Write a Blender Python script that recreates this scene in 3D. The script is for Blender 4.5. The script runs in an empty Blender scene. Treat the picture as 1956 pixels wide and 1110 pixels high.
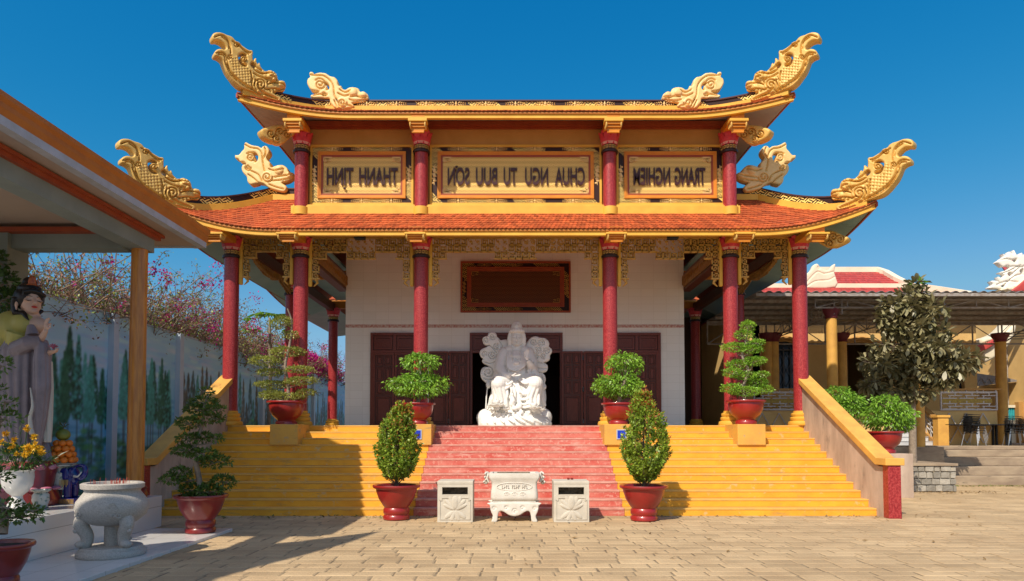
import bpy, math, random
import numpy as np
from mathutils import Vector, Matrix
random.seed(7)
rng = np.random.default_rng(7)
scene = bpy.context.scene
R = math.radians
# ------------------------------------------------------------------ camera
FPX, CXP, PITCH, HOR = 1304.0, 978.0, R(2.2), 828.0      # focal length in photo pixels, centre, tilt, eye line
EYE = 1.65
SH = HOR - 555 - FPX * math.tan(PITCH)
cam = bpy.data.cameras.new('camera')
cam.sensor_width = 36; cam.lens = 36 * FPX / 1956; cam.shift_y = SH / 1956
cam.clip_end = 3000; cam.clip_start = 0.1
camo = bpy.data.objects.new('camera', cam)
scene.collection.objects.link(camo)
camo.location = (0, 0, EYE); camo.rotation_euler = (R(90) + PITCH, 0, 0)
scene.camera = camo
# ------------------------------------------------------------------ light
SUN = Vector((0.50, 0.86, -1.0)).normalized()
world = bpy.data.worlds.new('World'); scene.world = world; world.use_nodes = True
wn = world.node_tree.nodes; wl = world.node_tree.links
bg = wn['Background']
sky = wn.new('ShaderNodeTexSky'); sky.sky_type = 'NISHITA'; sky.sun_disc = False
sky.sun_elevation = math.asin(-SUN.z)
sky.sun_rotation = math.atan2(-SUN.x, -SUN.y)
sky.air_density = 1.15; sky.dust_density = 0.6; sky.ozone_density = 3.5; sky.altitude = 10
sep = wn.new('ShaderNodeSeparateColor'); cmb = wn.new('ShaderNodeCombineColor'); wl.new(sky.outputs[0], sep.inputs[0])
K = 0.08                                                  # sky grade: the photograph's deep polarised blue
for i, (ex, k) in enumerate(((4.2, 190.0), (0.95, 1.15), (0.60, 1.05))):
    a1 = wn.new('ShaderNodeMath'); a1.operation = 'MULTIPLY'; a1.inputs[1].default_value = K; wl.new(sep.outputs[i], a1.inputs[0])
    a2 = wn.new('ShaderNodeMath'); a2.operation = 'POWER'; a2.inputs[1].default_value = ex; wl.new(a1.outputs[0], a2.inputs[0])
    a3 = wn.new('ShaderNodeMath'); a3.operation = 'MULTIPLY'; a3.inputs[1].default_value = k / 0.1; wl.new(a2.outputs[0], a3.inputs[0])
    if i == 0:                                            # soft shoulder for red: x / (1 + x / 3.2)
        a5 = wn.new('ShaderNodeMath'); a5.operation = 'MULTIPLY_ADD'; a5.inputs[1].default_value = 1 / 3.2; a5.inputs[2].default_value = 1.0; wl.new(a3.outputs[0], a5.inputs[0])
        a4 = wn.new('ShaderNodeMath'); a4.operation = 'DIVIDE'; wl.new(a3.outputs[0], a4.inputs[0]); wl.new(a5.outputs[0], a4.inputs[1])
    else: a4 = wn.new('ShaderNodeMath'); a4.operation = 'MINIMUM'; a4.inputs[1].default_value = (0, 0.47, 0.70)[i] / 0.1; wl.new(a3.outputs[0], a4.inputs[0])
    wl.new(a4.outputs[0], cmb.inputs[i])
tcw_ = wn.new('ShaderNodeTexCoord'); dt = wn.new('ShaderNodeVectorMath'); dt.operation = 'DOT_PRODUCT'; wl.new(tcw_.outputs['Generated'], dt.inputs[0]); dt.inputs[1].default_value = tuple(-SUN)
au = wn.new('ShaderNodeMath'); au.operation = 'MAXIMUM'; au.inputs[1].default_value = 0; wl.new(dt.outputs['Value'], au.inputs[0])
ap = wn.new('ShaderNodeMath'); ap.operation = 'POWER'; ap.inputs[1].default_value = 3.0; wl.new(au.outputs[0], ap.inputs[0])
fill_glow = wn.new('ShaderNodeVectorMath'); fill_glow.operation = 'SCALE'; fill_glow.inputs[0].default_value = (7.2, 5.3, 4.0); wl.new(ap.outputs[0], fill_glow.inputs['Scale'])  # warm glow added to the sky around the sun direction, fills the shade
sm = wn.new('ShaderNodeVectorMath'); sm.operation = 'ADD'; wl.new(cmb.outputs[0], sm.inputs[0]); wl.new(fill_glow.outputs[0], sm.inputs[1])
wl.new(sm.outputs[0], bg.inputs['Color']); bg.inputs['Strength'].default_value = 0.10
sl = bpy.data.lights.new('sun', 'SUN'); sl.energy = 4.9; sl.angle = R(0.53); sl.color = (1.0, 0.90, 0.76)
so = bpy.data.objects.new('sun', sl); scene.collection.objects.link(so)
so.rotation_euler = SUN.to_track_quat('-Z', 'Y').to_euler()
scene.view_settings.view_transform = 'Standard'; scene.view_settings.look = 'None'
scene.view_settings.exposure = 0.0; scene.view_settings.gamma = 1.0
scene.cycles.max_bounces = 6; scene.cycles.diffuse_bounces = 4; scene.cycles.transparent_max_bounces = 8
# ------------------------------------------------------------------ measuring helper
cp, sp = math.cos(PITCH), math.sin(PITCH)
def P(px, py, Y):
    """the point of the plane y = Y that the photograph shows at (px, py)"""
    rx = (px - CXP) / FPX; ry = (555 + SH - py) / FPX
    z = Y * (ry * cp + sp) / (cp - ry * sp)
    return Vector((rx * (Y * cp + z * sp), Y, EYE + z))
def PX(px, py, X):
    """the point of the plane x = X at (px, py)"""
    a = P(px, py, 10.0); t = X / a.x
    return Vector((X, 10 * t, EYE + (a.z - EYE) * t))
def PG(px, py, z):
    a = P(px, py, 10.0); t = (z - EYE) / (a.z - EYE)
    return Vector((a.x * t, 10 * t, z))
def PP(px, py, o, n):
    a = P(px, py, 10.0) - Vector((0, 0, EYE)); c = Vector((0, 0, EYE))
    t = (Vector(o) - c).dot(n) / a.dot(n)
    return c + a * t
# ------------------------------------------------------------------ mesh builder
def link(o): scene.collection.objects.link(o); return o
def empty(name, loc=(0, 0, 0), label=None, cat=None, group=None, rz=0):
    o = bpy.data.objects.new(name, None); o.empty_display_size = 0.2
    o.location = loc; o.rotation_euler = (0, 0, rz); link(o)
    return tag(o, label, cat, group)
def tag(o, label=None, cat=None, group=None, kind=None):
    if label: o['label'] = label
    if cat: o['category'] = cat
    if group: o['group'] = group
    if kind: o['kind'] = kind
    return o
def wloc(o):
    l = Vector((0, 0, 0))
    while o is not None: l += Vector(o.location); o = o.parent
    return l
class MB:
    def __init__(s): s.v = []; s.f = []; s.m = []; s.mi = 0
    def add(s, vs, fs, mi=None):
        n = len(s.v); s.v.extend([tuple(p) for p in vs]); s.f.extend([tuple(i + n for i in f) for f in fs])
        s.m.extend([s.mi if mi is None else mi] * len(fs)); return s
    def box(s, x0, x1, y0, y1, z0, z1, mi=None):
        vs = [(x, y, z) for z in (z0, z1) for y in (y0, y1) for x in (x0, x1)]
        return s.add(vs, [(0, 2, 3, 1), (4, 5, 7, 6), (0, 1, 5, 4), (2, 6, 7, 3), (0, 4, 6, 2), (1, 3, 7, 5)], mi)
    def obox(s, c, hx, hy, hz, mi=None):
        """box from centre and three half-axis vectors"""
        c = Vector(c); hx, hy, hz = Vector(hx), Vector(hy), Vector(hz)
        vs = [c + a * hx + b * hy + d * hz for d in (-1, 1) for b in (-1, 1) for a in (-1, 1)]
        return s.add(vs, [(0, 2, 3, 1), (4, 5, 7, 6), (0, 1, 5, 4), (2, 6, 7, 3), (0, 4, 6, 2), (1, 3, 7, 5)], mi)
    def prism(s, pts, off, mi=None):
        """polygon of 3-D points pushed along off"""
        n = len(pts); off = Vector(off)
        vs = [Vector(p) for p in pts] + [Vector(p) + off for p in pts]
        fs = [tuple(range(n - 1, -1, -1)), tuple(range(n, 2 * n))] + [(i, (i + 1) % n, n + (i + 1) % n, n + i) for i in range(n)]
        return s.add(vs, fs, mi)
    def tube(s, pts, rad, n=8, mi=None, cap=True):
        pts = [Vector(p) for p in pts]; k = len(pts)
        if not hasattr(rad, '__len__'): rad = [rad] * k
        vs = []; up = Vector((0.13, 0.31, 0.94)); prev = None
        for i, p in enumerate(pts):
            d = (pts[min(i + 1, k - 1)] - pts[max(i - 1, 0)])
            if d.length < 1e-9: d = Vector((0, 0, 1))
            d.normalize()
            if prev is None:
                a = d.cross(up)
                if a.length < 1e-3: a = d.cross(Vector((1, 0, 0)))
            else: a = prev - d * prev.dot(d)
            if a.length < 1e-6: a = d.orthogonal()
            a.normalize(); prev = a; b = d.cross(a)
            for j in range(n):
                t = 2 * math.pi * j / n; vs.append(p + (a * math.cos(t) + b * math.sin(t)) * rad[i])
        fs = [(i * n + j, i * n + (j + 1) % n, (i + 1) * n + (j + 1) % n, (i + 1) * n + j) for i in range(k - 1) for j in range(n)]
        if cap: fs += [tuple(range(n - 1, -1, -1)), tuple(range((k - 1) * n, k * n))]
        return s.add(vs, fs, mi)
    def lathe(s, prof, c=(0, 0, 0), n=24, mi=None, sx=1, sy=1):
        c = Vector(c); vs = []; k = len(prof)
        for r, z in prof:
            for j in range(n):
                t = 2 * math.pi * j / n; vs.append(c + Vector((sx * r * math.cos(t), sy * r * math.sin(t), z)))
        fs = [(i * n + j, i * n + (j + 1) % n, (i + 1) * n + (j + 1) % n, (i + 1) * n + j) for i in range(k - 1) for j in range(n)]
        fs += [tuple(range(n - 1, -1, -1)), tuple(range((k - 1) * n, k * n))]
        return s.add(vs, fs, mi)
    def ball(s, c, r, nu=12, nv=8, mi=None, rot=None):
        if not hasattr(r, '__len__'): r = (r, r, r)
        c = Vector(c); vs = []
        for i in range(nv + 1):
            ph = math.pi * i / nv
            for j in range(nu):
                t = 2 * math.pi * j / nu
                p = Vector((r[0] * math.sin(ph) * math.cos(t), r[1] * math.sin(ph) * math.sin(t), r[2] * math.cos(ph)))
                if rot: p = rot @ p
                vs.append(c + p)
        fs = [((i + 1) * nu + j, (i + 1) * nu + (j + 1) % nu, i * nu + (j + 1) % nu, i * nu + j) for i in range(nv) for j in range(nu)]
        return s.add(vs, fs, mi)
    def build(s, name, mat, parent=None, smooth=None, bevel=0, local=False):
        me = bpy.data.meshes.new(name)
        v = s.v
        if parent is not None and not local:
            l = wloc(parent); v = [(p[0] - l.x, p[1] - l.y, p[2] - l.z) for p in v]
        me.from_pydata(v, [], s.f)
        mats = mat if isinstance(mat, (list, tuple)) else [mat]
        for m in mats: me.materials.append(m)
        if len(mats) > 1: me.polygons.foreach_set('material_index', s.m)
        if smooth is not None:
            me.polygons.foreach_set('use_smooth', [True] * len(s.f))
            if smooth < 180: me.set_sharp_from_angle(angle=R(smooth))
        me.validate(); me.update()
        o = bpy.data.objects.new(name, me); link(o)
        if parent is not None: o.parent = parent
        if bevel:
            b = o.modifiers.new('bevel', 'BEVEL'); b.width = bevel; b.segments = 2; b.limit_method = 'ANGLE'; b.angle_limit = R(40)
        return o
def quads(name, V, mat, parent=None, mi=None, k=4, smooth=False):
    """numpy fast path: V is (n,k,3); every row one polygon"""
    n = len(V); me = bpy.data.meshes.new(name)
    if parent is not None: V = V - np.array(wloc(parent))
    me.vertices.add(n * k); me.vertices.foreach_set('co', V.reshape(-1).astype(np.float32))
    me.loops.add(n * k); me.loops.foreach_set('vertex_index', np.arange(n * k, dtype=np.int32))
    me.polygons.add(n); me.polygons.foreach_set('loop_start', np.arange(0, n * k, k, dtype=np.int32))
    mats = mat if isinstance(mat, (list, tuple)) else [mat]
    for m in mats: me.materials.append(m)
    if mi is not None: me.polygons.foreach_set('material_index', np.asarray(mi, dtype=np.int32))
    me.update(calc_edges=True)
    o = bpy.data.objects.new(name, me); link(o)
    if parent is not None: o.parent = parent
    return o
def fuse(o, voxel, smooth=4, fac=0.5):
    """join overlapping shapes of one mesh into one continuous skin"""
    r = o.modifiers.new('r', 'REMESH'); r.mode = 'VOXEL'; r.voxel_size = voxel
    if smooth:
        s = o.modifiers.new('s', 'SMOOTH'); s.iterations = smooth; s.factor = fac
    dg = bpy.context.evaluated_depsgraph_get()
    me = bpy.data.meshes.new_from_object(o.evaluated_get(dg)); old = o.data
    o.modifiers.clear(); o.data = me; me.name = old.name
    if not len(me.materials):
        for m in old.materials: me.materials.append(m)
    me.polygons.foreach_set('use_smooth', [True] * len(me.polygons)); me.update()
    return o
def copy_tree(o, parent=None):
    c = o.copy(); scene.collection.objects.link(c)
    if parent is not None: c.parent = parent
    for ch in [x for x in scene.objects if x.parent is o]: copy_tree(ch, c)
    return c
# ------------------------------------------------------------------ materials
def lin(c): return tuple(((x + 0.055) / 1.055) ** 2.4 if x > 0.04045 else x / 12.92 for x in c)
def mat(name, c, c2=None, scale=8, rough=0.6, bump=0, bscale=30, metal=0, spec=0.4, c3=None, s3=40, t3=0.6, island=0, coat=0, ramp=(0.35, 0.65), stretch=None, detail=6, trans=0):
    m = bpy.data.materials.new(name); m.use_nodes = True; nt = m.node_tree; N = nt.nodes; L = nt.links
    b = N['Principled BSDF']; b.inputs['Roughness'].default_value = rough; b.inputs['Metallic'].default_value = metal
    b.inputs['Specular IOR Level'].default_value = spec; b.inputs['Coat Weight'].default_value = coat; b.inputs['Coat Roughness'].default_value = 0.08
    tc = N.new('ShaderNodeTexCoord'); src = tc.outputs['Object']
    if stretch:
        mp = N.new('ShaderNodeMapping'); mp.inputs['Scale'].default_value = stretch; L.new(src, mp.inputs[0]); src = mp.outputs[0]
    b.inputs['Base Color'].default_value = (*c, 1); col = None
    def noise(sc, d=detail):
        n = N.new('ShaderNodeTexNoise'); n.inputs['Scale'].default_value = sc; n.inputs['Detail'].default_value = d; n.inputs['Roughness'].default_value = 0.6
        L.new(src, n.inputs['Vector']); return n.outputs['Fac']
    def rampn(x, a, bb):
        r = N.new('ShaderNodeMapRange'); r.inputs['From Min'].default_value = a; r.inputs['From Max'].default_value = bb; L.new(x, r.inputs['Value']); return r.outputs[0]
    def mix(f, a, bb):
        x = N.new('ShaderNodeMix'); x.data_type = 'RGBA'
        if isinstance(f, float): x.inputs[0].default_value = f
        else: L.new(f, x.inputs[0])
        for i, q in ((6, a), (7, bb)):
            if isinstance(q, tuple): x.inputs[i].default_value = (*q, 1)
            else: L.new(q, x.inputs[i])
        return x.outputs[2]
    if c2: col = mix(rampn(noise(scale), *ramp), c, c2)
    if c3: col = mix(rampn(noise(s3), t3, t3 + 0.08), col if col else c, c3)
    if island:
        g = N.new('ShaderNodeNewGeometry'); h = N.new('ShaderNodeHueSaturation')
        mr = N.new('ShaderNodeMapRange'); mr.inputs['To Min'].default_value = 1 - island; mr.inputs['To Max'].default_value = 1 + island
        L.new(g.outputs['Random Per Island'], mr.inputs[0]); L.new(mr.outputs[0], h.inputs['Value'])
        if col: L.new(col, h.inputs['Color'])
        else: h.inputs['Color'].default_value = (*c, 1)
        col = h.outputs[0]
    if col: L.new(col, b.inputs['Base Color'])
    if bump:
        bp = N.new('ShaderNodeBump'); bp.inputs['Strength'].default_value = 1; bp.inputs['Distance'].default_value = bump
        L.new(noise(bscale), bp.inputs['Height']); L.new(bp.outputs[0], b.inputs['Normal'])
    if trans:
        t = N.new('ShaderNodeBsdfTranslucent'); ms = N.new('ShaderNodeMixShader'); ms.inputs[0].default_value = trans
        if col: L.new(col, t.inputs['Color'])
        else: t.inputs['Color'].default_value = (*c, 1)
        out = N['Material Output']; L.new(b.outputs[0], ms.inputs[1]); L.new(t.outputs[0], ms.inputs[2]); L.new(ms.outputs[0], out.inputs[0])
    return m
def fretmat(name, gold, dark, k=7.0, axes=('X', 'Z'), cart=False, rough=0.45, spec=0.3, gw=0.5):
    """woven key-fret relief of gold on dark; with cart, dark cartouches with gold sprays interrupt it"""
    m = mat(name, gold, rough=rough, spec=spec); nt = m.node_tree; N = nt.nodes; L = nt.links; b = N['Principled BSDF']
    tc = N.new('ShaderNodeTexCoord'); sx = N.new('ShaderNodeSeparateXYZ'); L.new(tc.outputs['Object'], sx.inputs[0])
    def M(op, a, bb=None, c=None):
        n = N.new('ShaderNodeMath'); n.operation = op
        for i, q in enumerate((a, bb, c)):
            if q is None: continue
            if isinstance(q, (int, float)): n.inputs[i].default_value = q
            else: L.new(q, n.inputs[i])
        return n.outputs[0]
    U = sx.outputs[axes[0]]; V = sx.outputs[axes[1]]
    p = M('MULTIPLY', M('ADD', U, V), k); q = M('MULTIPLY', M('SUBTRACT', U, V), k)
    ck = M('MODULO', M('ADD', M('FLOOR', p), M('FLOOR', q)), 2.0)
    ck = M('GREATER_THAN', M('ABSOLUTE', ck), 0.5)
    a = M('FRACT', M('MULTIPLY', p, 2.0)); c = M('FRACT', M('MULTIPLY', q, 2.0))
    sel = M('ADD', M('MULTIPLY', a, ck), M('MULTIPLY', c, M('SUBTRACT', 1.0, ck)))
    fm = M('GREATER_THAN', sel, 1 - gw)
    if cart:
        w = M('FRACT', M('MULTIPLY', M('ADD', U, V), 0.75)); inside = M('LESS_THAN', M('ABSOLUTE', M('SUBTRACT', w, 0.5)), 0.21)
        fm = M('MULTIPLY', fm, M('SUBTRACT', 1.0, inside))
    x = N.new('ShaderNodeMix'); x.data_type = 'RGBA'; L.new(fm, x.inputs[0]); x.inputs[6].default_value = (*dark, 1); x.inputs[7].default_value = (*gold, 1)
    L.new(x.outputs[2], b.inputs['Base Color'])
    bp = N.new('ShaderNodeBump'); bp.inputs['Distance'].default_value = 0.012; L.new(fm, bp.inputs['Height']); L.new(bp.outputs[0], b.inputs['Normal'])
    return m
GOLD = mat('gold_paint', (0.66, 0.39, 0.085), (0.78, 0.50, 0.15), 6, rough=0.45, spec=0.4, metal=0.08, bump=0.003, bscale=60)
CREAMGOLD = mat('pale_gold_paint', (0.88, 0.65, 0.29), (0.82, 0.54, 0.20), 5, rough=0.45, spec=0.4, metal=0.0, bump=0.003, bscale=60)
DKGOLD = mat('aged_gold_carving', (0.42, 0.22, 0.045), (0.26, 0.12, 0.03), 9, rough=0.5, spec=0.4, metal=0.2, bump=0.006, bscale=50)
YELLOW = mat('yellow_wall_paint', (0.78, 0.45, 0.06), (0.70, 0.37, 0.045), 2.5, rough=0.6, bump=0.002)
ORANGE = mat('orange_ochre_paint', (0.58, 0.22, 0.035), (0.50, 0.18, 0.03), 3, rough=0.5)
OCHRE = mat('ochre_frieze_paint', (0.62, 0.32, 0.09), (0.56, 0.28, 0.07), 2, rough=0.7)
REDBROWN = mat('red_brown_trim', (0.36, 0.075, 0.022), (0.3, 0.05, 0.018), 5, rough=0.45)
GRANITE = mat('red_speckled_granite', (0.26, 0.014, 0.018), (0.43, 0.05, 0.048), 34, rough=0.38, c3=(0.62, 0.26, 0.2), s3=75, t3=0.63, spec=0.5, ramp=(0.42, 0.6))
DARKRING = mat('dark_ring_paint', (0.03, 0.014, 0.014), rough=0.4)
PINK = mat('lotus_pink', (0.74, 0.07, 0.09), (0.62, 0.04, 0.06), 9, rough=0.45)
PINKPALE = mat('lotus_cream', (0.85, 0.48, 0.40), (0.78, 0.3, 0.28), 12, rough=0.5)
TILE = mat('terracotta_tile', (0.52, 0.115, 0.03), (0.42, 0.08, 0.022), 4, rough=0.65, island=0.3, bump=0.003, c3=(0.30, 0.07, 0.035), s3=3.5, t3=0.68)
SOFFIT = mat('pale_teal_soffit', (0.30, 0.42, 0.40), (0.24, 0.36, 0.35), 1.2, rough=0.7)
SOFFIT2 = mat('grey_soffit', (0.50, 0.47, 0.46), (0.42, 0.40, 0.41), 1.5, rough=0.7)
DARKWOOD = mat('dark_red_wood', (0.13, 0.026, 0.015), (0.20, 0.05, 0.028), 14, rough=0.32, spec=0.35, stretch=(6, 6, 0.7))
DARKWOOD2 = mat('dark_brown_wood', (0.075, 0.018, 0.010), (0.12, 0.03, 0.016), 14, rough=0.4)
BLACK = mat('black_void', (0.006, 0.005, 0.005), rough=0.9)
FRET = fretmat('woven_gold_fret', (0.98, 0.67, 0.19), (0.22, 0.07, 0.015), 8.0, gw=0.72)
FRETB = fretmat('gold_fret_border', (1.0, 0.73, 0.20), (0.035, 0.012, 0.008), 7.0, cart=True, gw=0.50)
FRETD = fretmat('brown_fret_panel', (0.16, 0.055, 0.015), (0.10, 0.03, 0.01), 7)
# ------------------------------------------------------------------ carved silhouettes
def seg_dist(Pn, poly, closed=True):
    """distance from points (n,2) to polyline, with nearest point"""
    A = np.asarray(poly, float); B = np.roll(A, -1, 0) if closed else A[1:]; A = A if closed else A[:-1]
    best = np.full(len(Pn), 1e18); near = np.zeros_like(Pn)
    for a, b in zip(A, B):
        d = b - a; l = d @ d
        t = np.clip(((Pn - a) @ d) / l, 0, 1) if l > 0 else np.zeros(len(Pn))
        q = a + t[:, None] * d; dd = ((Pn - q) ** 2).sum(1); k = dd < best
        best[k] = dd[k]; near[k] = q[k]
    return np.sqrt(best), near
def inside(Pn, poly):
    A = np.asarray(poly, float); x, y = Pn[:, 0], Pn[:, 1]; c = np.zeros(len(Pn), bool); j = len(A) - 1
    for i in range(len(A)):
        k = (A[i, 1] > y) != (A[j, 1] > y)
        xx = (A[j, 0] - A[i, 0]) * (y - A[i, 1]) / (A[j, 1] - A[i, 1] + 1e-12) + A[i, 0]
        c ^= k & (x < xx); j = i
    return c
def smoothpoly(p, n=3, closed=True):
    """Catmull-Rom through the traced points"""
    p = [np.array(q, float) for q in p]; out = []; k = len(p)
    for i in range(k if closed else k - 1):
        g = (lambda j: p[j % k]) if closed else (lambda j: p[min(max(j, 0), k - 1)])
        a, b, c, d = g(i - 1), g(i), g(i + 1), g(i + 2)
        for t in np.arange(n) / n:
            out.append(0.5 * ((2 * b) + (c - a) * t + (2 * a - 5 * b + 4 * c - d) * t * t + (3 * b - a - 3 * c + d) * t ** 3))
    if not closed: out.append(p[-1])
    return [tuple(q) for q in out]
def spiral(cx, cy, r0, r1, turns, a0=0, n=26, dirn=1):
    return [(cx + (r0 + (r1 - r0) * i / n) * math.cos(a0 + dirn * turns * 2 * math.pi * i / n), cy + (r0 + (r1 - r0) * i / n) * math.sin(a0 + dirn * turns * 2 * math.pi * i / n)) for i in range(n + 1)]
def relief(outline, mapf, T, Rr, step, holes=(), grooves=(), bumps=(), scales=None, base=0.68, back=True, gd=0.3, gw=None, ridges=()):
    """A solid plate with the traced outline, rounded edges, cut grooves and raised bumps.
    mapf(u, v, h) -> world point; T half thickness (metres), Rr rounding distance and step in outline units."""
    outline = smoothpoly(outline); holes = [smoothpoly(h) for h in holes]
    O = np.array(outline); lo = O.min(0) - step; hi = O.max(0) + step
    nx = int((hi[0] - lo[0]) / step) + 2; ny = int((hi[1] - lo[1]) / step) + 2
    gx, gy = np.meshgrid(lo[0] + np.arange(nx) * step, lo[1] + np.arange(ny) * step); Pn = np.stack([gx.ravel(), gy.ravel()], 1)
    ins = inside(Pn, outline); d, near = seg_dist(Pn, outline)
    for h in holes:
        ih = inside(Pn, h); dh, nh = seg_dist(Pn, h); ins &= ~ih; k = dh < d; d[k] = dh[k]; near[k] = nh[k]
    use = ins | (d < step * 0.55); snap = (~ins) & use | (ins & (d < step * 0.3))
    Pn[snap] = near[snap]; dd = np.where(ins & ~snap, d, 0)
    e = np.clip(dd / Rr, 0, 1); h = base + (1 - base) * np.sqrt(1 - (1 - e) ** 2)
    gw = gw or step * 1.1
    for g in grooves:
        g, dep = (g if isinstance(g, tuple) and isinstance(g[1], float) else (g, 1.0))
        q, _ = seg_dist(Pn, smoothpoly(g, 3, False), False); h -= gd * dep * np.exp(-(q / gw) ** 2)
    for g in ridges:
        q, _ = seg_dist(Pn, smoothpoly(g, 3, False), False); h += gd * np.exp(-(q / (gw * 1.5)) ** 2)
    for bx, by, br, ba in bumps: h += ba * np.clip(1 - ((Pn[:, 0] - bx) ** 2 + (Pn[:, 1] - by) ** 2) / br ** 2, 0, 1) ** 0.5
    if scales:
        poly, sw, amp = scales; k = inside(Pn, poly)
        ca, sa = math.cos(.7), math.sin(.7); ra = (Pn[:, 0] * ca + Pn[:, 1] * sa); rb = (-Pn[:, 0] * sa + Pn[:, 1] * ca)
        best = np.full(len(Pn), -9.0)
        for dr in (0, 1, 2):                                # fish scales: overlapping discs row on row
            row = np.floor(ra / (sw * .5)) - dr; fx = (rb / sw + 0.5 * (row % 2)) % 1.0 - .5; fy = ra / (sw * .5) - row
            dd_ = np.hypot(fx * 2, (fy - .3) * .8); best = np.maximum(best, np.where(dd_ < 1, fy * .35 - .55 * dd_ ** 3, -9))
        h = np.where(k, h + amp * np.clip(best, -1, 1), h)
    h = np.maximum(h, 0.12); idx = -np.ones(len(Pn), int); keep = np.where(use)[0]; idx[keep] = np.arange(len(keep))
    F = []; ii = idx.reshape(ny, nx)
    for r in range(ny - 1):
        for c in range(nx - 1):
            q = (ii[r, c], ii[r, c + 1], ii[r + 1, c + 1], ii[r + 1, c])
            if min(q) >= 0: F.append(q)
            elif sum(x >= 0 for x in q) == 3: F.append(tuple(x for x in q if x >= 0))
    # a cell whose four corners were all snapped across a notch or a hole is dropped
    K = Pn[keep]; cen = np.array([K[list(f)].mean(0) for f in F]); ok = inside(cen, outline)
    for hh in holes: ok &= ~inside(cen, hh)
    F = [f for f, o in zip(F, ok) if o]
    n = len(keep); V = [mapf(K[i, 0], K[i, 1], T * h[keep[i]]) for i in range(n)]
    V += [mapf(K[i, 0], K[i, 1], -T * (h[keep[i]] if back else 0.1)) for i in range(n)]
    ed = {}
    for f in F:
        for a, b in zip(f, f[1:] + f[:1]):
            if (b, a) in ed: del ed[(b, a)]
            else: ed[(a, b)] = 1
    FF = list(F) + [tuple(i + n for i in reversed(f)) for f in F] + [(b, a, a + n, b + n) for a, b in ed]
    mb = MB(); mb.add(V, FF); return mb
# ------------------------------------------------------------------ temple
CX0 = 0.09; ZF = 1.85; YC = 17.3; COLX = (-7.25, -5.48, -2.41, 2.41, 5.48, 7.25)
def zy(py, Y): return P(CXP, py, Y).z
def xs(px, Y, py=828): return P(px, py, Y).x
def mirror(V): return [(2 * CX0 - p[0], p[1], p[2]) for p in V]
def mirrored(mb):
    m = MB(); m.v = mirror(mb.v); m.f = [tuple(reversed(f)) for f in mb.f]; m.m = list(mb.m); return m
temple = empty('temple', (CX0, 22, 0), 'two-tiered temple hall with orange tile roofs, golden dragon finials and red columns', 'temple')

def sweep(mb, pts, hw, z0, z1, mi=0, caps=True):
    """rectangular section carried along a line of points, vertical sides"""
    pts = [Vector(p) for p in pts]; vs = []; k = len(pts)
    for i, p in enumerate(pts):
        d = pts[min(i + 1, k - 1)] - pts[max(i - 1, 0)]; d.z = 0
        d.normalize(); n = Vector((d.y, -d.x, 0)) * hw
        vs += [p + n + Vector((0, 0, z0)), p - n + Vector((0, 0, z0)), p - n + Vector((0, 0, z1)), p + n + Vector((0, 0, z1))]
    fs = [(4 * i + j, 4 * i + (j + 1) % 4, 4 * i + 4 + (j + 1) % 4, 4 * i + 4 + j) for i in range(k - 1) for j in range(4)]
    if caps: fs += [(3, 2, 1, 0), (4 * k - 4, 4 * k - 3, 4 * k - 2, 4 * k - 1)]
    mb.add(vs, fs, mi)

class Skirt:
    def __init__(s, ex, ey, ez, rise, s0, flare, ix, iy, iz, by, biy, bend=0.0, dec=2.6, pw=2.2, cp=1.0):
        s.__dict__.update(locals())
    def g(s, a): return max(0.0, (abs(a) - s.s0) / (1 - s.s0)) ** s.pw
    def E(s, a):
        g = s.g(a); return Vector((CX0 + a * (s.ex + s.flare * g), s.ey - s.flare * g, s.ez + s.rise * g))
    def T(s, e, i, t):
        p = e.lerp(i, t); p.z = s.ez + (i.z - s.ez) * (t + s.bend * t * (t - 1)) + (e.z - s.ez) * (1 - t) ** s.cp; return p
    def F(s, a, t): return s.T(s.E(a), Vector((CX0 + a * s.ix, s.iy, s.iz)), t)
    def S(s, sd, q, t):
        y0 = s.ey - s.flare; yy = y0 + q * (s.by - y0); g = max(0.0, 1 - (yy - y0) / s.dec) ** s.pw
        e = Vector((CX0 + sd * (s.ex + s.flare * g), yy, s.ez + s.rise * g))
        return s.T(e, Vector((CX0 + sd * s.ix, s.iy + q * (s.biy - s.iy), s.iz)), t)
def tiles(mb, surf, na, nt, a0, a1, skip=None):
    """overlapping tiles, each with its own tilted plate and drop edge"""
    for r in range(nt):
        t0, t1 = r / nt, min(1.0, (r + 1.25) / nt)
        for c in range(na):
            da = (a1 - a0) / na; off = 0.5 * (r % 2) * da
            A = a0 + c * da + off; B = A + da * 0.97
            B = min(B, a1) if da > 0 else max(B, a1)
            if abs(B - A) < abs(da) * 0.2: continue
            if skip and skip((A + B) / 2, t0): continue
            p0, p1, p2, p3 = surf(A, t0), surf(B, t0), surf(B, t1), surf(A, t1)
            n = (p1 - p0).cross(p3 - p0); n.normalize()
            if n.z < 0: n = -n
            dn = (p0 - p3); dn.normalize(); e = random.uniform(-.004, .004)
            lo = n * (0.034 + e); hi = n * 0.012; m = (p0 + p1) / 2 + dn * 0.025
            q0, q1, q2, q3 = p0 + lo, p1 + lo, p2 + hi, p3 + hi; mm = m + lo
            d = -n * 0.024
            mb.add([q0, mm, q1, q2, q3, q0 + d, mm + d, q1 + d], [(0, 1, 2, 3, 4), (0, 5, 6, 1), (1, 6, 7, 2)])
def grid_surf(mb, fn, nu, nv, mi=0, flip=False):
    vs = [fn(i / nu, j / nv) for j in range(nv + 1) for i in range(nu + 1)]; w = nu + 1
    fs = [(j * w + i, j * w + i + 1, (j + 1) * w + i + 1, (j + 1) * w + i) for j in range(nv) for i in range(nu)]
    if flip: fs = [f[::-1] for f in fs]
    mb.add(vs, fs, mi)
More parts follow.
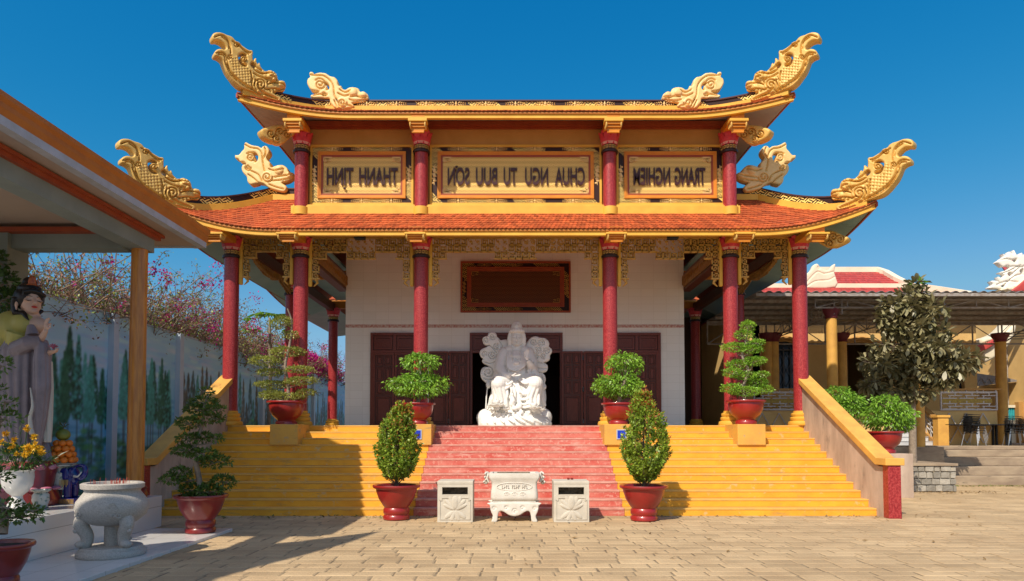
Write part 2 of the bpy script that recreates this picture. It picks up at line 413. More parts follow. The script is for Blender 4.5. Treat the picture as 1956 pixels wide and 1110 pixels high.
def build_skirt(S, na, nt, nside, ntside, soffit_mat, skip=None, name='roof', fascia=0.13, sof_in=None, bands=True, rootparent=None):
    par = rootparent or temple
    mb = MB(); tiles(mb, S.F, na, nt, -1, 1, skip)
    for sd in (-1, 1): tiles(mb, lambda a, t, sd=sd: S.S(sd, a, t), nside, ntside, 0, 1)
    m2 = MB()
    grid_surf(m2, lambda u, v: S.F(-1 + 2 * u, v), 80, 6)
    for sd in (-1, 1): grid_surf(m2, lambda u, v: S.S(sd, u, v), 40, 6, 0, sd < 0)
    y0, y1 = S.iy, S.biy
    m2.add([(CX0 - S.ix, y0, S.iz), (CX0 + S.ix, y0, S.iz), (CX0 + S.ix, y1, S.iz), (CX0 - S.ix, y1, S.iz)], [(0, 1, 2, 3)])
    mb.add(m2.v, m2.f)
    r = mb.build(name, TILE, par)
    # fascia: two stepped strips and a scalloped lower edge, following the eave curve
    fb = MB(); fr = [S.E(-1 + 2 * i / 120) for i in range(121)]
    sides = [[S.S(sd, i / 60, 0) for i in range(61)] for sd in (-1, 1)]
    sweep(fb, [p + Vector((0, 0.06, 0)) for p in fr], 0.05, -0.045, -0.004, 1)
    sweep(fb, [p + Vector((0, 0.09, 0)) for p in fr], 0.045, -fascia + .012, -0.045, 0)
    sweep(fb, [p + Vector((0, 0.075, 0)) for p in fr], 0.05, -fascia - 0.02, -fascia + .012, 0)
    for pts in sides: sweep(fb, pts, 0.022, -fascia + .03, -0.004, 2)
    fb.build('fascia', [YELLOW, ORANGE, REDBROWN], r)
    so = MB(); six, siy, siz = sof_in
    def sf(u, v):
        a = -1 + 2 * u; e = S.E(a) - Vector((0, -0.1, fascia - .02)); i = Vector((CX0 + a * six, siy, siz)); return e.lerp(i, v)
    grid_surf(so, sf, 60, 3, 0, True)
    for sd in (-1, 1):
        def ss(u, v, sd=sd):
            e = S.S(sd, u, 0) - Vector((sd * 0.05, -0.1 * (1 - u), fascia - .02)); i = Vector((CX0 + sd * six, siy + u * (S.by - siy), siz)); return e.lerp(i, v)
        grid_surf(so, ss, 40, 3, 0, sd > 0)
    so.build('soffit', soffit_mat, r)
    return r
# --- lower roof
L_ey, L_fl = 16.2, 0.25
S1 = Skirt(ex=8.30, ey=L_ey, ez=zy(437, L_ey), rise=zy(385, L_ey - L_fl) - zy(437, L_ey), s0=0.70, flare=L_fl, ix=6.55, iy=18.1, iz=zy(405, 17.2) + 0.72 * 0.9, by=27.6, biy=27.6, bend=0.12, cp=2.6)
roof1 = build_skirt(S1, 160, 15, 100, 15, SOFFIT, skip=lambda a, t: abs(a) * (S1.ex - t * 1.75) < 5.4 and t > 0.72, name='lower_roof', sof_in=(7.25, 17.45, zy(447, 17.4) + .12))
tag(roof1, 'orange tiled lower roof skirt with upturned corners')
# --- upper roof
U_ey, U_fl = 16.34, 0.32
S2 = Skirt(ex=6.35, ey=U_ey, ez=zy(213, U_ey), rise=zy(178, U_ey - U_fl) - zy(213, U_ey), s0=0.62, flare=U_fl, ix=4.95, iy=17.4, iz=zy(212, 17.4), by=27.5, biy=27.0, bend=0.1, cp=1.5)
roof2 = build_skirt(S2, 120, 9, 120, 9, SOFFIT2, name='upper_roof', sof_in=(5.5, 17.45, zy(229, 17.4)))
tag(roof2, 'orange tiled upper roof with a gold patterned ridge band')
# --- ridge and hip bands
CAPB = mat('dark_cap_paint', (0.07, 0.025, 0.02), rough=0.45)
def band(path, parent, h0=0.07, h1=0.20, w=0.10):
    mb = MB(); sweep(mb, path, w + .045, -0.05, h0, 0); sweep(mb, path, w, h0, h1, 1); sweep(mb, path, w + .03, h1, h1 + 0.035, 2)
    sweep(mb, path, w + .012, h0, h0 + .018, 0)
    o = mb.build('ridge_band', [YELLOW, FRETB, CAPB], parent); return o
for sd in (-1, 1):
    hip = [S2.S(sd, 0, t) for t in np.linspace(0.05, 1, 12)]; band(hip, roof2)
    hip = [S1.S(sd, 0, t) + Vector((0, 0, -0.03)) for t in np.linspace(0.06, 1, 12)]
    band(hip, roof1, 0.13, 0.30, 0.12)
    band([Vector((CX0 + sd * 6.55, 18.1, S1.iz - .02)), Vector((CX0 + sd * 5.6, 18.1, S1.iz - .02))], roof1, 0.1, 0.24, 0.10)
band([(CX0 - 4.95, 17.4, S2.iz), (CX0 + 4.95, 17.4, S2.iz)], roof2)
# gold flower sprays standing on the ridge band
def spray(mb, c, w, h, n=5, Yn=(0, -1, 0)):
    c = Vector(c)
    for i in range(-n, n + 1):
        x = i / n * w * 0.5; L = h * (0.5 - 0.28 * abs(i) / n)
        for s_ in (-1, 1):
            a = s_ * (0.75 if i else 1.57); rot = Matrix.Rotation(-a if i >= 0 else -(math.pi - a), 3, 'Y')
            mb.ball(c + Vector((x + (0.3 * L if i > 0 else -0.3 * L if i < 0 else 0), 0, s_ * L * 0.45)), (L * 0.55, 0.02, L * 0.2), 6, 4, rot=rot)
    mb.ball(c, (h * .2, 0.03, h * .2), 8, 5)
for i in range(13): sb = MB(); spray(sb, (CX0 - 4.6 + i * 9.2 / 12, 17.29, S2.iz + .135), 0.46, 0.17, 4); sb.build('gold_spray', CREAMGOLD, roof2)

# --- dragons (traced from crop coordinates: photo = 200 + x/2.921, 40 + y/2.921)
def c1(p): return (200 + p[0] / 2.921, 40 + p[1] / 2.921)
BIG = [(586,110),(592,92),(612,83),(640,85),(668,97),(690,104),(706,115),(718,130),(738,138),(752,155),(770,168),(790,180),(806,182),(814,192),(812,212),(815,240),(822,228),(832,226),(834,246),(842,258),(846,250),(854,262),(860,278),(882,297),(910,293),(935,303),(948,320),(954,345),(972,351),(988,358),(998,376),(992,398),(984,410),(962,408),(940,412),(925,418),(945,432),(966,442),(968,460),(948,463),(915,452),(885,442),(850,427),(812,411),(780,400),(745,387),(715,362),(690,330),(667,297),(652,262),(642,236),(622,220),(603,213),(600,196),(612,180),(635,174),(655,179),(664,170),(652,150),(635,135),(614,128),(594,128)]
BIGHOLE = [(733,225),(736,208),(750,199),(768,201),(778,212),(764,211),(752,213),(745,224),(748,240),(760,254),(776,262),(776,272),(758,270),(742,256)]
BIGHOLE2 = [(800,262),(812,250),(822,262),(824,282),(812,280)]
BIGGR = [spiral(762,232,22,4,1.6,3.5), spiral(720,152,15,3,1.4,0), spiral(687,222,14,3,1.4,2), spiral(852,375,34,6,1.7,3.0,dirn=1),
  [(600,112),(640,100),(672,125),(688,160),(690,200)], [(608,200),(640,196),(664,215),(672,250),(690,300),(730,350),(790,392)], [(655,240),(672,285),(705,335),(760,380),(830,408)],
  [(735,150),(770,185),(800,196)], [(890,400),(930,395),(960,402),(988,395)], [(895,372),(930,362),(965,370),(992,380)], [(905,330),(930,335),(945,350)],
  [(862,420),(900,438),(950,452)], [(850,400),(890,425),(940,445)], [(842,395),(870,420),(900,430)], [(820,290),(850,310),(890,315)], [(815,310),(850,330),(900,345)], [(826,345),(822,380),(835,405)], [(812,340),(806,372),(815,400)], [(838,352),(846,392)],
  [(880,300),(905,312),(935,312)], [(905,405),(912,412)], [(925,402),(930,412)], [(945,402),(950,410)], [(835,300),(868,312),(900,308)], [(798,300),(806,330),(800,362)], [(825,262),(836,280),(860,295)], [(640,110),(676,140),(680,175)], [(622,208),(650,212),(662,240)], [(668,262),(690,300),(720,335),(770,372),(815,398)], [(700,135),(735,158),(765,188),(790,205)], [(868,388),(880,398),(895,402)], [(880,345),(895,352),(890,365)], [(850,438),(880,446)], [(805,392),(830,412),(870,430)], [(893,300),(900,318)], [(920,302),(925,320)]]
BIGBUMP = [(915,330,26,0.5),(925,352,12,0.5),(972,370,20,0.45),(900,318,30,0.3),(852,372,40,0.25),(720,152,16,0.3),(762,232,22,0.25),(688,222,14,0.25),(950,385,18,.2)]
BIGSC = ([(680,235),(725,215),(735,270),(790,285),(815,300),(822,345),(800,395),(760,380),(712,335)], 22, 0.26)
def conv(f, o): return [f(p) for p in o]
OFFN = 0.0
def dragon(outline, holes, gr, bumps, sc, f, sca, plane_o, plane_n, T, Rr, mtl, parent, label, both=True, k=1.0):
    n = Vector(plane_n).normalized(); o = Vector(plane_o)
    n = n if n.y < 0 else -n
    mp = lambda u, v, h: PP(u, v, o, n) + n * (h + OFFN)
    mb = relief(conv(f, outline), mp, T, Rr, 1.05 * k, [conv(f, h) for h in holes], [conv(f, g) for g in gr], [(*f((x, y)), r * sca, a * 0.8) for x, y, r, a in bumps],
                (conv(f, sc[0]), sc[1] * sca, sc[2]) if sc else None, gd=0.5, gw=1.05)
    a = mb.build('dragon_finial', mtl, parent, smooth=70); tag(a, label % 'left')
    b = mirrored(mb).build('dragon_finial', mtl, parent, smooth=70); tag(b, label % 'right')
def big(S, parent, f, label):
    tip = S.S(-1, 0, 0); inn = S.S(-1, 0, 1); d = (inn - tip); d.z = 0; d.normalize(); n = Vector((d.y, -d.x, 0))
    sca = abs(f((100, 0))[0] - f((0, 0))[0]) / 100
    dragon(BIG, [BIGHOLE, BIGHOLE2], BIGGR, BIGBUMP, BIGSC, f, sca, tip, n, 0.14, 3.4, GOLD, parent, label)
OFFN = 0.07
big(S2, roof2, c1, 'large golden dragon rising off the %s corner of the upper roof')
big(S1, roof1, lambda p: c1((60 + (p[0] - 586) * 1.118, 670 + (p[1] - 83) * 1.035)), 'large golden dragon rising off the %s corner of the lower roof')
OFFN = 0.04
US = [(1150,310),(1158,300),(1172,303),(1178,312),(1205,305),(1240,308),(1265,324),(1290,330),(1308,350),(1312,376),(1328,378),(1332,392),(1350,400),(1370,388),(1400,385),(1425,395),(1432,410),(1455,412),(1475,426),(1476,448),(1455,460),(1420,468),(1388,474),(1400,490),(1375,500),(1300,502),(1278,486),(1265,468),(1262,450),(1235,446),(1180,447),(1158,440),(1162,428),(1190,420),(1207,410),(1185,406),(1160,400),(1145,380),(1138,360),(1142,340),(1155,328)]
USH = [(1226,362),(1245,360),(1260,376),(1260,395),(1246,402),(1250,384),(1240,370)]
USG = [spiral(1212,372,34,6,1.8,3.9), [(1160,318),(1190,322),(1230,324),(1262,345),(1285,380),(1290,430),(1310,470)], [(1175,432),(1210,425),(1240,430)], spiral(1235,425,14,3,1.3), spiral(1335,475,26,5,1.6), [(1380,440),(1410,436),(1440,444),(1470,440)], [(1375,455),(1415,462),(1465,452)], [(1320,400),(1350,415),(1380,405)], [(1310,420),(1345,435),(1370,430)], [(1300,450),(1320,490)], [(1290,460),(1305,495)], [(1350,480),(1385,492)]]
USB = [(1395,415,24,.5),(1450,428,18,.4),(1335,475,30,.25),(1212,372,30,.2)]
dragon(US, [USH], USG, USB, None, c1, 1 / 2.921, (0, 17.38, 0), (0, -1, 0), 0.13, 3.0, CREAMGOLD, roof2, 'small pale golden dragon on the upper ridge, %s of the middle')
LS = [(790,702),(800,690),(818,700),(840,708),(868,712),(885,722),(895,712),(915,712),(930,735),(928,755),(915,772),(922,792),(935,803),(940,830),(960,822),(1000,815),(1030,835),(1040,855),(1062,860),(1062,885),(1030,905),(1000,915),(1020,930),(1028,946),(1010,966),(960,956),(930,945),(905,925),(880,915),(850,922),(825,926),(808,906),(805,882),(785,860),(776,835),(783,815),(802,812),(790,800),(770,800),(760,786),(742,780),(740,762),(760,760),(776,742),(790,725)]
LSH = [(838,748),(855,750),(868,768),(864,790),(850,802),(850,782),(842,764)]
LSG = [spiral(828,775,28,5,1.7,3.9), [(798,705),(830,722),(868,728),(890,755),(895,800),(905,850)], spiral(812,832,18,4,1.4), [(905,720),(912,750),(898,780)], [(830,850),(870,870),(890,905)], [(815,870),(850,895),(870,915)], spiral(920,885,30,6,1.6), [(960,885),(1000,878),(1055,872)], [(950,905),(1000,900),(1050,890)], [(930,840),(970,850),(1010,840)], [(930,925),(970,940),(1010,950)]]
LSB = [(985,845,26,.5),(1045,872,16,.4),(920,885,30,.25),(828,775,24,.2)]
dragon(LS, [LSH], LSG, LSB, None, c1, 1 / 2.921, (0, 18.05, 0), (0, -1, 0), 0.14, 3.0, CREAMGOLD, roof1, 'small pale golden dragon standing beside the %s wall of the upper storey')

# --- walls of the upper storey
YW = 17.44; WX = 5.6
zt = zy(229, YW); zb = zy(412, 17.2)
w = MB(); w.box(CX0 - WX, CX0 + WX, YW, YW + .2, zb - .45, zt + .15)
for sd in (-1, 1): a, b = sorted((CX0 + sd * WX, CX0 + sd * (WX - .2))); w.box(a, b, YW + .2, 27.5, S1.iz - .3, zt + .15)
uw = w.build('upper_wall', OCHRE, temple)
w = MB(); zz = zy(240, YW - .12), zy(231, YW - .12)
w.box(CX0 - WX, CX0 + WX, YW - .12, YW - .002, zz[0], zz[1]); w.box(CX0 - WX, CX0 + WX, YW - .07, YW - .003, zz[0] - .05, zz[0] - .001)
w.build('cornice', REDBROWN, uw)
w = MB(); w.box(CX0 - WX - .12, CX0 + WX + .12, 17.16, YW + .1, zb - .25, zy(392.5, 17.16)); w.box(CX0 - WX - .08, CX0 + WX + .08, 17.2, YW + .05, zy(392.5, 17.16) + .001, zy(390.5, 17.2))
w.build('sill', YELLOW, uw, bevel=.01)
# --- signs
LETTER = mat('maroon_letter_paint', (0.055, 0.014, 0.012), rough=0.4)
def word(txt, px0, px1, py0, py1, Y, ext=0.016):
    cu = bpy.data.curves.new('t', 'FONT'); cu.body = txt; cu.size = 1; cu.extrude = 0.1; cu.offset = 0.02
    o = bpy.data.objects.new('t', cu); link(o); dg = bpy.context.evaluated_depsgraph_get()
    me = bpy.data.meshes.new_from_object(o.evaluated_get(dg)); V = np.array([v.co[:] for v in me.vertices]); F = [tuple(p.vertices) for p in me.polygons]
    bpy.data.objects.remove(o); bpy.data.curves.remove(cu); bpy.data.meshes.remove(me)
    cu = bpy.data.curves.new('t', 'FONT'); cu.body = 'H'; cu.size = 1; cu.offset = 0.02; o = bpy.data.objects.new('t', cu); link(o); dg = bpy.context.evaluated_depsgraph_get()
    hm = max(c[1] for c in o.evaluated_get(dg).bound_box); hn = min(c[1] for c in o.evaluated_get(dg).bound_box)
    bpy.data.objects.remove(o); bpy.data.curves.remove(cu)
    x0, x1 = V[:, 0].min(), V[:, 0].max(); a = P(px0, py1, Y); b = P(px1, py0, Y); out = []
    for x, y, z in V:
        u = (x - x0) / (x1 - x0); out.append((b.x + (a.x - b.x) * u, Y - ext * (z / 0.1), a.z + (b.z - a.z) * (y - hn) / (hm - hn)))
    mb = MB(); mb.add(out, [f[::-1] for f in F]); return mb
def rect_frame(mb, x0, x1, z0, z1, w, y0, y1, mi=0):
    mb.box(x0, x1, y0, y1, z1 - w, z1, mi); mb.box(x0, x1, y0, y1, z0, z0 + w, mi)
    mb.box(x0, x0 + w, y0, y1, z0 + w, z1 - w, mi); mb.box(x1 - w, x1, y0, y1, z0 + w, z1 - w, mi)
def corner_key(mb, x, z, sx, sz, u, y0, y1):
    """little meander in a field corner"""
    for (a, b, c, d) in [(0,0,5,.6),(0,0,.6,3.6),(0,3,2.4,3.6),(1.9,1.3,2.5,3.6),(1.1,1.3,2.5,1.9),(3.2,1.2,3.8,2.6),(3.2,2.2,5.6,2.8),(5,0,5.6,1.4),(3.2,1.2,4.6,1.7)]:
        X0, X1 = sorted((x + sx * a * u, x + sx * c * u)); Z0, Z1 = sorted((z + sz * b * u, z + sz * d * u))
        mb.box(X0, X1, y0, y1, Z0, Z1)
def sign(px0, px1, py0, py1, Y, mats, words, label, parent, k=1.0, tops=3, marks=()):
    outer, border, frame, inner, gold = mats
    a = P(px0, py1, Y); b = P(px1, py0, Y); x0, x1, z0, z1 = a.x, b.x, a.z, b.z; q = 0.0134 * k * Y / 17.3
    f = MB(); f.box(x0 + 22 * q, x1 - 22 * q, Y + .03, Y + .045, z0 + 20 * q, z1 - 20 * q)
    root = f.build('sign_panel', inner, parent); tag(root, label)
    m = MB(); m.box(x0 + 2 * q, x1 - 2 * q, Y + .01, Y + .03, z0 + 2 * q, z0 + 14 * q); m.box(x0 + 2 * q, x1 - 2 * q, Y + .01, Y + .03, z1 - 14 * q, z1 - 2 * q)
    m.box(x0 + 2 * q, x0 + 15 * q, Y + .01, Y + .03, z0 + 14 * q, z1 - 14 * q); m.box(x1 - 15 * q, x1 - 2 * q, Y + .01, Y + .03, z0 + 14 * q, z1 - 14 * q)
    m.build('patterned_border', border, root)
    m = MB(); rect_frame(m, x0, x1, z0, z1, 4.2 * q, Y - .03, Y + .05)
    m.build('outer_frame', outer, root, bevel=.006)
    m = MB(); rect_frame(m, x0 + 15 * q, x1 - 15 * q, z0 + 13 * q, z1 - 13 * q, 3.2 * q, Y - .035, Y + .06)
    rect_frame(m, x0 + 18.1 * q, x1 - 18.1 * q, z0 + 16.1 * q, z1 - 16.1 * q, 3.2 * q, Y - .018, Y + .06)
    m.build('inner_frame', frame, root, bevel=.006)
    m = MB(); rect_frame(m, x0 + 21.2 * q, x1 - 21.2 * q, z0 + 19.2 * q, z1 - 19.2 * q, 3.8 * q, Y + .005, Y + .06); m.build('recess_edge', REDBROWN, root)
    w_ = x1 - x0; gm = gold if gold is not GOLD else CREAMGOLD
    for (zc) in (z0 + 8 * q, z1 - 8 * q):
        for i in range(tops): g = MB(); spray(g, (x0 + w_ * (i + .75) / (tops + .5), Y - .005, zc), 0.5 * k * min(1, w_ / 2.6 * 3 / tops), 12 * q, 5); g.build('gold_spray', gm, root)
    for xc in (x0 + 8.5 * q, x1 - 8.5 * q):
        g = MB(); g.box(xc - .006, xc + .006, Y, Y + .02, (z0 + z1) / 2 - .26, (z0 + z1) / 2 + .26)
        for j in (-1, 0, 1): g.ball((xc, Y, (z0 + z1) / 2 + j * .12), (3 * q, .02, 4.5 * q), 8, 5)
        for j in range(8):
            g.ball((xc + (2.6 * q if j % 2 else -2.6 * q), Y, (z0 + z1) / 2 + (j - 3.5) * .06), (2.4 * q, .015, 1.8 * q), 6, 4)
        g.build('gold_spray', gm, root)
    xi0, xi1, zi0, zi1 = x0 + 25 * q, x1 - 25 * q, z0 + 23 * q, z1 - 23 * q; u = 2.9 * q
    for (x, sx) in ((xi0, 1), (xi1, -1)):
        for (z, sz) in ((zi0, 1), (zi1, -1)): g = MB(); corner_key(g, x, z, sx, sz, u, Y + .003, Y + .031); g.build('corner_meander', gm, root)
    if words:
        t = MB()
        for wd in words: wm = word(wd[0], wd[1], wd[2], 321.5, 352.5, Y - .005); t.add(wm.v, wm.f)
        for (mx, my, mr) in marks:
            q_ = P(mx, my, Y - .02); t.ball(q_, (mr, .025, mr), 8, 5)
        t.build('lettering', LETTER, root)
    return root
FRAMEM = mat('amber_frame_paint', (0.72, 0.27, 0.02), (0.62, 0.21, 0.018), 4, rough=0.45)
YS = YW - .06
SM = (YELLOW, FRETB, FRAMEM, FRET, GOLD)
sign(591.5, 790.5, 277, 392, YS, SM, [('THANH', 686, 760), ('TINH', 624, 675)], 'left sign panel with mirrored lettering THANH TINH', temple, marks=[(658.5, 360, .035)])
sign(820.5, 1149, 277, 392, YS, SM, [('CHUA', 1060, 1117), ('NGU', 1003, 1047), ('TU', 962, 988), ('BUU', 909, 950), ('SON', 855, 897)], 'long middle sign panel with mirrored lettering', temple, tops=4, marks=[(872, 319, .035), (870, 325, .03)])
sign(1177.5, 1383, 277, 392, YS, SM, [('TRANG', 1289, 1347), ('NGHIEM', 1210, 1280)], 'right sign panel with mirrored lettering TRANG NGHIEM', temple)

# --- columns
def lotus_cap(parent, x, y, z0, z1, r):
    h = z1 - z0; mb = MB()
    mb.lathe([(r * 1.08, 0), (r * 1.2, h * .15), (r * 1.35, h * .45), (r * 1.3, h * .8), (r * 1.1, h)], (x, y, z0), 20, 0)
    for ring, (n, zz, rr, hh, tilt) in enumerate(((8, .02, 1.12, .62, .28), (8, .34, 1.24, .60, .34), (8, .66, 1.2, .42, .5))):
        for i in range(n):
            a = 2 * math.pi * (i + .5 * (ring % 2)) / n; ca, sa = math.cos(a), math.sin(a); pts = []
            W = r * 0.50
            for j, (t, wv) in enumerate(((0, .55), (.3, .95), (.6, 1.0), (.85, .6), (1, .05))):
                rad = r * rr + r * tilt * t ** 1.5 - (r * .1 * (t > .95)); zz_ = z0 + h * (zz + hh * t)
                for s_ in (-1, 0, 1):
                    rd = rad + (r * .08 if s_ == 0 else 0)
                    pts.append((x + ca * rd - sa * s_ * W * wv, y + sa * rd + ca * s_ * W * wv, zz_))
            mi = []
            fs = []
            for j in range(4):
                for q in range(2): fs.append((3 * j + q, 3 * j + q + 1, 3 * j + q + 4, 3 * j + q + 3))
            n0 = len(mb.f); mb.add(pts, fs, 0)
            if ring == 0:
                for q in range(2): mb.m[n0 + q] = 1
    return mb.build('lotus_capital', [PINK, PINKPALE], parent, smooth=50)
def keyring(mb, x, y, z, r, h, n=14):
    for i in range(n):
        a = 2 * math.pi * i / n
        for (u0, v0, u1, v1) in ((0, .75, .8, .95), (0, 0.1, .16, .95), (0, .1, .5, .28), (.36, .1, .52, .55), (.62, .1, .78, .95)):
            a0 = a + u0 * 2 * math.pi / n; a1 = a + u1 * 2 * math.pi / n; pts = []
            for aa in (a0, a1):
                for vv in (v0, v1): pts.append((x + math.cos(aa) * r, y + math.sin(aa) * r, z + h * vv))
            mb.add(pts, [(0, 2, 3, 1)])
def column(x, y, z0, ztop, cap_h, base=True, r=0.182, parent=temple, key=True):
    """shaft with rings, lotus capital and stacked base; ztop = top of the capital"""
    zc = ztop - cap_h; mb = MB(); zb_ = z0 + (0.36 if base else 0.0)
    mb.lathe([(r, zb_), (r, zc - .10)], (x, y, 0), 28)
    c = mb.build('column', GRANITE, parent, smooth=40)
    lotus_cap(c, x, y, zc, ztop, r)
    k = MB(); k.lathe([(r + .004, zc - .20), (r + .045, zc - .195), (r + .05, zc - .15), (r + .03, zc - .125), (r + .012, zc - .12), (r + .012, zc + .01)], (x, y, 0), 28)
    k.build('collar', DARKRING, c, smooth=40)
    if key:
        g = MB(); keyring(g, x, y, zc - .115, r + .015, .1); g.build('key_pattern', GOLD, c)
    if base:
        b = MB(); b.lathe([(r + .13, 0), (r + .15, .03), (r + .13, .10), (r + .07, .12), (r + .095, .15), (r + .095, .2), (r + .05, .225), (r + .075, .25), (r + .075, .3), (r + .02, .325), (r + .02, .37)], (x, y, z0), 24)
        b.build('column_base', YELLOW, c, smooth=50)
    return c
zc1 = zy(452, 17.15)
for x in COLX: column(CX0 + x, YC, ZF, zc1, .33)
for x in (-7.25, 7.25):
    for yy in (22.0, 27.2): column(CX0 + x, yy, ZF, zc1, .33)
zc2 = zy(253, 17.15)
for x in COLX[1:5]: column(CX0 + x, YC - .06, zy(407, 17.1), zc2, .32, base=False, r=.17)
for x in COLX[1:5]: w = MB(); w.lathe([(.205, zy(409, 17.1)), (.205, zy(394, 17.1)), (.17, zy(393.5, 17.1))], (CX0 + x, YC - .06, 0), 24); w.build('column_plinth', YELLOW, uw, smooth=40)

# --- corbels from column to eave
def corbel(x, ytop, z1, z0, y0, y1, parent, wtop=.46, wbot=.30, n=4):
    mb = MB(); h = (z1 - z0)
    mb.box(x - wtop / 2, x + wtop / 2, y0, y1, z1 - h * .22, z1, 0); mb.box(x - wtop * .35, x + wtop * .35, y0 + .1, 17.25, z1 + .001, z1 + .16, 1)  # yellow cap paints in the sunlit top strip above the amber steps
    for i in range(n):
        f = (i + 1) / n; w = wtop - .04 - (wtop - .04 - wbot) * f; za = z1 - h * .22 - h * .78 * i / n
        mb.box(x - w / 2, x + w / 2, y0 + .04 + .04 * i, y1 - .05 * i, za - h * .78 / n, za - .002, 1)
    c = mb.build('corbel', [YELLOW, FRAMEM], parent, bevel=.008)
    for sd in (-1, 1):
        g = MB()
        for i in range(3):
            yy = y0 + .06 + i * .07; zz = z0 + h * .55
            pts = [(x + sd * (wtop / 2 - .05), yy + .05 * math.cos(a) * (1 - a / 14), zz + .08 * math.sin(a) * (1 - a / 14)) for a in np.linspace(0, 11, 24)]
            g.tube(pts, .018, 5)
        g.build('scroll_carving', GOLD, c, smooth=60)
    return c
for x in COLX[1:5]: corbel(CX0 + x * .99, 0, zy(226, 16.3), zy(250, 16.3), 16.28, 16.54, roof2)
for x in COLX: corbel(CX0 + x, 0, zy(443.5, 16.14), zy(460, 16.14), 16.12, 16.38, roof1, .50, .32)
def cloudb(outl, f, S, colx, parent, name='cloud_bracket'):
    sgn = -1 if f(outl[0])[0] < 978 else 1
    n = Vector((1, sgn * -1, 0)) if sgn > 0 else Vector((1, -1, 0))
    n = Vector((-sgn, -1, 0)).normalized()
    o = Vector((CX0 + sgn * (colx + .55), YC - .55, 0)); cx = sum(p[0] for p in outl) / len(outl); cy = sum(p[1] for p in outl) / len(outl)
    s_ = (max(p[0] for p in outl) - min(p[0] for p in outl))
    gr = [spiral(cx + dx * s_, cy + dy * s_, .13 * s_, .02 * s_, 1.5, a) for dx, dy, a in ((-.22, .0, 0), (.05, -.05, 2), (.25, .02, 4), (-.05, .14, 1))]
    mb = relief([f(p) for p in outl], lambda u, v, h: PP(u, v, o, n) + n * h, .14, 5, 1.0, grooves=[[f(q) for q in g] for g in gr], gd=.5, gw=1.2)
    mb.build(name, GOLD, parent, smooth=70); mirrored(mb).build(name, GOLD, parent, smooth=70)
cloudb([(862,615),(900,600),(940,590),(985,588),(1015,592),(1045,615),(1050,640),(1022,660),(990,690),(960,692),(920,680),(890,665),(870,645)], c1, S2, 5.48, roof2)
c8 = lambda p: (1280 + p[0] / 2.774, 420 + p[1] / 2.774)
cloudb([(765,98),(800,82),(840,60),(880,65),(920,85),(950,95),(945,115),(910,135),(870,150),(830,145),(790,122)], c8, S1, 7.25, roof1)

# --- fretwork hanging between the columns
LAT = mat('gilded_fretwork', (0.66, 0.37, 0.075), (0.48, 0.25, 0.045), 7, rough=0.45, metal=0.0, bump=.003)
def spiral_cell(mb, x, z, c, y0, y1, rot, b):
    """square meander of bars filling a cell"""
    segs = [((-1, -1), (1, -1)), ((1, -1), (1, 1)), ((1, 1), (-.55, 1)), ((-.55, 1), (-.55, -.45)), ((-.55, -.45), (.45, -.45)), ((.45, -.45), (.45, .4)), ((.45, .4), (0, .4))]
    h = c / 2 * .86
    for p, q in segs:
        for _ in range(rot): p = (-p[1], p[0]); q = (-q[1], q[0])
        X0, X1 = sorted((p[0], q[0])); Z0, Z1 = sorted((p[1], q[1]))
        mb.box(x + X0 * h - b, x + X1 * h + b, y0, y1, z + Z0 * h - b, z + Z1 * h + b)
def fretwork(x0, x1, zt_, y, drop, name='fretwork'):
    W = x1 - x0; c = 0.175; n = max(3, int(round(W / c))); c = W / n; mb = MB(); y0, y1 = y - .03, y + .03
    for i in range(n):
        k = min(i, n - 1 - i); depth = {0: drop, 1: drop * .62, 2: drop * .36}.get(k, 2)
        m = int(round(max(2, depth))); mid = abs(i - (n - 1) / 2) < n * .09 + .6
        if mid and n > 8: m = 3
        for j in range(m):
            jit = .004 * ((i + j) % 2)
            if 3 <= k and (k % 4 in (1, 2)) and j < 2:      # foliage scroll between the keys
                xc, zc_ = x0 + (i + .5) * c, zt_ - (j + .5) * c
                mb.tube([(xc + .075 * math.cos(a) * (1 - a / 13), y + .0, zc_ + .075 * math.sin(a) * (1 - a / 13)) for a in np.linspace(i, i + 10, 18)], .017, 5)
                mb.ball((xc + .03, y, zc_ - .05), (.03, .03, .018), 6, 4); mb.ball((xc - .05, y, zc_ + .05), (.02, .03, .03), 6, 4)
            else: spiral_cell(mb, x0 + (i + .5) * c, zt_ - (j + .5) * c * .97, c, y0 - jit, y1 + jit, (i + 2 * j) % 4, .0125)
        # lower edge bar
        zl = zt_ - m * c * .97; mb.box(x0 + i * c - .012, x0 + (i + 1) * c + .012, y - .042, y + .042, zl - .018, zl + .014)
        if k == 0: mb.tube([(x0 + (i + .5) * c, y, zl - .01), (x0 + (i + .5 + (.25 if i else -.25) * -1) * c, y, zl - .11), (x0 + (i + .5 + (-.3 if i == 0 else .3)) * c, y, zl - .2)], [.05, .035, .012], 6)
    mb.box(x0, x1, y - .045, y + .045, zt_ - .005, zt_ + .03)
    o = mb.build(name, LAT, temple)
    L = drop * c + .24
    for sx, xx in ((1, x0), (-1, x1)):
        a, b = sorted((xx - sx * .10, xx - sx * .005)); s_ = MB(); s_.box(a, b, y - .05, y + .05, zt_ - L, zt_ + .02); s_.build('side_strip', YELLOW, o, bevel=.03)
    return o
zl = zy(456, YC)
for i in range(5):
    a, b = COLX[i], COLX[i + 1]; fretwork(CX0 + a + .29, CX0 + b - .29, zl, YC, 5.6)
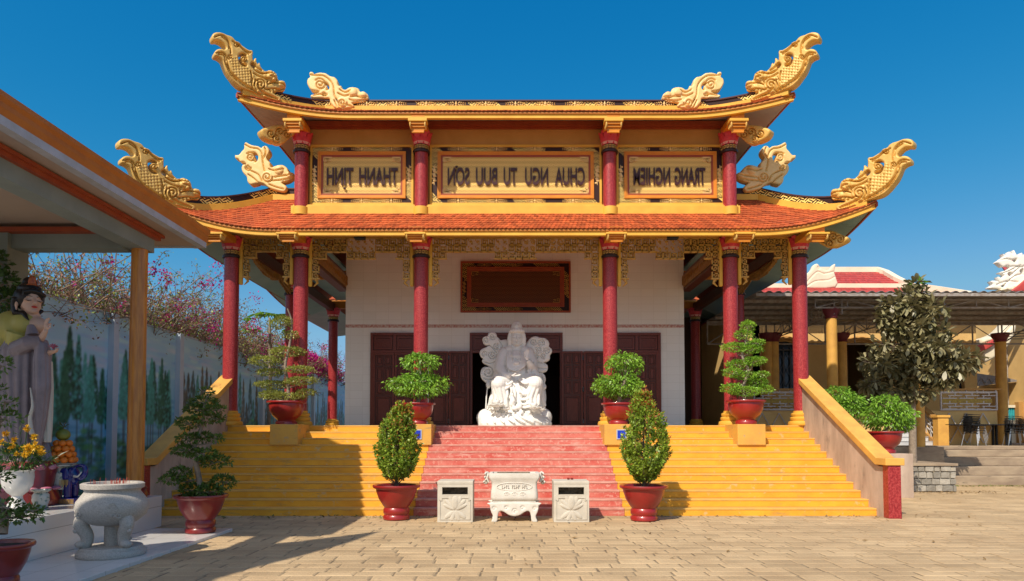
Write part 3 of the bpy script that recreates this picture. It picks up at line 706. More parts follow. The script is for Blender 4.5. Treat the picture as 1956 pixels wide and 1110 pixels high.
# beam over the fretwork and beams running back
bm = MB(); bm.box(CX0 - 7.35, CX0 + 7.35, YC - .12, YC + .12, zl + .035, zl + .42); bm.build('eave_beam', OCHRE, temple)
def onebox(name, m, parent, *q, bevel=0): b = MB(); b.box(*q); return b.build(name, m, parent, bevel=bevel)
for sd in (-1, 1):
    x = CX0 + sd * 5.48; tb = onebox('tie_beam', DARKWOOD2, temple, x - .13, x + .13, YC + .2, 21.7, zl - .45, zl + .1)
    x7 = CX0 + sd * 7.25; tb7 = onebox('tie_beam', DARKWOOD2, temple, x7 - .10, x7 + .10, YC + .2, 27.2, zl - .12, zl + .2)
    for yy in (22.0, 27.2):
        a, b = sorted((x7, CX0 + sd * 5.4)); onebox('cross_beam', ORANGE, temple, a, b, yy - .08, yy + .08, zl + .02, zl + .28)
    for side in (-.15, .15):
        gold = MB(); gold.box(x + side - .012, x + side + .012, YC + .4, 21.4, zl - .36, zl + .0)
        for i in range(22):
            yy = YC + .55 + i * .17; gold.tube([(x + side * 1.08, yy + .07 * math.cos(a) * (1 - a / 12), zl - .17 + .11 * math.sin(a) * (1 - a / 12)) for a in np.linspace(i, i + 9, 14)], .018, 5)
        gold.build('beam_carving', DKGOLD, tb)
    gold = MB(); n_ = 40; P_ = [(x7, YC + .3 + i * .11, zl - .12 - .22 * abs(math.cos(i / 20 * math.pi)) ** .7) for i in range(n_)]
    gold.prism([(x7 - .03, y, z) for _, y, z in P_] + [(x7 - .03, P_[-1][1], zl - .1), (x7 - .03, P_[0][1], zl - .1)], (.06, 0, 0))
    for i in range(n_):
        _, yy, z = P_[i]
        for sx in (-.04, .04): gold.tube([(x7 + sx, yy + .08 * math.cos(a) * (1 - a / 12), z + .06 + .08 * math.sin(a) * (1 - a / 12)) for a in np.linspace(i, i + 9, 12)], .02, 5)
    gold.build('beam_carving', DKGOLD, tb7)
# veranda ceiling
ce = MB(); ce.box(CX0 - 5.59, CX0 + 5.59, YC + .36, 28, zl + 1.4, zl + 1.48)
for sd in (-1, 1): a, b = sorted((CX0 + sd * 5.56, CX0 + sd * 7.2)); ce.box(a, b, YC + .12, 27.5, zl + .43, zl + .5)
ce.box(0, 0, 0, 0, 0, 0) if False else None; ce.build('veranda_ceiling', SOFFIT, temple)
# --- hall walls with doors
YH = 21.5; HX = 5.36; zTop = zl + 1.4
WALLT = mat('white_wall_tile', (0.62, 0.60, 0.54), (0.56, 0.54, 0.49), 3, rough=0.25, spec=0.5)
nt = WALLT.node_tree; br = nt.nodes.new('ShaderNodeTexBrick'); tcw = nt.nodes.new('ShaderNodeTexCoord'); mpw = nt.nodes.new('ShaderNodeMapping')
mpw.inputs['Rotation'].default_value = (R(-90), 0, 0); nt.links.new(tcw.outputs['Object'], mpw.inputs[0]); nt.links.new(mpw.outputs[0], br.inputs['Vector'])
br.offset = 0; br.inputs['Scale'].default_value = 1; br.inputs['Brick Width'].default_value = .4; br.inputs['Row Height'].default_value = .25; br.inputs['Mortar Size'].default_value = .004
br.inputs['Color1'].default_value = (.86, .83, .77, 1); br.inputs['Color2'].default_value = (.82, .79, .73, 1); br.inputs['Mortar'].default_value = (.72, .68, .61, 1)
nt.links.new(br.outputs[0], nt.nodes['Principled BSDF'].inputs['Base Color'])
def X(px): return xs(px, YH)
ox0, ox1, oz = X(900), X(1072), zy(638, YH)
wb = MB(); zL = ZF
wb.box(CX0 - HX, ox0, YH, YH + .2, ZF, zTop); wb.box(ox1, CX0 + HX, YH, YH + .2, ZF, zTop); wb.box(ox0, ox1, YH, YH + .2, oz, zTop)
for sd in (-1, 1):
    a, b = sorted((CX0 + sd * HX, CX0 + sd * (HX - .2))); wb.box(a, b, YH + .2, 34, ZF, zTop)
hw = wb.build('hall_wall', WALLT, temple)
rb = MB(); rb.box(CX0 - HX + .2, CX0 + HX - .2, 29, 29.1, ZF, zTop); rb.box(CX0 - HX + .2, CX0 + HX - .2, YH + .2, 29, zTop - .1, zTop - .02); rb.build('hall_interior', DARKWOOD2, hw)
ls = MB(); za, zbb = zy(626, YH), zy(620, YH); LIST = mat('listel_border_tile', (0.50, 0.2, 0.16), (0.62, 0.5, 0.42), 16, rough=0.3, detail=1)
ls.box(CX0 - HX, CX0 + HX, YH - .006, YH + .01, za, zbb); ls.build('tile_border', LIST, hw)
def leaf(x0, x1, y, z0, z1, parent, name='door_leaf'):
    mb = MB(); mb.box(x0, x1, y - .02, y + .02, z0, z1); H = z1 - z0; W = x1 - x0; s_ = .075 * W / .65 + .03
    rows = [(0.05, .40), (.44, .60), (.635, .80), (.835, .96)]
    d = mb.build(name, DARKWOOD2, parent, bevel=.004); g = MB()
    rect_frame(g, x0, x1, z0, z1, s_ * .62, y - .05, y - .0201)
    for i, (a, b) in enumerate(rows):
        cols = [(x0 + s_, x1 - s_)] if i == 0 else [(x0 + s_, (x0 + x1) / 2 - s_ * .35), ((x0 + x1) / 2 + s_ * .35, x1 - s_)]
        for (p, q) in cols:
            rect_frame(g, p, q, z0 + a * H, z0 + b * H, .022, y - .048, y - .0202); g.box(p + .05, q - .05, y - .040, y - .0202, z0 + a * H + .05, z0 + b * H - .05)
    g.build('leaf_panel', DARKWOOD, d, bevel=.006); return d
def door(px0, px1, closed, parent=hw):
    x0, x1 = X(px0), X(px1); z1 = zy(636, YH); zt_ = zy(672, YH); mb = MB()
    w_ = .09; rect_frame(mb, x0, x1, ZF, z1, w_, YH - .07, YH + .1); mb.box(x0 + w_, x1 - w_, YH - .07, YH + .1, zt_ - .04, zt_ + .04)
    mb.box((x0 + x1) / 2 - .05, (x0 + x1) / 2 + .05, YH - .06, YH + .1, zt_ + .04, z1 - w_)
    d = mb.build('door_frame', DARKWOOD, parent, bevel=.005); v = MB()
    for (a, b) in ((x0 + w_, (x0 + x1) / 2 - .05), ((x0 + x1) / 2 + .05, x1 - w_)):
        rect_frame(v, a + .03, b - .03, zt_ + .07, z1 - w_ - .03, .05, YH - .05, YH + .02)
        for i in range(6): zz_ = zt_ + .14 + i * (z1 - w_ - zt_ - .24) / 6; v.box(a + .08, b - .08, YH - .03, YH - .015, zz_, zz_ + .04)
        v.box(a, b, YH - .005, YH + .04, zt_ + .04, z1 - w_)
    v.build('transom_louvre', DARKWOOD, d)
    if closed:
        m = (x0 + x1) / 2; leaf(x0 + w_, m - .005, YH - .03, ZF + .01, zt_ - .04, d); leaf(m + .005, x1 - w_, YH - .03, ZF + .01, zt_ - .04, d)
    return d
door(707, 800, True); door(1171, 1263, True); dm = door(897, 1075, False)
METAL = mat('steel_hinge', (0.6, 0.6, 0.6), rough=.3, metal=1)
for a, b in ((820, 857), (858, 897), (1072, 1113), (1114, 1156)):
    l = leaf(X(a), X(b), YH - .12, ZF + .01, zy(672, YH), dm); hg = MB(); xx = X(a) if a in (858, 1114) else X(b)
    for zz in (ZF + .12, ZF + 1.1, ZF + 2.1): hg.box(xx - .02, xx + .02, YH - .17, YH - .145, zz, zz + .14)
    hg.build('hinge', METAL, l)
SM2 = (REDBROWN, fretmat('dim_gold_border', (0.5, 0.3, 0.06), (0.02, 0.008, 0.006), 7.5, cart=True), REDBROWN, FRETD, DKGOLD)
sign(879.5, 1090, 499.5, 597, YH - .05, SM2, None, 'blank brown sign board above the doorway', hw, k=.82)
# ------------------------------------------------------------------ ground and paving
EARTH = mat('earth', (0.30, 0.24, 0.16), (0.24, 0.19, 0.12), 3, rough=0.9, bump=.01)
g = MB(); N_ = 24
g.add([(-400, -400, -.03), (400, -400, -.03), (400, 900, -.03), (-400, 900, -.03)], [(0, 1, 2, 3)])
tag(g.build('ground', EARTH), kind='structure')
PAVE = mat('sandstone_paver', (0.52, 0.375, 0.21), (0.38, 0.26, 0.14), 0.9, rough=0.85, bump=.012, bscale=26, island=0.13, c3=(0.32, 0.225, 0.13), s3=5, t3=.62, ramp=(.38, .72))
JOINT = mat('sandy_joint', (0.36, 0.27, 0.16), (0.14, 0.10, 0.06), 5, rough=0.95, bump=.012, bscale=40)
j = MB(); j.add([(-14, -6, -.0045), (40, -6, -.0045), (40, 30, -.0045), (-14, 30, -.0045)], [(0, 1, 2, 3)])
pav = j.build('pavement', JOINT); tag(pav, kind='structure')
V, F = [], []
def paver(x0, x1, y0, y1, z, jit=.008):
    r = lambda: random.uniform(-jit, jit); b = .022; n = len(V)
    c = [(x0 + r(), y0 + r()), (x1 + r(), y0 + r()), (x1 + r(), y1 + r()), (x0 + r(), y1 + r())]; zz = z + random.uniform(-.0012, .0012); tx, ty = random.uniform(-.0015, .0015), random.uniform(-.0015, .0015)
    mx, my = (x0 + x1) / 2, (y0 + y1) / 2
    for (x, y) in c: V.append((x, y, zz - .022))
    for (x, y) in c: V.append((x, y, zz - .007 + tx * (1 if x > mx else -1)))
    for (x, y) in c: V.append((x + (b if x < mx else -b), y + (b if y < my else -b), zz + tx * (1 if x > mx else -1) + ty * (1 if y > my else -1)))
    for i in range(4):
        k = (i + 1) % 4; F.append((n + i, n + k, n + 4 + k, n + 4 + i)); F.append((n + 4 + i, n + 4 + k, n + 8 + k, n + 8 + i))
    F.append((n + 8, n + 9, n + 10, n + 11))
y = 5.2
while y < 24:
    h = random.uniform(.235, .275); x = -13.5 + random.uniform(0, .4); xe = min(30, 0.82 * (y + 2) + 3)
    while x < xe:
        w_ = random.uniform(.40, .54)
        if x > -0.8 * y - 3: paver(x + .010, x + w_ - .010, y + .008, y + h - .008, .004 if y < 16 else .004)
        x += w_
    y += h
m = MB(); m.v = V; m.f = F; m.m = [0] * len(F)
p_ = m.build('paving_stones', PAVE); tag(p_, kind='structure')
# weeds and dry leaves in the joints
DRYL = mat('dry_leaf', (0.28, 0.17, 0.06), (0.16, 0.09, 0.03), 20, rough=.8)
WEED = mat('weed_green', (0.10, 0.16, 0.03), (0.2, 0.2, 0.05), 20, rough=.7)
Q = []; MI = []
for (n_, xa, xb, ya, yb, z_, mi_) in ((500, 13.2, 19, 21.0, 21.55, .02, 1), (200, 10.2, 13.5, 18.6, 19.4, .02, 0), (110, -4.5, 8.5, 13.4, 13.68, .012, 0), (60, 6, 12, 12, 19, .014, 0), (40, -2, 8, 8, 13, .014, 0), (90, -6.6, -2.5, 13.2, 13.66, .015, 1)):
    for _ in range(n_):
        x, y = random.uniform(xa, xb), random.uniform(ya, yb); a = random.uniform(0, 6.28); L = random.uniform(.02, .055); u = Vector((math.cos(a), math.sin(a), random.uniform(-.1, .5))) * L; v_ = Vector((-math.sin(a), math.cos(a), random.uniform(-.2, .4))) * L * .45
        c = Vector((x, y, z_ + .01)); Q.append([c - u, c - v_, c + u, c + v_]); MI.append(mi_)
o = quads('leaf_litter', np.array([[list(p) for p in q] for q in Q]), [DRYL, WEED], mi=MI); tag(o, 'dry leaves and small weeds scattered over the paving', 'leaf litter', kind='stuff')

# ------------------------------------------------------------------ staircase
NR = 12; RIS = ZF / NR; Y0s = 13.70; TR = 0.305
stair = empty('staircase', (CX0, Y0s, 0), 'broad staircase painted yellow with a worn pink red flight up the middle', 'staircase')
def noisepaint(name, a, b, wear, dirt, t3=.60, s3=6):
    m = mat(name, a, b, 2.2, rough=.62, bump=.004, bscale=18, c3=wear, s3=s3, t3=t3); nt = m.node_tree; N = nt.nodes; L = nt.links
    n = N.new('ShaderNodeTexNoise'); n.inputs['Scale'].default_value = 1; n.inputs['Detail'].default_value = 8; n.inputs['Roughness'].default_value = .7
    mp = N.new('ShaderNodeMapping'); mp.inputs['Scale'].default_value = (1.6, 6, 9); tc = N.new('ShaderNodeTexCoord'); L.new(tc.outputs['Object'], mp.inputs[0]); L.new(mp.outputs[0], n.inputs['Vector'])
    r = N.new('ShaderNodeMapRange'); r.inputs['From Min'].default_value = .56; r.inputs['From Max'].default_value = .72; L.new(n.outputs['Fac'], r.inputs[0])
    x = N.new('ShaderNodeMix'); x.data_type = 'RGBA'; L.new(r.outputs[0], x.inputs[0]); b_ = N['Principled BSDF']; src = b_.inputs['Base Color'].links[0].from_socket
    L.new(src, x.inputs[6]); x.inputs[7].default_value = (*dirt, 1); L.new(x.outputs[2], b_.inputs['Base Color']); return m
SY = noisepaint('yellow_step_paint', (0.85, 0.42, 0.032), (0.74, 0.33, 0.025), (0.66, 0.42, 0.16), (0.36, 0.24, 0.09))
SR = noisepaint('worn_red_step_paint', (0.52, 0.09, 0.065), (0.62, 0.22, 0.165), (0.64, 0.29, 0.22), (0.66, 0.42, 0.34), t3=.55, s3=16)
PINKTOP = mat('worn_tread_edge', (0.66, 0.36, 0.28), (0.55, 0.2, 0.15), 6, rough=.7)
YTOP = mat('dusty_yellow_tread', (0.76, 0.42, 0.08), (0.62, 0.36, 0.1), 4, rough=.7)
xr0, xr1 = CX0 - 2.06, CX0 + 2.16
def flight(x0, x1, name, m):
    mb = MB()
    for i in range(NR):
        y0 = Y0s + i * TR; z = RIS * (i + 1); y1 = y0 + TR if i < NR - 1 else y0 + .6
        dz = random.uniform(-.003, .003)
        mb.box(x0, x1, y0 + .012, 17.6, z - RIS - (.0 if i == 0 else .0), z - .035, 0)
        mb.box(x0, x1, y0 + .004, y1 + .03, z - .0349, z + dz, 1)
    return mb.build(name, m, stair, bevel=.008)
flight(CX0 - 7.2, xr0 - .003, 'yellow_flight', [SY, YTOP]); flight(xr1 + .003, CX0 + 7.2, 'yellow_flight', [SY, YTOP]); flight(xr0, xr1, 'red_flight', [SR, PINKTOP])
FLOOR = mat('veranda_floor_tile', (0.55, 0.46, 0.36), (0.48, 0.40, 0.31), 3, rough=.3)
fl = MB(); fl.box(CX0 - 7.6, CX0 + 7.6, 17.62, 34, 0, ZF - .004); fl.build('veranda_floor', FLOOR, temple)
CONC = mat('stained_plaster', (0.56, 0.43, 0.33), (0.40, 0.30, 0.23), 2.2, rough=.85, bump=.004, c3=(0.28, 0.22, 0.17), s3=3, t3=.6, stretch=(1, 1.5, .5))
RAILM = mat('ochre_handrail', (0.76, 0.42, 0.085), (0.62, 0.32, 0.07), 3, rough=.6, bump=.003)
for sd in (-1, 1):
    xa, xb = CX0 + sd * 7.2, CX0 + sd * 7.42
    m = MB(); pts = [(xa, 13.45, 0), (xa, 17.32, 0), (xa, 17.32, 3.0), (xa, 13.62, 1.0), (xa, 13.45, 1.0)]
    m.prism(pts, (xb - xa, 0, 0)); m.build('stair_wall', CONC, stair)
    m = MB(); h = .14; a0 = CX0 + sd * 7.13; w_ = sd * .37
    pts = [(a0, 13.22, 1.03), (a0, 13.62, 1.03), (a0, 17.36, 3.0), (a0, 17.36, 3.0 + h), (a0, 13.58, 1.03 + h), (a0, 13.22, 1.03 + h)]
    m.prism(pts, (w_, 0, 0)); m.build('handrail', RAILM, stair, bevel=.012)
    m = MB(); a, b = sorted((CX0 + sd * 7.19, CX0 + sd * 7.44)); m.box(a, b, 13.25, 13.449, 0, 1.029); m.build('newel_post', GRANITE, stair, bevel=.01)
PEDM = noisepaint('ochre_pedestal_paint', (0.72, 0.40, 0.07), (0.62, 0.33, 0.07), (0.5, 0.34, 0.16), (0.30, 0.22, 0.12), t3=.62)
BLUE = mat('blue_glazed_tile', (0.02, 0.05, 0.5), rough=.15)
for x in (-5.47, -2.32, 2.42, 5.56):
    m = MB(); m.box(CX0 + x - .33, CX0 + x + .33, 16.10, 17.1, ZF - 3 * RIS - .01, ZF + .018); pd = m.build('pot_pedestal', PEDM, stair, bevel=.01)
    if abs(x) < 3:
        a = P(788 if x < 0 else 1179, 838, 16.09); m = MB(); m.box(a.x, a.x + .2, 16.085, 16.1, a.z, a.z + .2); m.build('address_tile', BLUE, pd)
        m = MB(); rect_frame(m, a.x - .015, a.x + .215, a.z - .015, a.z + .215, .02, 16.08, 16.1); m.build('tile_frame', mat('tile_rim', (.45, .5, .6)), pd)
# ------------------------------------------------------------------ leaves and pots
def leafmat(name, c, c2, tr=.35, island=.35, rough=.4): return mat(name, c, c2, 3, rough=rough, island=island, trans=tr, spec=.5)
LBRIGHT = leafmat('fig_leaf_green', (0.28, 0.50, 0.05), (0.19, 0.38, 0.04))
LDARK = leafmat('deep_green_leaf', (0.07, 0.15, 0.03), (0.05, 0.11, 0.02))
LMID = leafmat('mid_green_leaf', (0.30, 0.44, 0.055), (0.19, 0.32, 0.04))
LOLIVE = leafmat('olive_leaf', (0.38, 0.40, 0.08), (0.26, 0.30, 0.06))
LSHADE = leafmat('dark_bonsai_leaf', (0.13, 0.22, 0.04), (0.09, 0.16, 0.025))
LSHR = leafmat('yellow_green_shrub_leaf', (0.38, 0.48, 0.05), (0.22, 0.35, 0.04))
LRED = leafmat('new_red_leaf', (0.55, 0.13, 0.04), (0.5, 0.25, 0.06))
LSCHEF = leafmat('dusty_palmate_leaf', (0.33, 0.29, 0.15), (0.18, 0.17, 0.075), tr=.12)
BARK = mat('bark', (0.20, 0.15, 0.11), (0.12, 0.085, 0.06), 12, rough=.9, bump=.01)
BARKL = mat('pale_bark', (0.34, 0.27, 0.20), (0.22, 0.17, 0.13), 12, rough=.9, bump=.01)
SOIL = mat('soil', (0.07, 0.045, 0.03), (0.04, 0.03, 0.02), 20, rough=.95, bump=.02)
def unit(n):
    v = rng.normal(size=(n, 3)); return v / np.linalg.norm(v, axis=1)[:, None]
def leafquads(C, D, L, Wd, up=0.5):
    """rhombic leaves at C pointing along D"""
    n = len(C); D = D / np.linalg.norm(D, axis=1)[:, None]; r = unit(n); r[:, 2] = 0; S = np.cross(D, r + np.array([0, 0, .01])); Nn = unit(n) * (1 - up) + np.array([0, 0, up])
    S = np.cross(D, Nn); S /= (np.linalg.norm(S, axis=1)[:, None] + 1e-9)
    L = (L * rng.uniform(.7, 1.25, n))[:, None]; W_ = L * Wd
    Nv = np.cross(S, D)
    return np.stack([C, C + D * L * .45 + S * W_ * .5 + Nv * L * .05, C + D * L - Nv * L * .12, C + D * L * .45 - S * W_ * .5 + Nv * L * .05], 1)
def pad(c, r, n, clump=.0, L=.07, W=.45, top=.25, out=1.0, droop=0.0, up=.5, shell=.55):
    """leaves through an uneven ellipsoid, denser near its surface"""
    c = np.array(c, float); r = np.array(r, float); u = unit(n); u[:, 2] += top; u /= np.linalg.norm(u, axis=1)[:, None]
    k = rng.uniform(shell, 1, n) ** .7; lump = 1 + .16 * np.sin(u[:, 0] * 7 + c[0] * 9) * np.cos(u[:, 1] * 6 + c[2] * 5) + .10 * np.sin(u[:, 2] * 11 + u[:, 0] * 9)
    C = c + u * r * (k * lump)[:, None]; D = u * out + unit(n) * .8 + np.array([0, 0, -droop])
    return leafquads(C, D, L, W, up)
def pot(parent, x, y, z, rr, h, m, style=0):
    """wide lipped pot with a stepped foot; rr = rim radius"""
    if style == 0: pr = [(.50, 0), (.54, .02), (.55, .12), (.50, .17), (.46, .20), (.47, .24), (.53, .28), (.72, .42), (.84, .62), (.88, .84), (.87, .90), (.99, .93), (1.0, .97), (.985, 1.0), (.86, .99), (.84, .93)]
    elif style == 1: pr = [(.50, 0), (.55, .02), (.56, .10), (.50, .15), (.55, .20), (.545, .30), (.50, .35), (.58, .42), (.74, .60), (.84, .80), (.86, .88), (.98, .92), (1.0, .96), (.98, 1.0), (.84, .985), (.82, .92)]
    mb = MB(); mb.lathe([(a * rr, b * h) for a, b in pr], (x, y, z), 36); p = mb.build('pot', m, parent, smooth=50)
    s = MB(); s.lathe([(0.01, .92 * h), (.45 * rr, .93 * h), (.835 * rr, .925 * h)], (x, y, z), 20); s.build('soil', SOIL, parent); return p
REDPOT = mat('red_glazed_pot', (0.34, 0.018, 0.014), (0.26, 0.014, 0.012), 3, rough=.35, spec=.5, coat=.4, c3=(0.5, 0.12, .08), s3=9, t3=.68, bump=.002)
MAROON = mat('maroon_glazed_pot', (0.24, 0.018, 0.016), (0.17, 0.014, 0.012), 3, rough=.32, spec=.5, coat=.4)
def trunk(parent, pts, rad, m=BARK, branches=(), name='trunk'):
    mb = MB(); mb.tube(smooth3(pts), np.interp(np.linspace(0, 1, len(smooth3(pts))), np.linspace(0, 1, len(rad)), rad), 8)
    for b, r in branches:
        s = smooth3(b); mb.tube(s, np.linspace(r, r * .35, len(s)), 6)
    return mb.build(name, m, parent, smooth=60)
def smooth3(p, n=4):
    p = [Vector(q) for q in p]; out = []
    for i in range(len(p) - 1):
        a, b, c, d = p[max(i - 1, 0)], p[i], p[i + 1], p[min(i + 2, len(p) - 1)]
        for t in [k / n for k in range(n)]: out.append(0.5 * ((2 * b) + (c - a) * t + (2 * a - 5 * b + 4 * c - d) * t * t + (3 * b - a - 3 * c + d) * t ** 3))
    out.append(p[-1]); return out
def bonsai(label, px, pyb, Y, wpx, hpx, pads, leafm, m, tpts, style=0, group=None, L=.06, W=.5, dens=1.0, zbase=None, droop=0.0, accent=None, cat='potted bonsai', name='potted_bonsai', depth=1.0, up=.5, barkm=BARKL, tr=.05):
    """pads: (px, py, rx, rz in photo pixels); placed round the trunk at the pot's distance"""
    s = Y / FPX; b = P(px, pyb, Y); z0 = b.z if zbase is None else zbase; root = empty(name, (b.x, Y, z0), label, cat, group)
    pot(root, b.x, Y, z0, wpx * s / 2, hpx * s, m, style)
    T = [P(a, c, Y) for a, c in tpts]; T = [Vector((p.x, Y + .05 * math.sin(i * 2.1), p.z)) for i, p in enumerate(T)]
    br = []; A = []
    for i, q in enumerate(pads):
        a, c, rx, rz = q[:4]; dy = (q[4] if len(q) > 4 else (.35 * math.sin(i * 2.4)) * rx * s * 1.0)
        p = P(a, c, Y + dy); rxm, rzm = rx * s, rz * s
        n = int(dens * 9000 * rxm * rxm * depth * (1 + 2 * rzm / rxm) * (.06 / L) ** 2 * .5)
        A.append(pad((p.x, Y + dy, p.z), (rxm, rxm * depth, rzm), n, L=L, W=W, droop=droop, up=up, top=.3))
        near = min(T, key=lambda t: abs(t.z - (p.z - rzm * .8)) + .0); br.append(([near, (near + p) / 2 + Vector((0, 0, -rzm * .6)), p + Vector((0, 0, -rzm * .35))], .03 * (rxm + .3)))
        for k in range(5):
            e = p + Vector((random.uniform(-.8, .8) * rxm, random.uniform(-.8, .8) * rxm, random.uniform(-.3, .2) * rzm)); br.append(([p + Vector((0, 0, -rzm * .35)), (p + e) / 2, e], .012))
    trunk(root, T, [tr, tr * .8, tr * .55, tr * .3], barkm, br)
    V = np.concatenate(A); mi = None; mats = [leafm]
    if accent: mats = [leafm, accent[0]]; mi = (rng.random(len(V)) < accent[1](V[:, 0])).astype(int)
    quads('foliage', V, mats, root, mi); return root
gp = 'red pots with trees on the stair pedestals'
bonsai('left outer pedestal: red pot with layered bonsai of thin olive pads', 547, 812.5, 16.6, 74, 46,
  [(536, 618, 22, 10), (470+70, 612, 14, 9), (505, 690, 30, 9), (548, 672, 34, 9), (515, 712, 26, 7), (572, 706, 28, 6), (520, 735, 34, 7), (575, 728, 30, 7), (520, 752, 24, 6), (540, 758, 44, 6), (585, 750, 20, 6), (555, 640, 16, 7)], LOLIVE, REDPOT,
  [(548, 770), (550, 740), (546, 700), (553, 660), (556, 615), (550, 590)], group=gp, L=.05, dens=.85, depth=.8)
bonsai('left inner pedestal: red pot with dense weeping fig in two tiers', 799, 811, 16.6, 66, 41,
  [(803, 694, 36, 17), (800, 688, 24, 14), (772, 735, 34, 16), (826, 734, 32, 18), (798, 730, 36, 18), (800, 746, 46, 12)], LBRIGHT, REDPOT,
  [(797, 775), (800, 755), (803, 730), (802, 700), (803, 690)], group=gp, L=.085, W=.42, droop=.9, dens=.85, up=.35, tr=.06)
bonsai('right inner pedestal: red pot with weeping fig leaning right in two tiers', 1181, 811, 16.6, 66, 41,
  [(1193, 690, 34, 15), (1208, 706, 20, 16), (1172, 700, 16, 8), (1157, 735, 26, 16), (1185, 735, 38, 20), (1212, 738, 18, 14), (1180, 748, 38, 12)], LBRIGHT, REDPOT,
  [(1181, 775), (1185, 755), (1192, 730), (1195, 705), (1193, 690)], group=gp, L=.085, W=.42, droop=.9, dens=.85, up=.35, tr=.06)
bonsai('right outer pedestal: red pot with bright green cloud pruned bonsai', 1425, 811, 16.6, 74, 46,
  [(1428, 624, 14, 11), (1420, 640, 18, 9), (1446, 655, 16, 6), (1404, 664, 25, 9), (1434, 668, 24, 7), (1440, 690, 22, 8), (1412, 696, 26, 8), (1398, 712, 18, 8), (1450, 688, 14, 6), (1424, 718, 24, 8), (1455, 715, 14, 5), (1446, 730, 22, 7), (1398, 742, 20, 9), (1424, 748, 32, 9), (1460, 744, 18, 8)], leafmat('bright_juniper_green', (0.30, 0.52, 0.05), (0.22, 0.42, 0.04)), REDPOT,
  [(1424, 770), (1420, 740), (1428, 710), (1418, 680), (1426, 650), (1428, 630)], group=gp, L=.045, dens=1.0, depth=.8)
def conebush(label, px, pyb, Y, wpx, hpx, prof, side):
    """upright shrub: prof = (py, half width, centre px) rows"""
    s = Y / FPX; b = P(px, pyb, Y); root = empty('potted_shrub', (b.x, Y, .0), label, 'potted shrub', 'potted conical shrubs at the stair foot')
    pot(root, b.x, Y, .006, wpx * s / 2, hpx * s, REDPOT, 1); A = []; G = []; T = [P(px, pyb - hpx + 4, Y), P(px, prof[len(prof) // 2][0], Y), P(prof[0][2], prof[0][0] + 10, Y)]
    br = []
    for k in range(520):
        t = rng.uniform(0, 1) ** .85 * (len(prof) - 1); i = int(t); f = t - i; i2 = min(i + 1, len(prof) - 1)
        py = prof[i][0] * (1 - f) + prof[i2][0] * f; hw = .9 * (prof[i][1] * (1 - f) + prof[i2][1] * f); cx = prof[i][2] * (1 - f) + prof[i2][2] * f
        a = rng.uniform(0, 6.28); q = rng.uniform(.45, 1.0) ** .8; p = P(cx, py, Y); r = hw * s * q * rng.uniform(.85, 1.12); c = Vector((p.x + r * math.cos(a), Y + r * math.sin(a), p.z))
        d = Vector((math.cos(a) * .5, math.sin(a) * .5, 1.1)).normalized(); Ls = rng.uniform(.14, .26); n = 26
        tt = rng.uniform(0, 1, n); base = np.array(c)[None] + np.array(d)[None] * (tt * Ls)[:, None]; D = unit(n) * .9 + np.array(d) * .7
        A.append(leafquads(base, D, .066 * (1.15 - .4 * tt.mean()), .5, .3)); top = 1 - (py - prof[0][0]) / (prof[-1][0] - prof[0][0])
        G.append(((tt > .45) & (rng.random(n) < (.03 + .95 * max(0, top - .46) * (1.0 if side * math.cos(a) > -.2 else .35)))).astype(int)); 
        if k % 6 == 0: br.append(([Vector((p.x, Y, p.z - .15)), Vector(c), Vector(c) + d * Ls], .008))
    trunk(root, T, [.028, .02, .008], BARK, br); quads('foliage', np.concatenate(A), [LSHR, LRED], root, np.concatenate(G))
conebush('left of the stair foot: red pot with egg shaped shrub, a few red tips', 757, 992, 13.15, 90, 66, [(786, 5, 772), (804, 14, 767), (824, 28, 762), (850, 38, 758), (880, 43, 757), (900, 38, 757), (918, 20, 757)], 1)
conebush('right of the stair foot: red pot with pointed shrub, reddish new growth', 1230, 994, 13.0, 92, 67, [(762, 4, 1226), (780, 11, 1227), (802, 27, 1232), (830, 42, 1234), (862, 48, 1234), (890, 44, 1233), (910, 27, 1232), (922, 12, 1231)], 1)
# ------------------------------------------------------------------ stone furniture at the foot of the stairs
STONE = mat('carved_pale_stone', (0.62, 0.57, 0.47), (0.52, 0.47, 0.38), 4, rough=.8, bump=.003, bscale=70, c3=(.36, .31, .24), s3=5, t3=.68)
SOOT = mat('sooty_stone', (0.10, 0.075, 0.05), (0.35, 0.29, 0.2), 14, rough=.9, bump=.006)
YB = 12.75
def petal(mb, x, y, z, ang, L, W, th=.018):
    rot = Matrix.Rotation(-ang, 3, 'Y'); c = Vector((x, y, z)) + rot @ Vector((0, 0, L / 2)); pts = []
    mb.ball(c, (W / 2, th, L / 2), 10, 8, rot=rot)
def lotus_relief(mb, x, y, z, s):
    for a, L, W in ((-1.15, .9, .3), (1.15, .9, .3), (-.8, 1, .34), (.8, 1, .34), (-.42, 1.0, .4), (.42, 1.0, .4)): petal(mb, x, y, z, a, L * s, W * s, .016)
    petal(mb, x, y, z, 0, .95 * s, .62 * s, .024)
    for a, L in ((2.75, .75), (-2.75, .75), (2.2, .9), (-2.2, .9)): petal(mb, x, y, z - .02, a, L * s, .34 * s, .014)
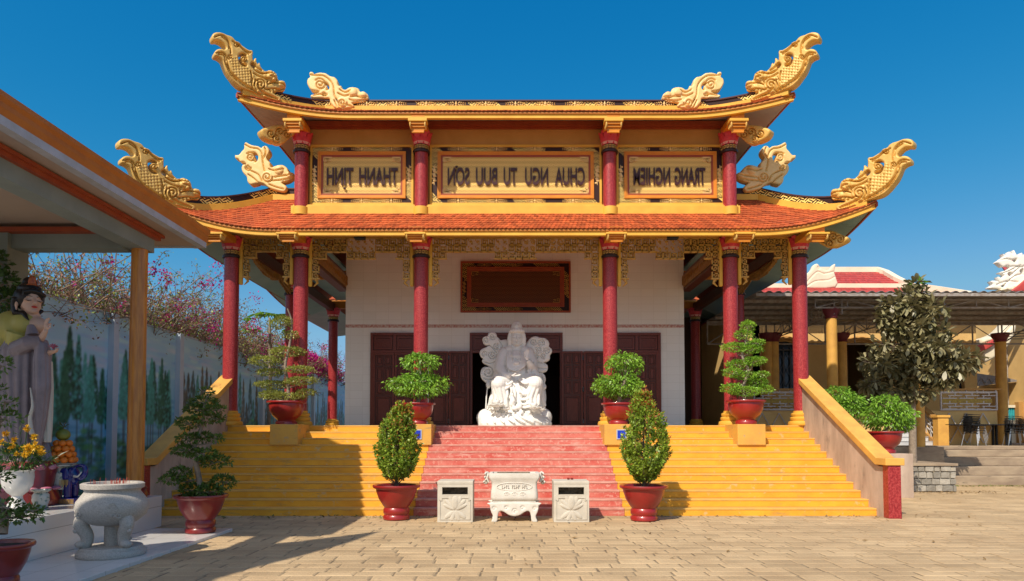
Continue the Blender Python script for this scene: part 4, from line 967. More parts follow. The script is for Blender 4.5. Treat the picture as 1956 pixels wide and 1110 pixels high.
def bin_(px0, px1, label):
    a = P(px0, 996, YB); b = P(px1, 996, YB); x0, x1 = a.x, b.x; H = .765; W = x1 - x0; d = .56; root = empty('stone_bin', ((x0 + x1) / 2, YB + d / 2, 0), label, 'stone litter bin', 'square stone bins beside the censer')
    mb = MB(); t = .07; zs0, zs1 = .50 * H + .13, H - .115; sx0, sx1 = x0 + W * .13, x1 - W * .14
    mb.box(x0, x1, YB + t, YB + d, .002, .1); mb.box(x0, x0 + t, YB + t, YB + d, .1, H - .06); mb.box(x1 - t, x1, YB + t, YB + d, .1, H - .06); mb.box(x0 + t, x1 - t, YB + d - t, YB + d, .1, H - .06)
    mb.box(x0, x1, YB, YB + t, .002, zs0); mb.box(x0, sx0, YB, YB + t, zs0, zs1); mb.box(sx1, x1, YB, YB + t, zs0, zs1); mb.box(x0, x1, YB, YB + t, zs1, H - .06)
    mb.build('bin_body', STONE, root); m = MB(); m.box(x0 - .006, x1 + .006, YB - .006, YB + d + .006, H - .06, H); m.build('bin_lid', STONE, root, bevel=.01)
    p = MB(); pz = zs0 - .055; c = .045; xa, xb = x0 + W * .06, x1 - W * .06
    for (u0, u1, v0, v1) in ((xa, xa + .012, .06, pz - c), (xb - .012, xb, .06, pz - c), (xa, xb, .05, .062), (xa + c, xb - c, pz - .012, pz), (xa, xa + c, pz - c - .012, pz - c), (xb - c, xb, pz - c - .012, pz - c), (xa + c - .012, xa + c, pz - c, pz), (xb - c, xb - c + .012, pz - c, pz)): p.box(u0, u1, YB - .012, YB - .0005, v0, v1)
    p.build('carved_border', STONE, root)
    l = MB(); lotus_relief(l, (x0 + x1) / 2, YB - .002, .235, .27); l.build('lotus_relief', STONE, root, smooth=60)
    bm_ = MB(); bm_.box(sx0 + .002, sx1 - .002, YB + .30, YB + .31, zs0, zs1)
    for i in range(3): bm_.lathe([(.035, 0), (.035, .012)], (sx0 + (i + .7) * (sx1 - sx0) / 3.4, YB + .28, zs1 - .05), 12)
    bm_.build('bin_inside', SOOT, root); return root
bin_(835.5, 902.8, 'square stone bin with carved lotus, left of the censer'); bn = bin_(1058, 1125.5, 'square stone bin with carved lotus, right of the censer')
for px in (1085.5, 1092.5):
    p = P(px, 914, 13.1); m = MB(); m.lathe([(.012, 0), (.022, .005), (.03, .03), (.032, .034), (.026, .03), (.015, .01)], (p.x, 13.1, .766), 12)
    tag(m.build('cup', REDPOT, None, smooth=50), 'tiny maroon offering cup on the lid of the right bin, the %s one of two' % ('left' if px < 1090 else 'right'), 'cup', 'cups on the bin')
# rectangular censer
def rrect(w, d, r=.06, n=4):
    out = []
    for cx, cy, a0 in ((w - r, d - r, 0), (-w + r, d - r, 90), (-w + r, -d + r, 180), (w - r, -d + r, 270)):
        for i in range(n + 1): a = R(a0 + 90 * i / n); out.append((cx + r * math.cos(a), cy + r * math.sin(a)))
    return out
def loft(mb, rows, c, cap=True, mi=None):
    """rows = (half width, half depth, z, corner radius)"""
    vs = []; k = len(rows); n = None
    for w, d, z, r in rows:
        q = rrect(w, d, r); n = len(q); vs += [(c[0] + x, c[1] + y, c[2] + z) for x, y in q]
    fs = [(i * n + j, i * n + (j + 1) % n, (i + 1) * n + (j + 1) % n, (i + 1) * n + j) for i in range(k - 1) for j in range(n)]
    if cap: fs += [tuple(range(n - 1, -1, -1)), tuple(range((k - 1) * n, k * n))]
    mb.add(vs, fs, mi)
WST = mat('pale_marble_carving', (0.74, 0.70, 0.62), (0.64, 0.60, 0.52), 5, rough=.6, bump=.002, c3=(.42, .33, .2), s3=3.5, t3=.7)
cc = P(982.5, 996, 12.95); cxx = cc.x; root = empty('stone_censer', (cxx, 13.05, 0), 'rectangular white stone censer on four short legs before the red flight', 'incense censer')
mb = MB(); c0 = (cxx, 13.1, 0)
loft(mb, [(.40, .26, .385, .05), (.435, .29, .41, .08), (.445, .30, .45, .08), (.44, .29, .55, .07), (.425, .28, .66, .05), (.43, .285, .74, .05), (.47, .315, .80, .04), (.475, .32, .835, .03), (.475, .32, .90, .02), (.455, .30, .905, .02), (.41, .255, .905, .02), (.40, .25, .70, .02)], c0); mb.build('bowl', WST, root, smooth=50)
m = MB(); m.box(cxx - .39, cxx + .39, 12.85, 13.35, .70, .76); m.box(cxx - .33, cxx + .30, 13.335, 13.349, .83, .902); m.build('ash_bed', SOOT, root)
sk = [(-.44, .36), (.44, .36), (.455, .30), (.44, .2), (.40, .1), (.43, .0), (.33, .0), (.31, .1), (.29, .18), (.24, .2), (.17, .17), (.1, .125), (0, .105), (-.1, .125), (-.17, .17), (-.24, .2), (-.29, .18), (-.31, .1), (-.33, 0), (-.43, 0), (-.40, .1), (-.44, .2), (-.455, .30)]
def gmap(x, y): return lambda u, v, h: Vector((x + u, y - h, v))
for yy, nm in ((12.84, 'front_apron'), (13.36, 'rear_apron')):
    mb = relief(sk, gmap(cxx, yy), .035, .03, .0125, grooves=[spiral(.0, .2, .05, .01, 1.3), spiral(-.15, .26, .04, .01, 1.3), spiral(.15, .26, .04, .01, 1.3), spiral(-.38, .25, .04, .01, 1.3), spiral(.38, .25, .04, .01, 1.3)], gd=.5, gw=.009)
    mb.build('apron', WST, root, smooth=60)
m = MB(); m.box(cxx - .43, cxx + .43, 12.88, 13.32, .31, .37); m.box(cxx - .40, cxx + .40, 12.83, 13.37, .371, .384); m.build('stand_top', WST, root)
for sd in (-1, 1):
    m = MB(); xx = cxx + sd * .49
    for (dx, z, r) in ((.03, .87, .04), (.05, .80, .03), (.03, .755, .03), (.06, .71, .035)): m.tube([(xx + sd * (dx + r * math.cos(a) * (1 - a / 14)), 13.1 + .08 * math.sin(a * .3), z + r * math.sin(a) * (1 - a / 14)) for a in np.linspace(0, 10, 22)], .018, 6)
    m.tube([(xx, 13.1, .88), (xx + sd * .03, 13.1, .8), (xx, 13.1, .72)], .025, 6); m.build('scroll_handle', WST, root, smooth=60)
m = MB()
for i in range(13):                                   # worn raised characters in a cartouche on the front
    x = cxx - .24 + i * .038
    if i in (4, 9): continue
    m.box(x, x + .009, 12.795, 12.83, .63, .69); m.box(x, x + .026, 12.797, 12.83, [.63, .655, .68][i % 3], [.64, .665, .69][i % 3])
m.tube([(cxx + .33 * math.cos(a), 12.812, .655 + .075 * math.sin(a)) for a in np.linspace(0, 6.283, 40)], .007, 5)
for dx in (-.15, 0, .15): m.tube([(cxx + dx + .06 * math.cos(a) * (1 - a / 12), 12.805, .52 + .04 * math.sin(a) * (1 - a / 12)) for a in np.linspace(0, 10, 20)], .008, 5)
m.build('bowl_relief', WST, root)

# ------------------------------------------------------------------ seated statue
MARB = mat('white_marble', (0.88, 0.86, 0.82), (0.84, 0.82, 0.77), 2, rough=.45, spec=.5)
YQ = 19.55
def Q(cx, cy, dy=0.0): y = YQ + dy; return P(880 + cx / 4.824, 600 + cy / 4.824, y)
st = empty('seated_statue', (Q(500, 1020).x, YQ, ZF), 'white marble seated robed deity before swirling clouds in the open doorway', 'statue')
mb = MB()
mb.tube([Q(515, 640, .15), Q(513, 560, .12), Q(510, 470, .08), Q(508, 390, .06), Q(510, 345, .06)], [.50, .44, .36, .37, .24], 20)
mb.tube([Q(405, 352, .05), Q(460, 338, .03), Q(560, 338, .03), Q(622, 352, .05)], [.15, .17, .17, .15], 14)
mb.tube([Q(515, 345, 0), Q(515, 295, -.02)], [.14, .10], 12)
mb.ball(Q(516, 228, -.03), (.175, .19, .235), 20, 14); mb.ball(Q(516, 262, -.10), (.12, .12, .12), 14, 10)          # skull and jaw
mb.tube([Q(516, 205, -.21), Q(516, 240, -.25)], [.014, .032], 8); mb.ball(Q(516, 243, -.235), (.035, .03, .02), 8, 6)
for sx in (-1, 1):
    mb.ball(Q(516 + sx * 25, 215, -.185), (.042, .022, .018), 10, 6); mb.tube([Q(516 + sx * 10, 205, -.2), Q(516 + sx * 27, 200, -.195), Q(516 + sx * 42, 207, -.15)], .012, 6)
    mb.tube([Q(516 + sx * 60, 180, .0), Q(516 + sx * 66, 230, -.02), Q(516 + sx * 64, 290, .0), Q(516 + sx * 90, 345, .0)], [.06, .07, .06, .05], 8)
    mb.ball(Q(516 + sx * 58, 235, -.04), (.03, .05, .1), 8, 6)
mb.ball(Q(516, 257, -.222), (.045, .025, .016), 8, 6); mb.ball(Q(516, 275, -.2), (.05, .05, .04), 8, 6)
mb.lathe([(.20, 0), (.22, .05), (.21, .10), (.17, .16), (.15, .24), (.12, .31), (.05, .36), (0, .365)], Q(516, 178, -.02), 20)       # tall crown
for i in range(9): a = math.pi * (1 + i / 8); mb.ball(Q(516, 160, -.02) + Vector((.2 * math.cos(a), .2 * math.sin(a), 0)), (.04, .04, .055), 8, 6)
mb.ball(Q(516, 115, -.17), (.07, .05, .08), 10, 8)
# arms and sleeves
mb.tube([Q(400, 360, .0), Q(372, 440, -.1), Q(365, 510, -.22), Q(400, 560, -.42), Q(455, 566, -.55)], [.17, .17, .17, .12, .075], 14)
mb.tube([Q(625, 360, .0), Q(655, 440, -.08), Q(660, 510, -.2), Q(640, 460, -.42), Q(618, 425, -.52)], [.16, .16, .15, .10, .06], 14)
mb.tube([Q(370, 520, -.2), Q(345, 600, -.15), Q(330, 700, -.2), Q(290, 790, -.25), Q(270, 850, -.2)], [.17, .16, .13, .10, .07], 10)
mb.tube([Q(655, 520, -.2), Q(700, 590, -.15), Q(735, 680, -.2), Q(750, 790, -.2), Q(765, 850, -.15)], [.16, .15, .11, .09, .08], 10)
mb.ball(Q(612, 402, -.56), (.055, .03, .075), 10, 8)
for i, (dx, L) in enumerate(((-26, 42), (-12, 62), (2, 68), (14, 60))): mb.tube([Q(612 + dx * .5, 392, -.56), Q(612 + dx, 375 - L * .4, -.57), Q(612 + dx * .9, 385 - L, -.60)], [.019, .017, .012], 6)
mb.tube([Q(596, 405, -.57), Q(586, 385, -.62), Q(592, 368, -.63)], [.02, .017, .013], 6)
mb.ball(Q(492, 566, -.66), (.085, .06, .03), 10, 6)
for i in range(4): mb.tube([Q(500, 564 + i * 2, -.62 - i * .025), Q(530, 562 + i * 2, -.64 - i * .02), Q(553, 552 + i * 3, -.64 - i * .02)], [.018, .017, .011], 6)
mb.tube([Q(488, 562, -.70), Q(503, 548, -.72), Q(515, 545, -.72)], [.02, .017, .012], 6)
# lap, shins, skirt
def bell(mb, rows, nf, n=96, ph=0.0, half=False):
    """gathered cloth: rows of (centre, rx, ry, fold depth)"""
    vs = []; k = len(rows)
    for i, (c, rx, ry, am) in enumerate(rows):
        for j in range(n):
            t = 2 * math.pi * j / n; w = 1 + am * (abs(math.cos(t * nf / 2 + ph + .35 * math.sin(t * 3 + i * .25))) * 2 - 1); vs.append(Vector(c) + Vector((rx * w * math.cos(t), ry * w * math.sin(t), 0)))
    fs = [(i * n + j, i * n + (j + 1) % n, (i + 1) * n + (j + 1) % n, (i + 1) * n + j) for i in range(k - 1) for j in range(n)] + [tuple(range(n - 1, -1, -1)), tuple(range((k - 1) * n, k * n))]
    mb.add(vs, fs)
bell(mb, [(Q(512, 905, .0), .80, .55, .07), (Q(512, 850, .0), .78, .56, .08), (Q(512, 780, .0), .72, .54, .07), (Q(512, 700, .0), .68, .52, .05), (Q(512, 620, .05), .62, .46, .02)], 22)
for sx, kx, fx_, ty in ((-1, 352, 385, 800), (1, 688, 650, 775)):
    bell(mb, [(Q(fx_, ty + 60, -.40), .25, .25, .12), (Q(fx_, ty, -.42), .24, .24, .10), (Q((kx + fx_) / 2, 720, -.47), .225, .22, .08), (Q(kx, 660, -.50), .22, .21, .03)], 12)
for c_, r_ in ((Q(352, 642, -.52), .225), (Q(688, 642, -.52), .225), (Q(400, 360, .0), .17), (Q(625, 360, .0), .165), (Q(400, 352, .05), .16), (Q(625, 352, .05), .16)): mb.ball(c_, r_, 16, 12)
bell(mb, [(Q(512, 560, .02), .47, .38, .03), (Q(512, 480, .04), .41, .36, .05), (Q(512, 410, .05), .39, .33, .05), (Q(512, 350, .06), .36, .26, .03)], 18)
mb.tube([Q(480, 620, .05), Q(400, 625, -.3), Q(352, 640, -.52)], [.30, .27, .22], 16); mb.tube([Q(550, 620, .05), Q(640, 625, -.3), Q(688, 640, -.52)], [.30, .27, .22], 16)
for k, (xa, ya, xb, yb, xc, yc) in enumerate(((440,640,470,700,455,780), (470,640,500,720,500,830), (520,630,580,740,690,690), (510,650,560,790,690,740), (505,680,560,830,700,790), (500,720,560,860,690,830), (420,650,430,740,400,840), (380,650,390,740,360,850), (345,660,330,750,300,860), (700,670,720,760,720,840), (400,600,430,650,480,620), (360,610,400,690,470,650), (540,600,600,640,690,600), (560,590,620,620,700,580))):
    mb.tube(smooth3([Q(xa, ya, -.5), Q(xb, yb, -.62), Q(xc, yc, -.6)]), .040, 8)
for k in range(7):                                     # folds of the chest and shawl
    t = k / 6; mb.tube(smooth3([Q(420 + 14 * k, 345, -.12), Q(430 + 12 * k, 420, -.3), Q(440 + 12 * k, 500, -.4), Q(515, 525 - 18 * k, -.43 + .02 * k)]), .022, 6)
    mb.tube(smooth3([Q(612 - 14 * k, 345, -.12), Q(602 - 12 * k, 420, -.3), Q(590 - 10 * k, 480, -.38), Q(515, 525 - 18 * k, -.43 + .02 * k)]), .022, 6)
for sx in (-1, 1): mb.tube(smooth3([Q(515 + sx * 42, 300, -.14), Q(515 + sx * 38, 370, -.3), Q(515 + sx * 30, 430, -.36)]), .016, 5)
for k in range(5):
    mb.tube(smooth3([Q(350 + 12 * k, 440 + 22 * k, -.22), Q(380 + 8 * k, 500 + 14 * k, -.40), Q(430, 540 + 8 * k, -.5)]), .02, 5); mb.tube(smooth3([Q(680 - 8 * k, 430 + 22 * k, -.2), Q(660 - 5 * k, 490 + 16 * k, -.36), Q(620, 520 + 10 * k, -.42)]), .02, 5)
mb.ball(Q(512, 450, -.40), (.09, .04, .06), 10, 6)
body = fuse(mb.build('figure', MARB, st, smooth=180), .0115, 1, .35)
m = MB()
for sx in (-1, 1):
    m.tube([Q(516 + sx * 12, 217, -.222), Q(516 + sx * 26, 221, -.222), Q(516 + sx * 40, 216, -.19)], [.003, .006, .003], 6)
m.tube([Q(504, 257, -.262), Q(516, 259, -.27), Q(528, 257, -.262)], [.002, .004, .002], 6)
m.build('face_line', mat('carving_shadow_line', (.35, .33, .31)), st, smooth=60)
LC = [(450,245),(400,240),(370,245),(350,225),(337,212),(330,188),(310,172),(285,170),(258,180),(248,205),(225,210),(203,230),(203,256),(215,280),(235,292),(262,292),(240,308),(210,320),(185,338),(175,365),(185,395),(207,412),(196,436),(215,460),(245,474),(257,488),(220,490),(195,510),(183,545),(190,590),(215,620),(250,640),(300,640),(350,610),(440,600),(500,500),(500,300)]
RC = [(560,300),(590,280),(620,250),(650,220),(690,210),(730,222),(770,225),(800,245),(815,275),(812,305),(835,325),(840,355),(822,385),(820,418),(795,440),(765,448),(795,470),(802,500),(790,530),(755,545),(775,570),(782,610),(775,640),(787,665),(780,700),(785,740),(785,800),(770,850),(740,862),(700,850),(690,700),(600,600),(540,500)]
fq = lambda p: (880 + p[0] / 4.824, 600 + p[1] / 4.824)
mpb = lambda u, v, h: P(u, v, YQ + .32) + Vector((0, -h, 0))
LG = [spiral(290,215,30,5,1.6), spiral(235,250,26,5,1.4,3), spiral(290,380,40,6,1.7), spiral(225,370,28,5,1.4,2), spiral(330,300,30,5,1.5,1), spiral(255,540,60,8,1.9,3), [(215,440),(270,460),(330,440),(380,470)], [(205,590),(270,610),(340,560),(370,480)], [(350,240),(380,290),(370,360)], [(262,292),(310,330),(350,400)]]
RG = [spiral(670,260,34,6,1.6), spiral(745,270,36,6,1.7,2), spiral(790,345,32,5,1.6,3), spiral(710,340,32,5,1.5,4), spiral(690,390,26,4,1.5), spiral(760,390,28,5,1.5,1), [(665,440),(730,452),(790,470)], [(665,500),(730,505),(795,505)], [(680,540),(750,545)], spiral(735,600,34,5,1.6), [(720,650),(750,700),(760,800)], [(740,640),(775,700)]]
for o_, g_ in ((LC, LG), (RC, RG)):
    relief(conv(fq, o_), mpb, .17, 4.5, .75, grooves=[conv(fq, g) for g in g_], gd=.34, gw=.8).build('cloud_backrest', MARB, st, smooth=75)
mb = MB(); bc = Q(498, 1024, -.1); mb.ball((bc.x, YQ - .1, ZF + .06), (1.06, .78, .46), 28, 16); mb.ball(Q(400, 905, -.35), (.35, .25, .2)); mb.ball(Q(620, 900, -.3), (.4, .3, .2)); mb.ball(Q(240, 960, -.1), (.3, .3, .28)); mb.ball(Q(500, 880, 0), (.6, .5, .35)); mb.ball(Q(760, 950, 0), (.26, .35, .26))
for k in range(11):
    a = -2.9 + k * .27; mb.tube(smooth3([Q(330 + k * 30, 900 + 6 * (k % 3), -.75), Vector((bc.x + 1.0 * math.cos(a) * .8, YQ - .1 + .82 * math.sin(a), ZF + .22)), Vector((bc.x + 1.06 * math.cos(a + .25), YQ - .1 + .84 * math.sin(a + .25), ZF + .08))]), .028, 6)
mb.tube([Q(475, 760, -.72), Q(480, 800, -.75), Q(470, 850, -.75)], [.05, .085, .07], 10); mb.ball(Q(476, 745, -.74), .055); mb.ball(Q(540, 850, -.78), (.1, .07, .1)); mb.ball(Q(560, 905, -.8), (.07, .05, .07)); mb.ball(Q(500, 870, -.8), (.09, .07, .06))
mbb = mb.build('rock_base', MARB, st, smooth=180); fuse(mbb, .025, 2, .4)
cut = Vector((0, 0, ZF + .002)) - Vector(st.location)
for v in mbb.data.vertices: v.co.z = max(v.co.z, cut.z)
def lotus(c, r, parent, n=8, rings=3, m=MARB):
    mb = MB(); c = Vector(c)
    for k in range(rings):
        for i in range(n - k):
            a = 2 * math.pi * (i + .5 * k) / (n - k); tilt = 1.25 - .42 * k; d = Vector((math.cos(a) * math.sin(tilt), math.sin(a) * math.sin(tilt), math.cos(tilt)))
            rot = d.to_track_quat('Z', 'Y').to_matrix(); mb.ball(c + d * r * (.55 - .06 * k), (r * .27, r * .09, r * .48), 8, 6, rot=rot)
    mb.ball(c, r * .3, 8, 6); return mb.build('lotus_flower', m, parent, smooth=60)
lotus(Q(335, 862, -.85), .27, st); lotus(Q(420, 888, -.85), .15, st, 6, 2); lotus(Q(677, 880, -.8), .22, st); lotus(Q(750, 890, -.6), .13, st, 6, 2); lotus(Q(290, 900, -.7), .13, st, 6, 2)
mb = MB(); mb.tube([Q(232, 870, -.3), Q(237, 760, -.3), Q(245, 680, -.28), Q(255, 640, -.25)], [.02, .018, .018, .018], 6); mb.ball(Q(255, 650, -.3), (.07, .05, .11), 10, 8); mb.build('lotus_staff', MARB, st, smooth=60); mb = MB(); mb.ball(Q(767, 672, -.1), (.07, .06, .09), 10, 8); mb.build('lotus_bud', MARB, st, smooth=60)
# floodlights hanging under the eave
FLB = mat('black_housing', (.012, .012, .013), rough=.5)
LENS = mat('lamp_glass', (.35, .36, .35), rough=.15)
for px, sd in ((688, 'left'), (1284, 'right')):
    p = P(px, 443, 16.9); r_ = empty('floodlight', (p.x, 16.9, p.z), 'small black floodlight under the lower eave, %s of the blank board' % sd, 'floodlight', 'floodlights under the eave')
    m = MB(); m.box(p.x - .13, p.x + .13, 16.75, 16.95, p.z - .2, p.z - .04); m.build('housing', FLB, r_, bevel=.01)
    m = MB(); m.box(p.x - .11, p.x + .11, 16.72, 16.7499, p.z - .19, p.z - .06); m.build('glass_front', FLB, r_)
    m = MB(); m.box(p.x - .07, p.x + .07, 16.8, 17.1, p.z - .039, p.z - .01); m.build('mounting_bracket', LENS, r_)
# ------------------------------------------------------------------ open pavilion at the left
WT = mat('white_glazed_tile', (0.66, 0.65, 0.62), (0.60, 0.59, 0.56), 3, rough=.15, spec=.5)
def tiled(m, bw, rh, mortar, c1_, c2_, rot):
    nt = m.node_tree; br = nt.nodes.new('ShaderNodeTexBrick'); tcw = nt.nodes.new('ShaderNodeTexCoord'); mp = nt.nodes.new('ShaderNodeMapping'); mp.inputs['Rotation'].default_value = rot
    nt.links.new(tcw.outputs['Object'], mp.inputs[0]); nt.links.new(mp.outputs[0], br.inputs['Vector']); br.offset = 0; br.inputs['Scale'].default_value = 1
    br.inputs['Brick Width'].default_value = bw; br.inputs['Row Height'].default_value = rh; br.inputs['Mortar Size'].default_value = .004
    for k, c in (('Color1', c1_), ('Color2', c2_), ('Mortar', mortar)): br.inputs[k].default_value = (*c, 1)
    nt.links.new(br.outputs[0], nt.nodes['Principled BSDF'].inputs['Base Color']); return m
WTV = tiled(mat('white_wall_tiles', (.66, .65, .62), rough=.15), .4, .26, (.3, .28, .25), (.68, .67, .64), (.62, .61, .58), (R(90), 0, R(90)))
WTF = tiled(mat('white_floor_tiles', (.66, .65, .62), rough=.2), .5, .5, (.35, .33, .3), (.70, .68, .64), (.66, .64, .6), (0, 0, 0))
pvn = empty('pavilion', (-7.5, 9, 0), 'open sided pavilion with orange brown fascia and cream soffit at the left', 'pavilion')
m = MB(); m.box(-9.5, -4.72, 2.0, 11.6, -.02, .05); m.build('floor_slab', WTF, pvn, bevel=.006)
m = MB(); m.box(-9.45, -6.05, 2.0, 11.85, .051, .58); m.build('plinth', WTV, pvn, bevel=.006)
WOODC = mat('varnished_wood_column', (0.62, 0.25, 0.04), (0.42, 0.15, 0.03), 5, rough=.3, stretch=(5, 5, .5), spec=.5)
m = MB(); m.lathe([(.135, .58), (.128, 4.78)], (-6.33, 11.5, 0), 24); cl = m.build('column', WOODC, pvn, smooth=50)
m = MB(); m.lathe([(.19, .58), (.20, .64), (.17, .70), (.19, .74), (.15, .79), (.13, .8)], (-6.33, 11.5, 0), 24); m.build('column_base', MAROON, cl, smooth=50)
GREYB = mat('grey_green_beam', (0.24, 0.28, 0.26), (0.20, 0.235, 0.22), 2, rough=.7)
CREAMS = mat('cream_soffit', (0.42, 0.33, 0.26), (0.38, 0.30, 0.24), 1.5, rough=.75)
m = MB(); m.box(-6.50, -6.2, 3, 11.72, 4.77, 5.03); m.box(-9.2, -6.501, 11.28, 11.58, 4.74, 5.0); m.box(-9.4, -8.36, 11.2, 11.7, .581, 5.0); m.box(-9.6, -9.3, 3, 11.2, 4.72, 4.98); m.build('beam', GREYB, pvn)
m = MB(); m.box(-6.2, -6.13, 3, 11.8, 5.0, 5.06); m.box(-6.2, -6.09, 3, 11.86, 5.06, 5.11); m.box(-6.6, -6.501, 3, 11.2, 4.98, 5.1); m.box(-9.2, -6.6, 11.14, 11.28, 4.98, 5.06); m.build('cornice_moulding', REDBROWN, pvn)
m = MB(); m.box(-9.6, -5.86, 6.6, 12.6, 5.13, 5.2); so_ = m.build('ceiling', CREAMS, pvn)
m = MB(); FB = mat('painted_fascia', (0.52, 0.18, 0.03), (0.44, 0.14, 0.025), 3, rough=.5); BW = mat('bluish_white_edge', (0.46, 0.50, 0.56), (0.38, 0.40, 0.42), 4, rough=.6)
roofL = MB(); xe = -5.73
prof = [(xe, 5.22), (xe + .03, 5.30), (xe + .03, 5.36), (xe + .07, 5.40), (xe + .07, 5.46), (-7.6, 6.4), (-9.6, 6.9), (-9.6, 5.21), (-5.9, 5.21)]
roofL.prism([(x, 6.55, z) for x, z in prof], (0, 6.13, 0)); rl = roofL.build('roof', FB, pvn)
m.box(xe - .13, xe + .005, 6.58, 12.66, 5.115, 5.2195); m.box(-9.6, xe - .13, 12.55, 12.66, 5.115, 5.2195); m.build('fascia_edge', BW, rl)
LT = mat('lamp_tube_white', (.75, .74, .70), rough=.4)
fx = empty('tube_light', (-6.75, 8.9, 5.1), 'white fluorescent tube fitting screwed under the pavilion ceiling', 'tube light')
a_, b_ = PG(50, 375, 4.96), PG(130, 419, 4.96); a_ = Vector((-6.56, 8.55, 4.93)); b_ = Vector((-6.56, 9.75, 4.93))
m = MB(); m.box(-6.60, -6.52, 8.5, 9.8, 4.965, 5.0); m.box(-6.62, -6.5, 9.0, 9.3, 4.93, 4.9649); m.build('fitting', LT, fx); m = MB(); m.tube([(-6.56, 8.52, 4.925), (-6.56, 9.78, 4.925)], .016, 8); m.build('tube', LT, fx, smooth=60)
# unseen slab on posts, added off screen to cast the long pointed shadow
def cast(px, py, z): g_ = PG(px, py, 0); return Vector((g_.x - .5 * z, g_.y - .86 * z, z))
ZR = 7.6
pts = [cast(*q, ZR) for q in ((712, 1018), (640, 1027), (560, 1037), (450, 1048), (339, 1059))]; pts += [pts[-1] + Vector((-1.2, -.5, 0)), pts[-1] + Vector((-4.5, -1.2, 0)), Vector((-12, -9, ZR)), Vector((-6.2, -9, ZR)), Vector((-6.6, -3, ZR))] + [cast(*q, ZR) for q in ((381, 1113), (460, 1090), (540, 1070), (640, 1043))]
gr_ = empty('shadow_caster', (-9, -3, 0), 'unseen slab added beside the forecourt to cast the pointed shadow on the near paving', 'shadow caster')
m = MB(); m.prism(pts, (0, 0, .22)); m.build('caster_slab', TILE, gr_); m = MB()
for (x, y) in ((-10.8, -7), (-10.8, -2.2), (-7.9, -7), (-7.9, -2.4)): m2 = MB(); m2.lathe([(.2, 0), (.2, ZR)], (x, y, 0), 16); m2.build('column', GRANITE, gr_, smooth=50)

# ------------------------------------------------------------------ boundary wall with painted landscape
XW = -9.6; ZW = 4.50
LBLUE = mat('mural_blue', (0.34, 0.50, 0.64), (0.60, 0.64, 0.70), .5, rough=.55, c3=(.66, .56, .58), s3=.8, t3=.6)
wl_ = empty('boundary_wall', (XW - .1, 26, 0), 'tall pale blue boundary wall painted with trees and mountains', 'boundary wall')
m = MB(); m.box(XW - .2, XW, 10, 44, 0, ZW); bw_ = m.build('wall_body', LBLUE, wl_)
WHITEP = mat('white_pilaster_paint', (0.62, 0.68, 0.75), (.5, .6, .7), 2, rough=.5)
m = MB()
for yy in (12.9, 16.15, 19.4, 22.6, 25.9, 29.2, 32.6): m2 = MB(); m2.box(XW - .24, XW + .14, yy, yy + .22, 0, ZW + .01); m2.build('pilaster', WHITEP, wl_)
m = MB(); m.box(XW - .22, XW + .03, 10, 44, ZW + .0, ZW + .02); m.build('coping', WHITEP, wl_)
# the landscape is painted by code, dab by dab, into a colour attribute of one flat sheet on the wall
random.seed(11); mr = np.random.default_rng(3)
CY, CZ2, MY0, MY1, MZ1 = .035, .03, 10.0, 42.0, 4.47
ny_, nz_ = int((MY1 - MY0) / CY), int(MZ1 / CZ2); IM = np.zeros((nz_, ny_, 3)); zz_, yy_ = np.meshgrid((np.arange(nz_) + .5) * CZ2, MY0 + (np.arange(ny_) + .5) * CY, indexing='ij')
tt = np.clip(zz_ / MZ1, 0, 1)[..., None]; IM[:] = np.array([.10, .34, .48]) * (1 - tt) + np.array([.40, .50, .62]) * tt
def dab(y, z, ry, rz, c, al=.7, jit=.18):
    i0, i1 = int((y - ry - MY0) / CY), int((y + ry - MY0) / CY) + 2; k0, k1 = int((z - rz) / CZ2), int((z + rz) / CZ2) + 2
    i0, k0 = max(i0, 0), max(k0, 0); i1, k1 = min(i1, ny_), min(k1, nz_)
    if i1 <= i0 or k1 <= k0: return
    Y_, Z_ = yy_[k0:k1, i0:i1], zz_[k0:k1, i0:i1]; w = np.clip(1.6 - 1.6 * ((Y_ - y) ** 2 / (ry * ry) + (Z_ - z) ** 2 / (rz * rz)), 0, 1)[..., None] * al
    c = np.array(c) * (1 + mr.uniform(-jit, jit)); IM[k0:k1, i0:i1] = IM[k0:k1, i0:i1] * (1 - w) + c * w
def cypress(y, z0, z1, w, cs, al=.75):
    H = z1 - z0
    for k in range(30): dab(y, .9 + (z0 + .2 - .9) * k / 30, .03, .06, (.03, .03, .03), .7)
    for k in range(int(700 * H * w) + 60):
        t = mr.random() ** 1.15; hw = w * ((1 - t) ** .75) * (1.0 if t > .10 else .5 + 5 * t); u = mr.uniform(-1, 1); dab(y + u * hw, z0 + H * t, .05, .05, cs[int(mr.integers(len(cs)))], al, .3)
for k in range(420): z = float(mr.choice([3.3, 3.6, 3.9, 4.2])) + mr.uniform(-.12, .12); dab(mr.uniform(10, 42), z, mr.uniform(.25, .7), mr.uniform(.04, .10), ((.62, .50, .54), (.56, .60, .70), (.22, .36, .52))[k % 3], .35)
for k in range(300): dab(mr.uniform(10, 19.4), mr.uniform(1.2, 2.6), mr.uniform(.3, .7), .05, ((.12, .38, .52), (.25, .50, .62), (.06, .25, .38))[k % 3], .45)
TE, DG, BG_ = (.07, .30, .24), (.012, .085, .04), (.006, .04, .022)
for (y, z0, z1, w) in ((12.6,1.9,3.3,.2),(13.6,2.0,3.5,.22),(14.5,1.9,3.2,.22),(15.3,1.9,3.45,.24),(16.4,2.0,3.5,.22),(17.1,2.0,3.35,.2),(17.55,1.9,3.6,.22),(18.0,1.9,3.2,.22),(18.55,1.8,3.45,.22),(19.05,1.9,3.4,.2)): cypress(y, z0, z1, w, (TE, (.12, .36, .32), (.05, .22, .16)), .5)
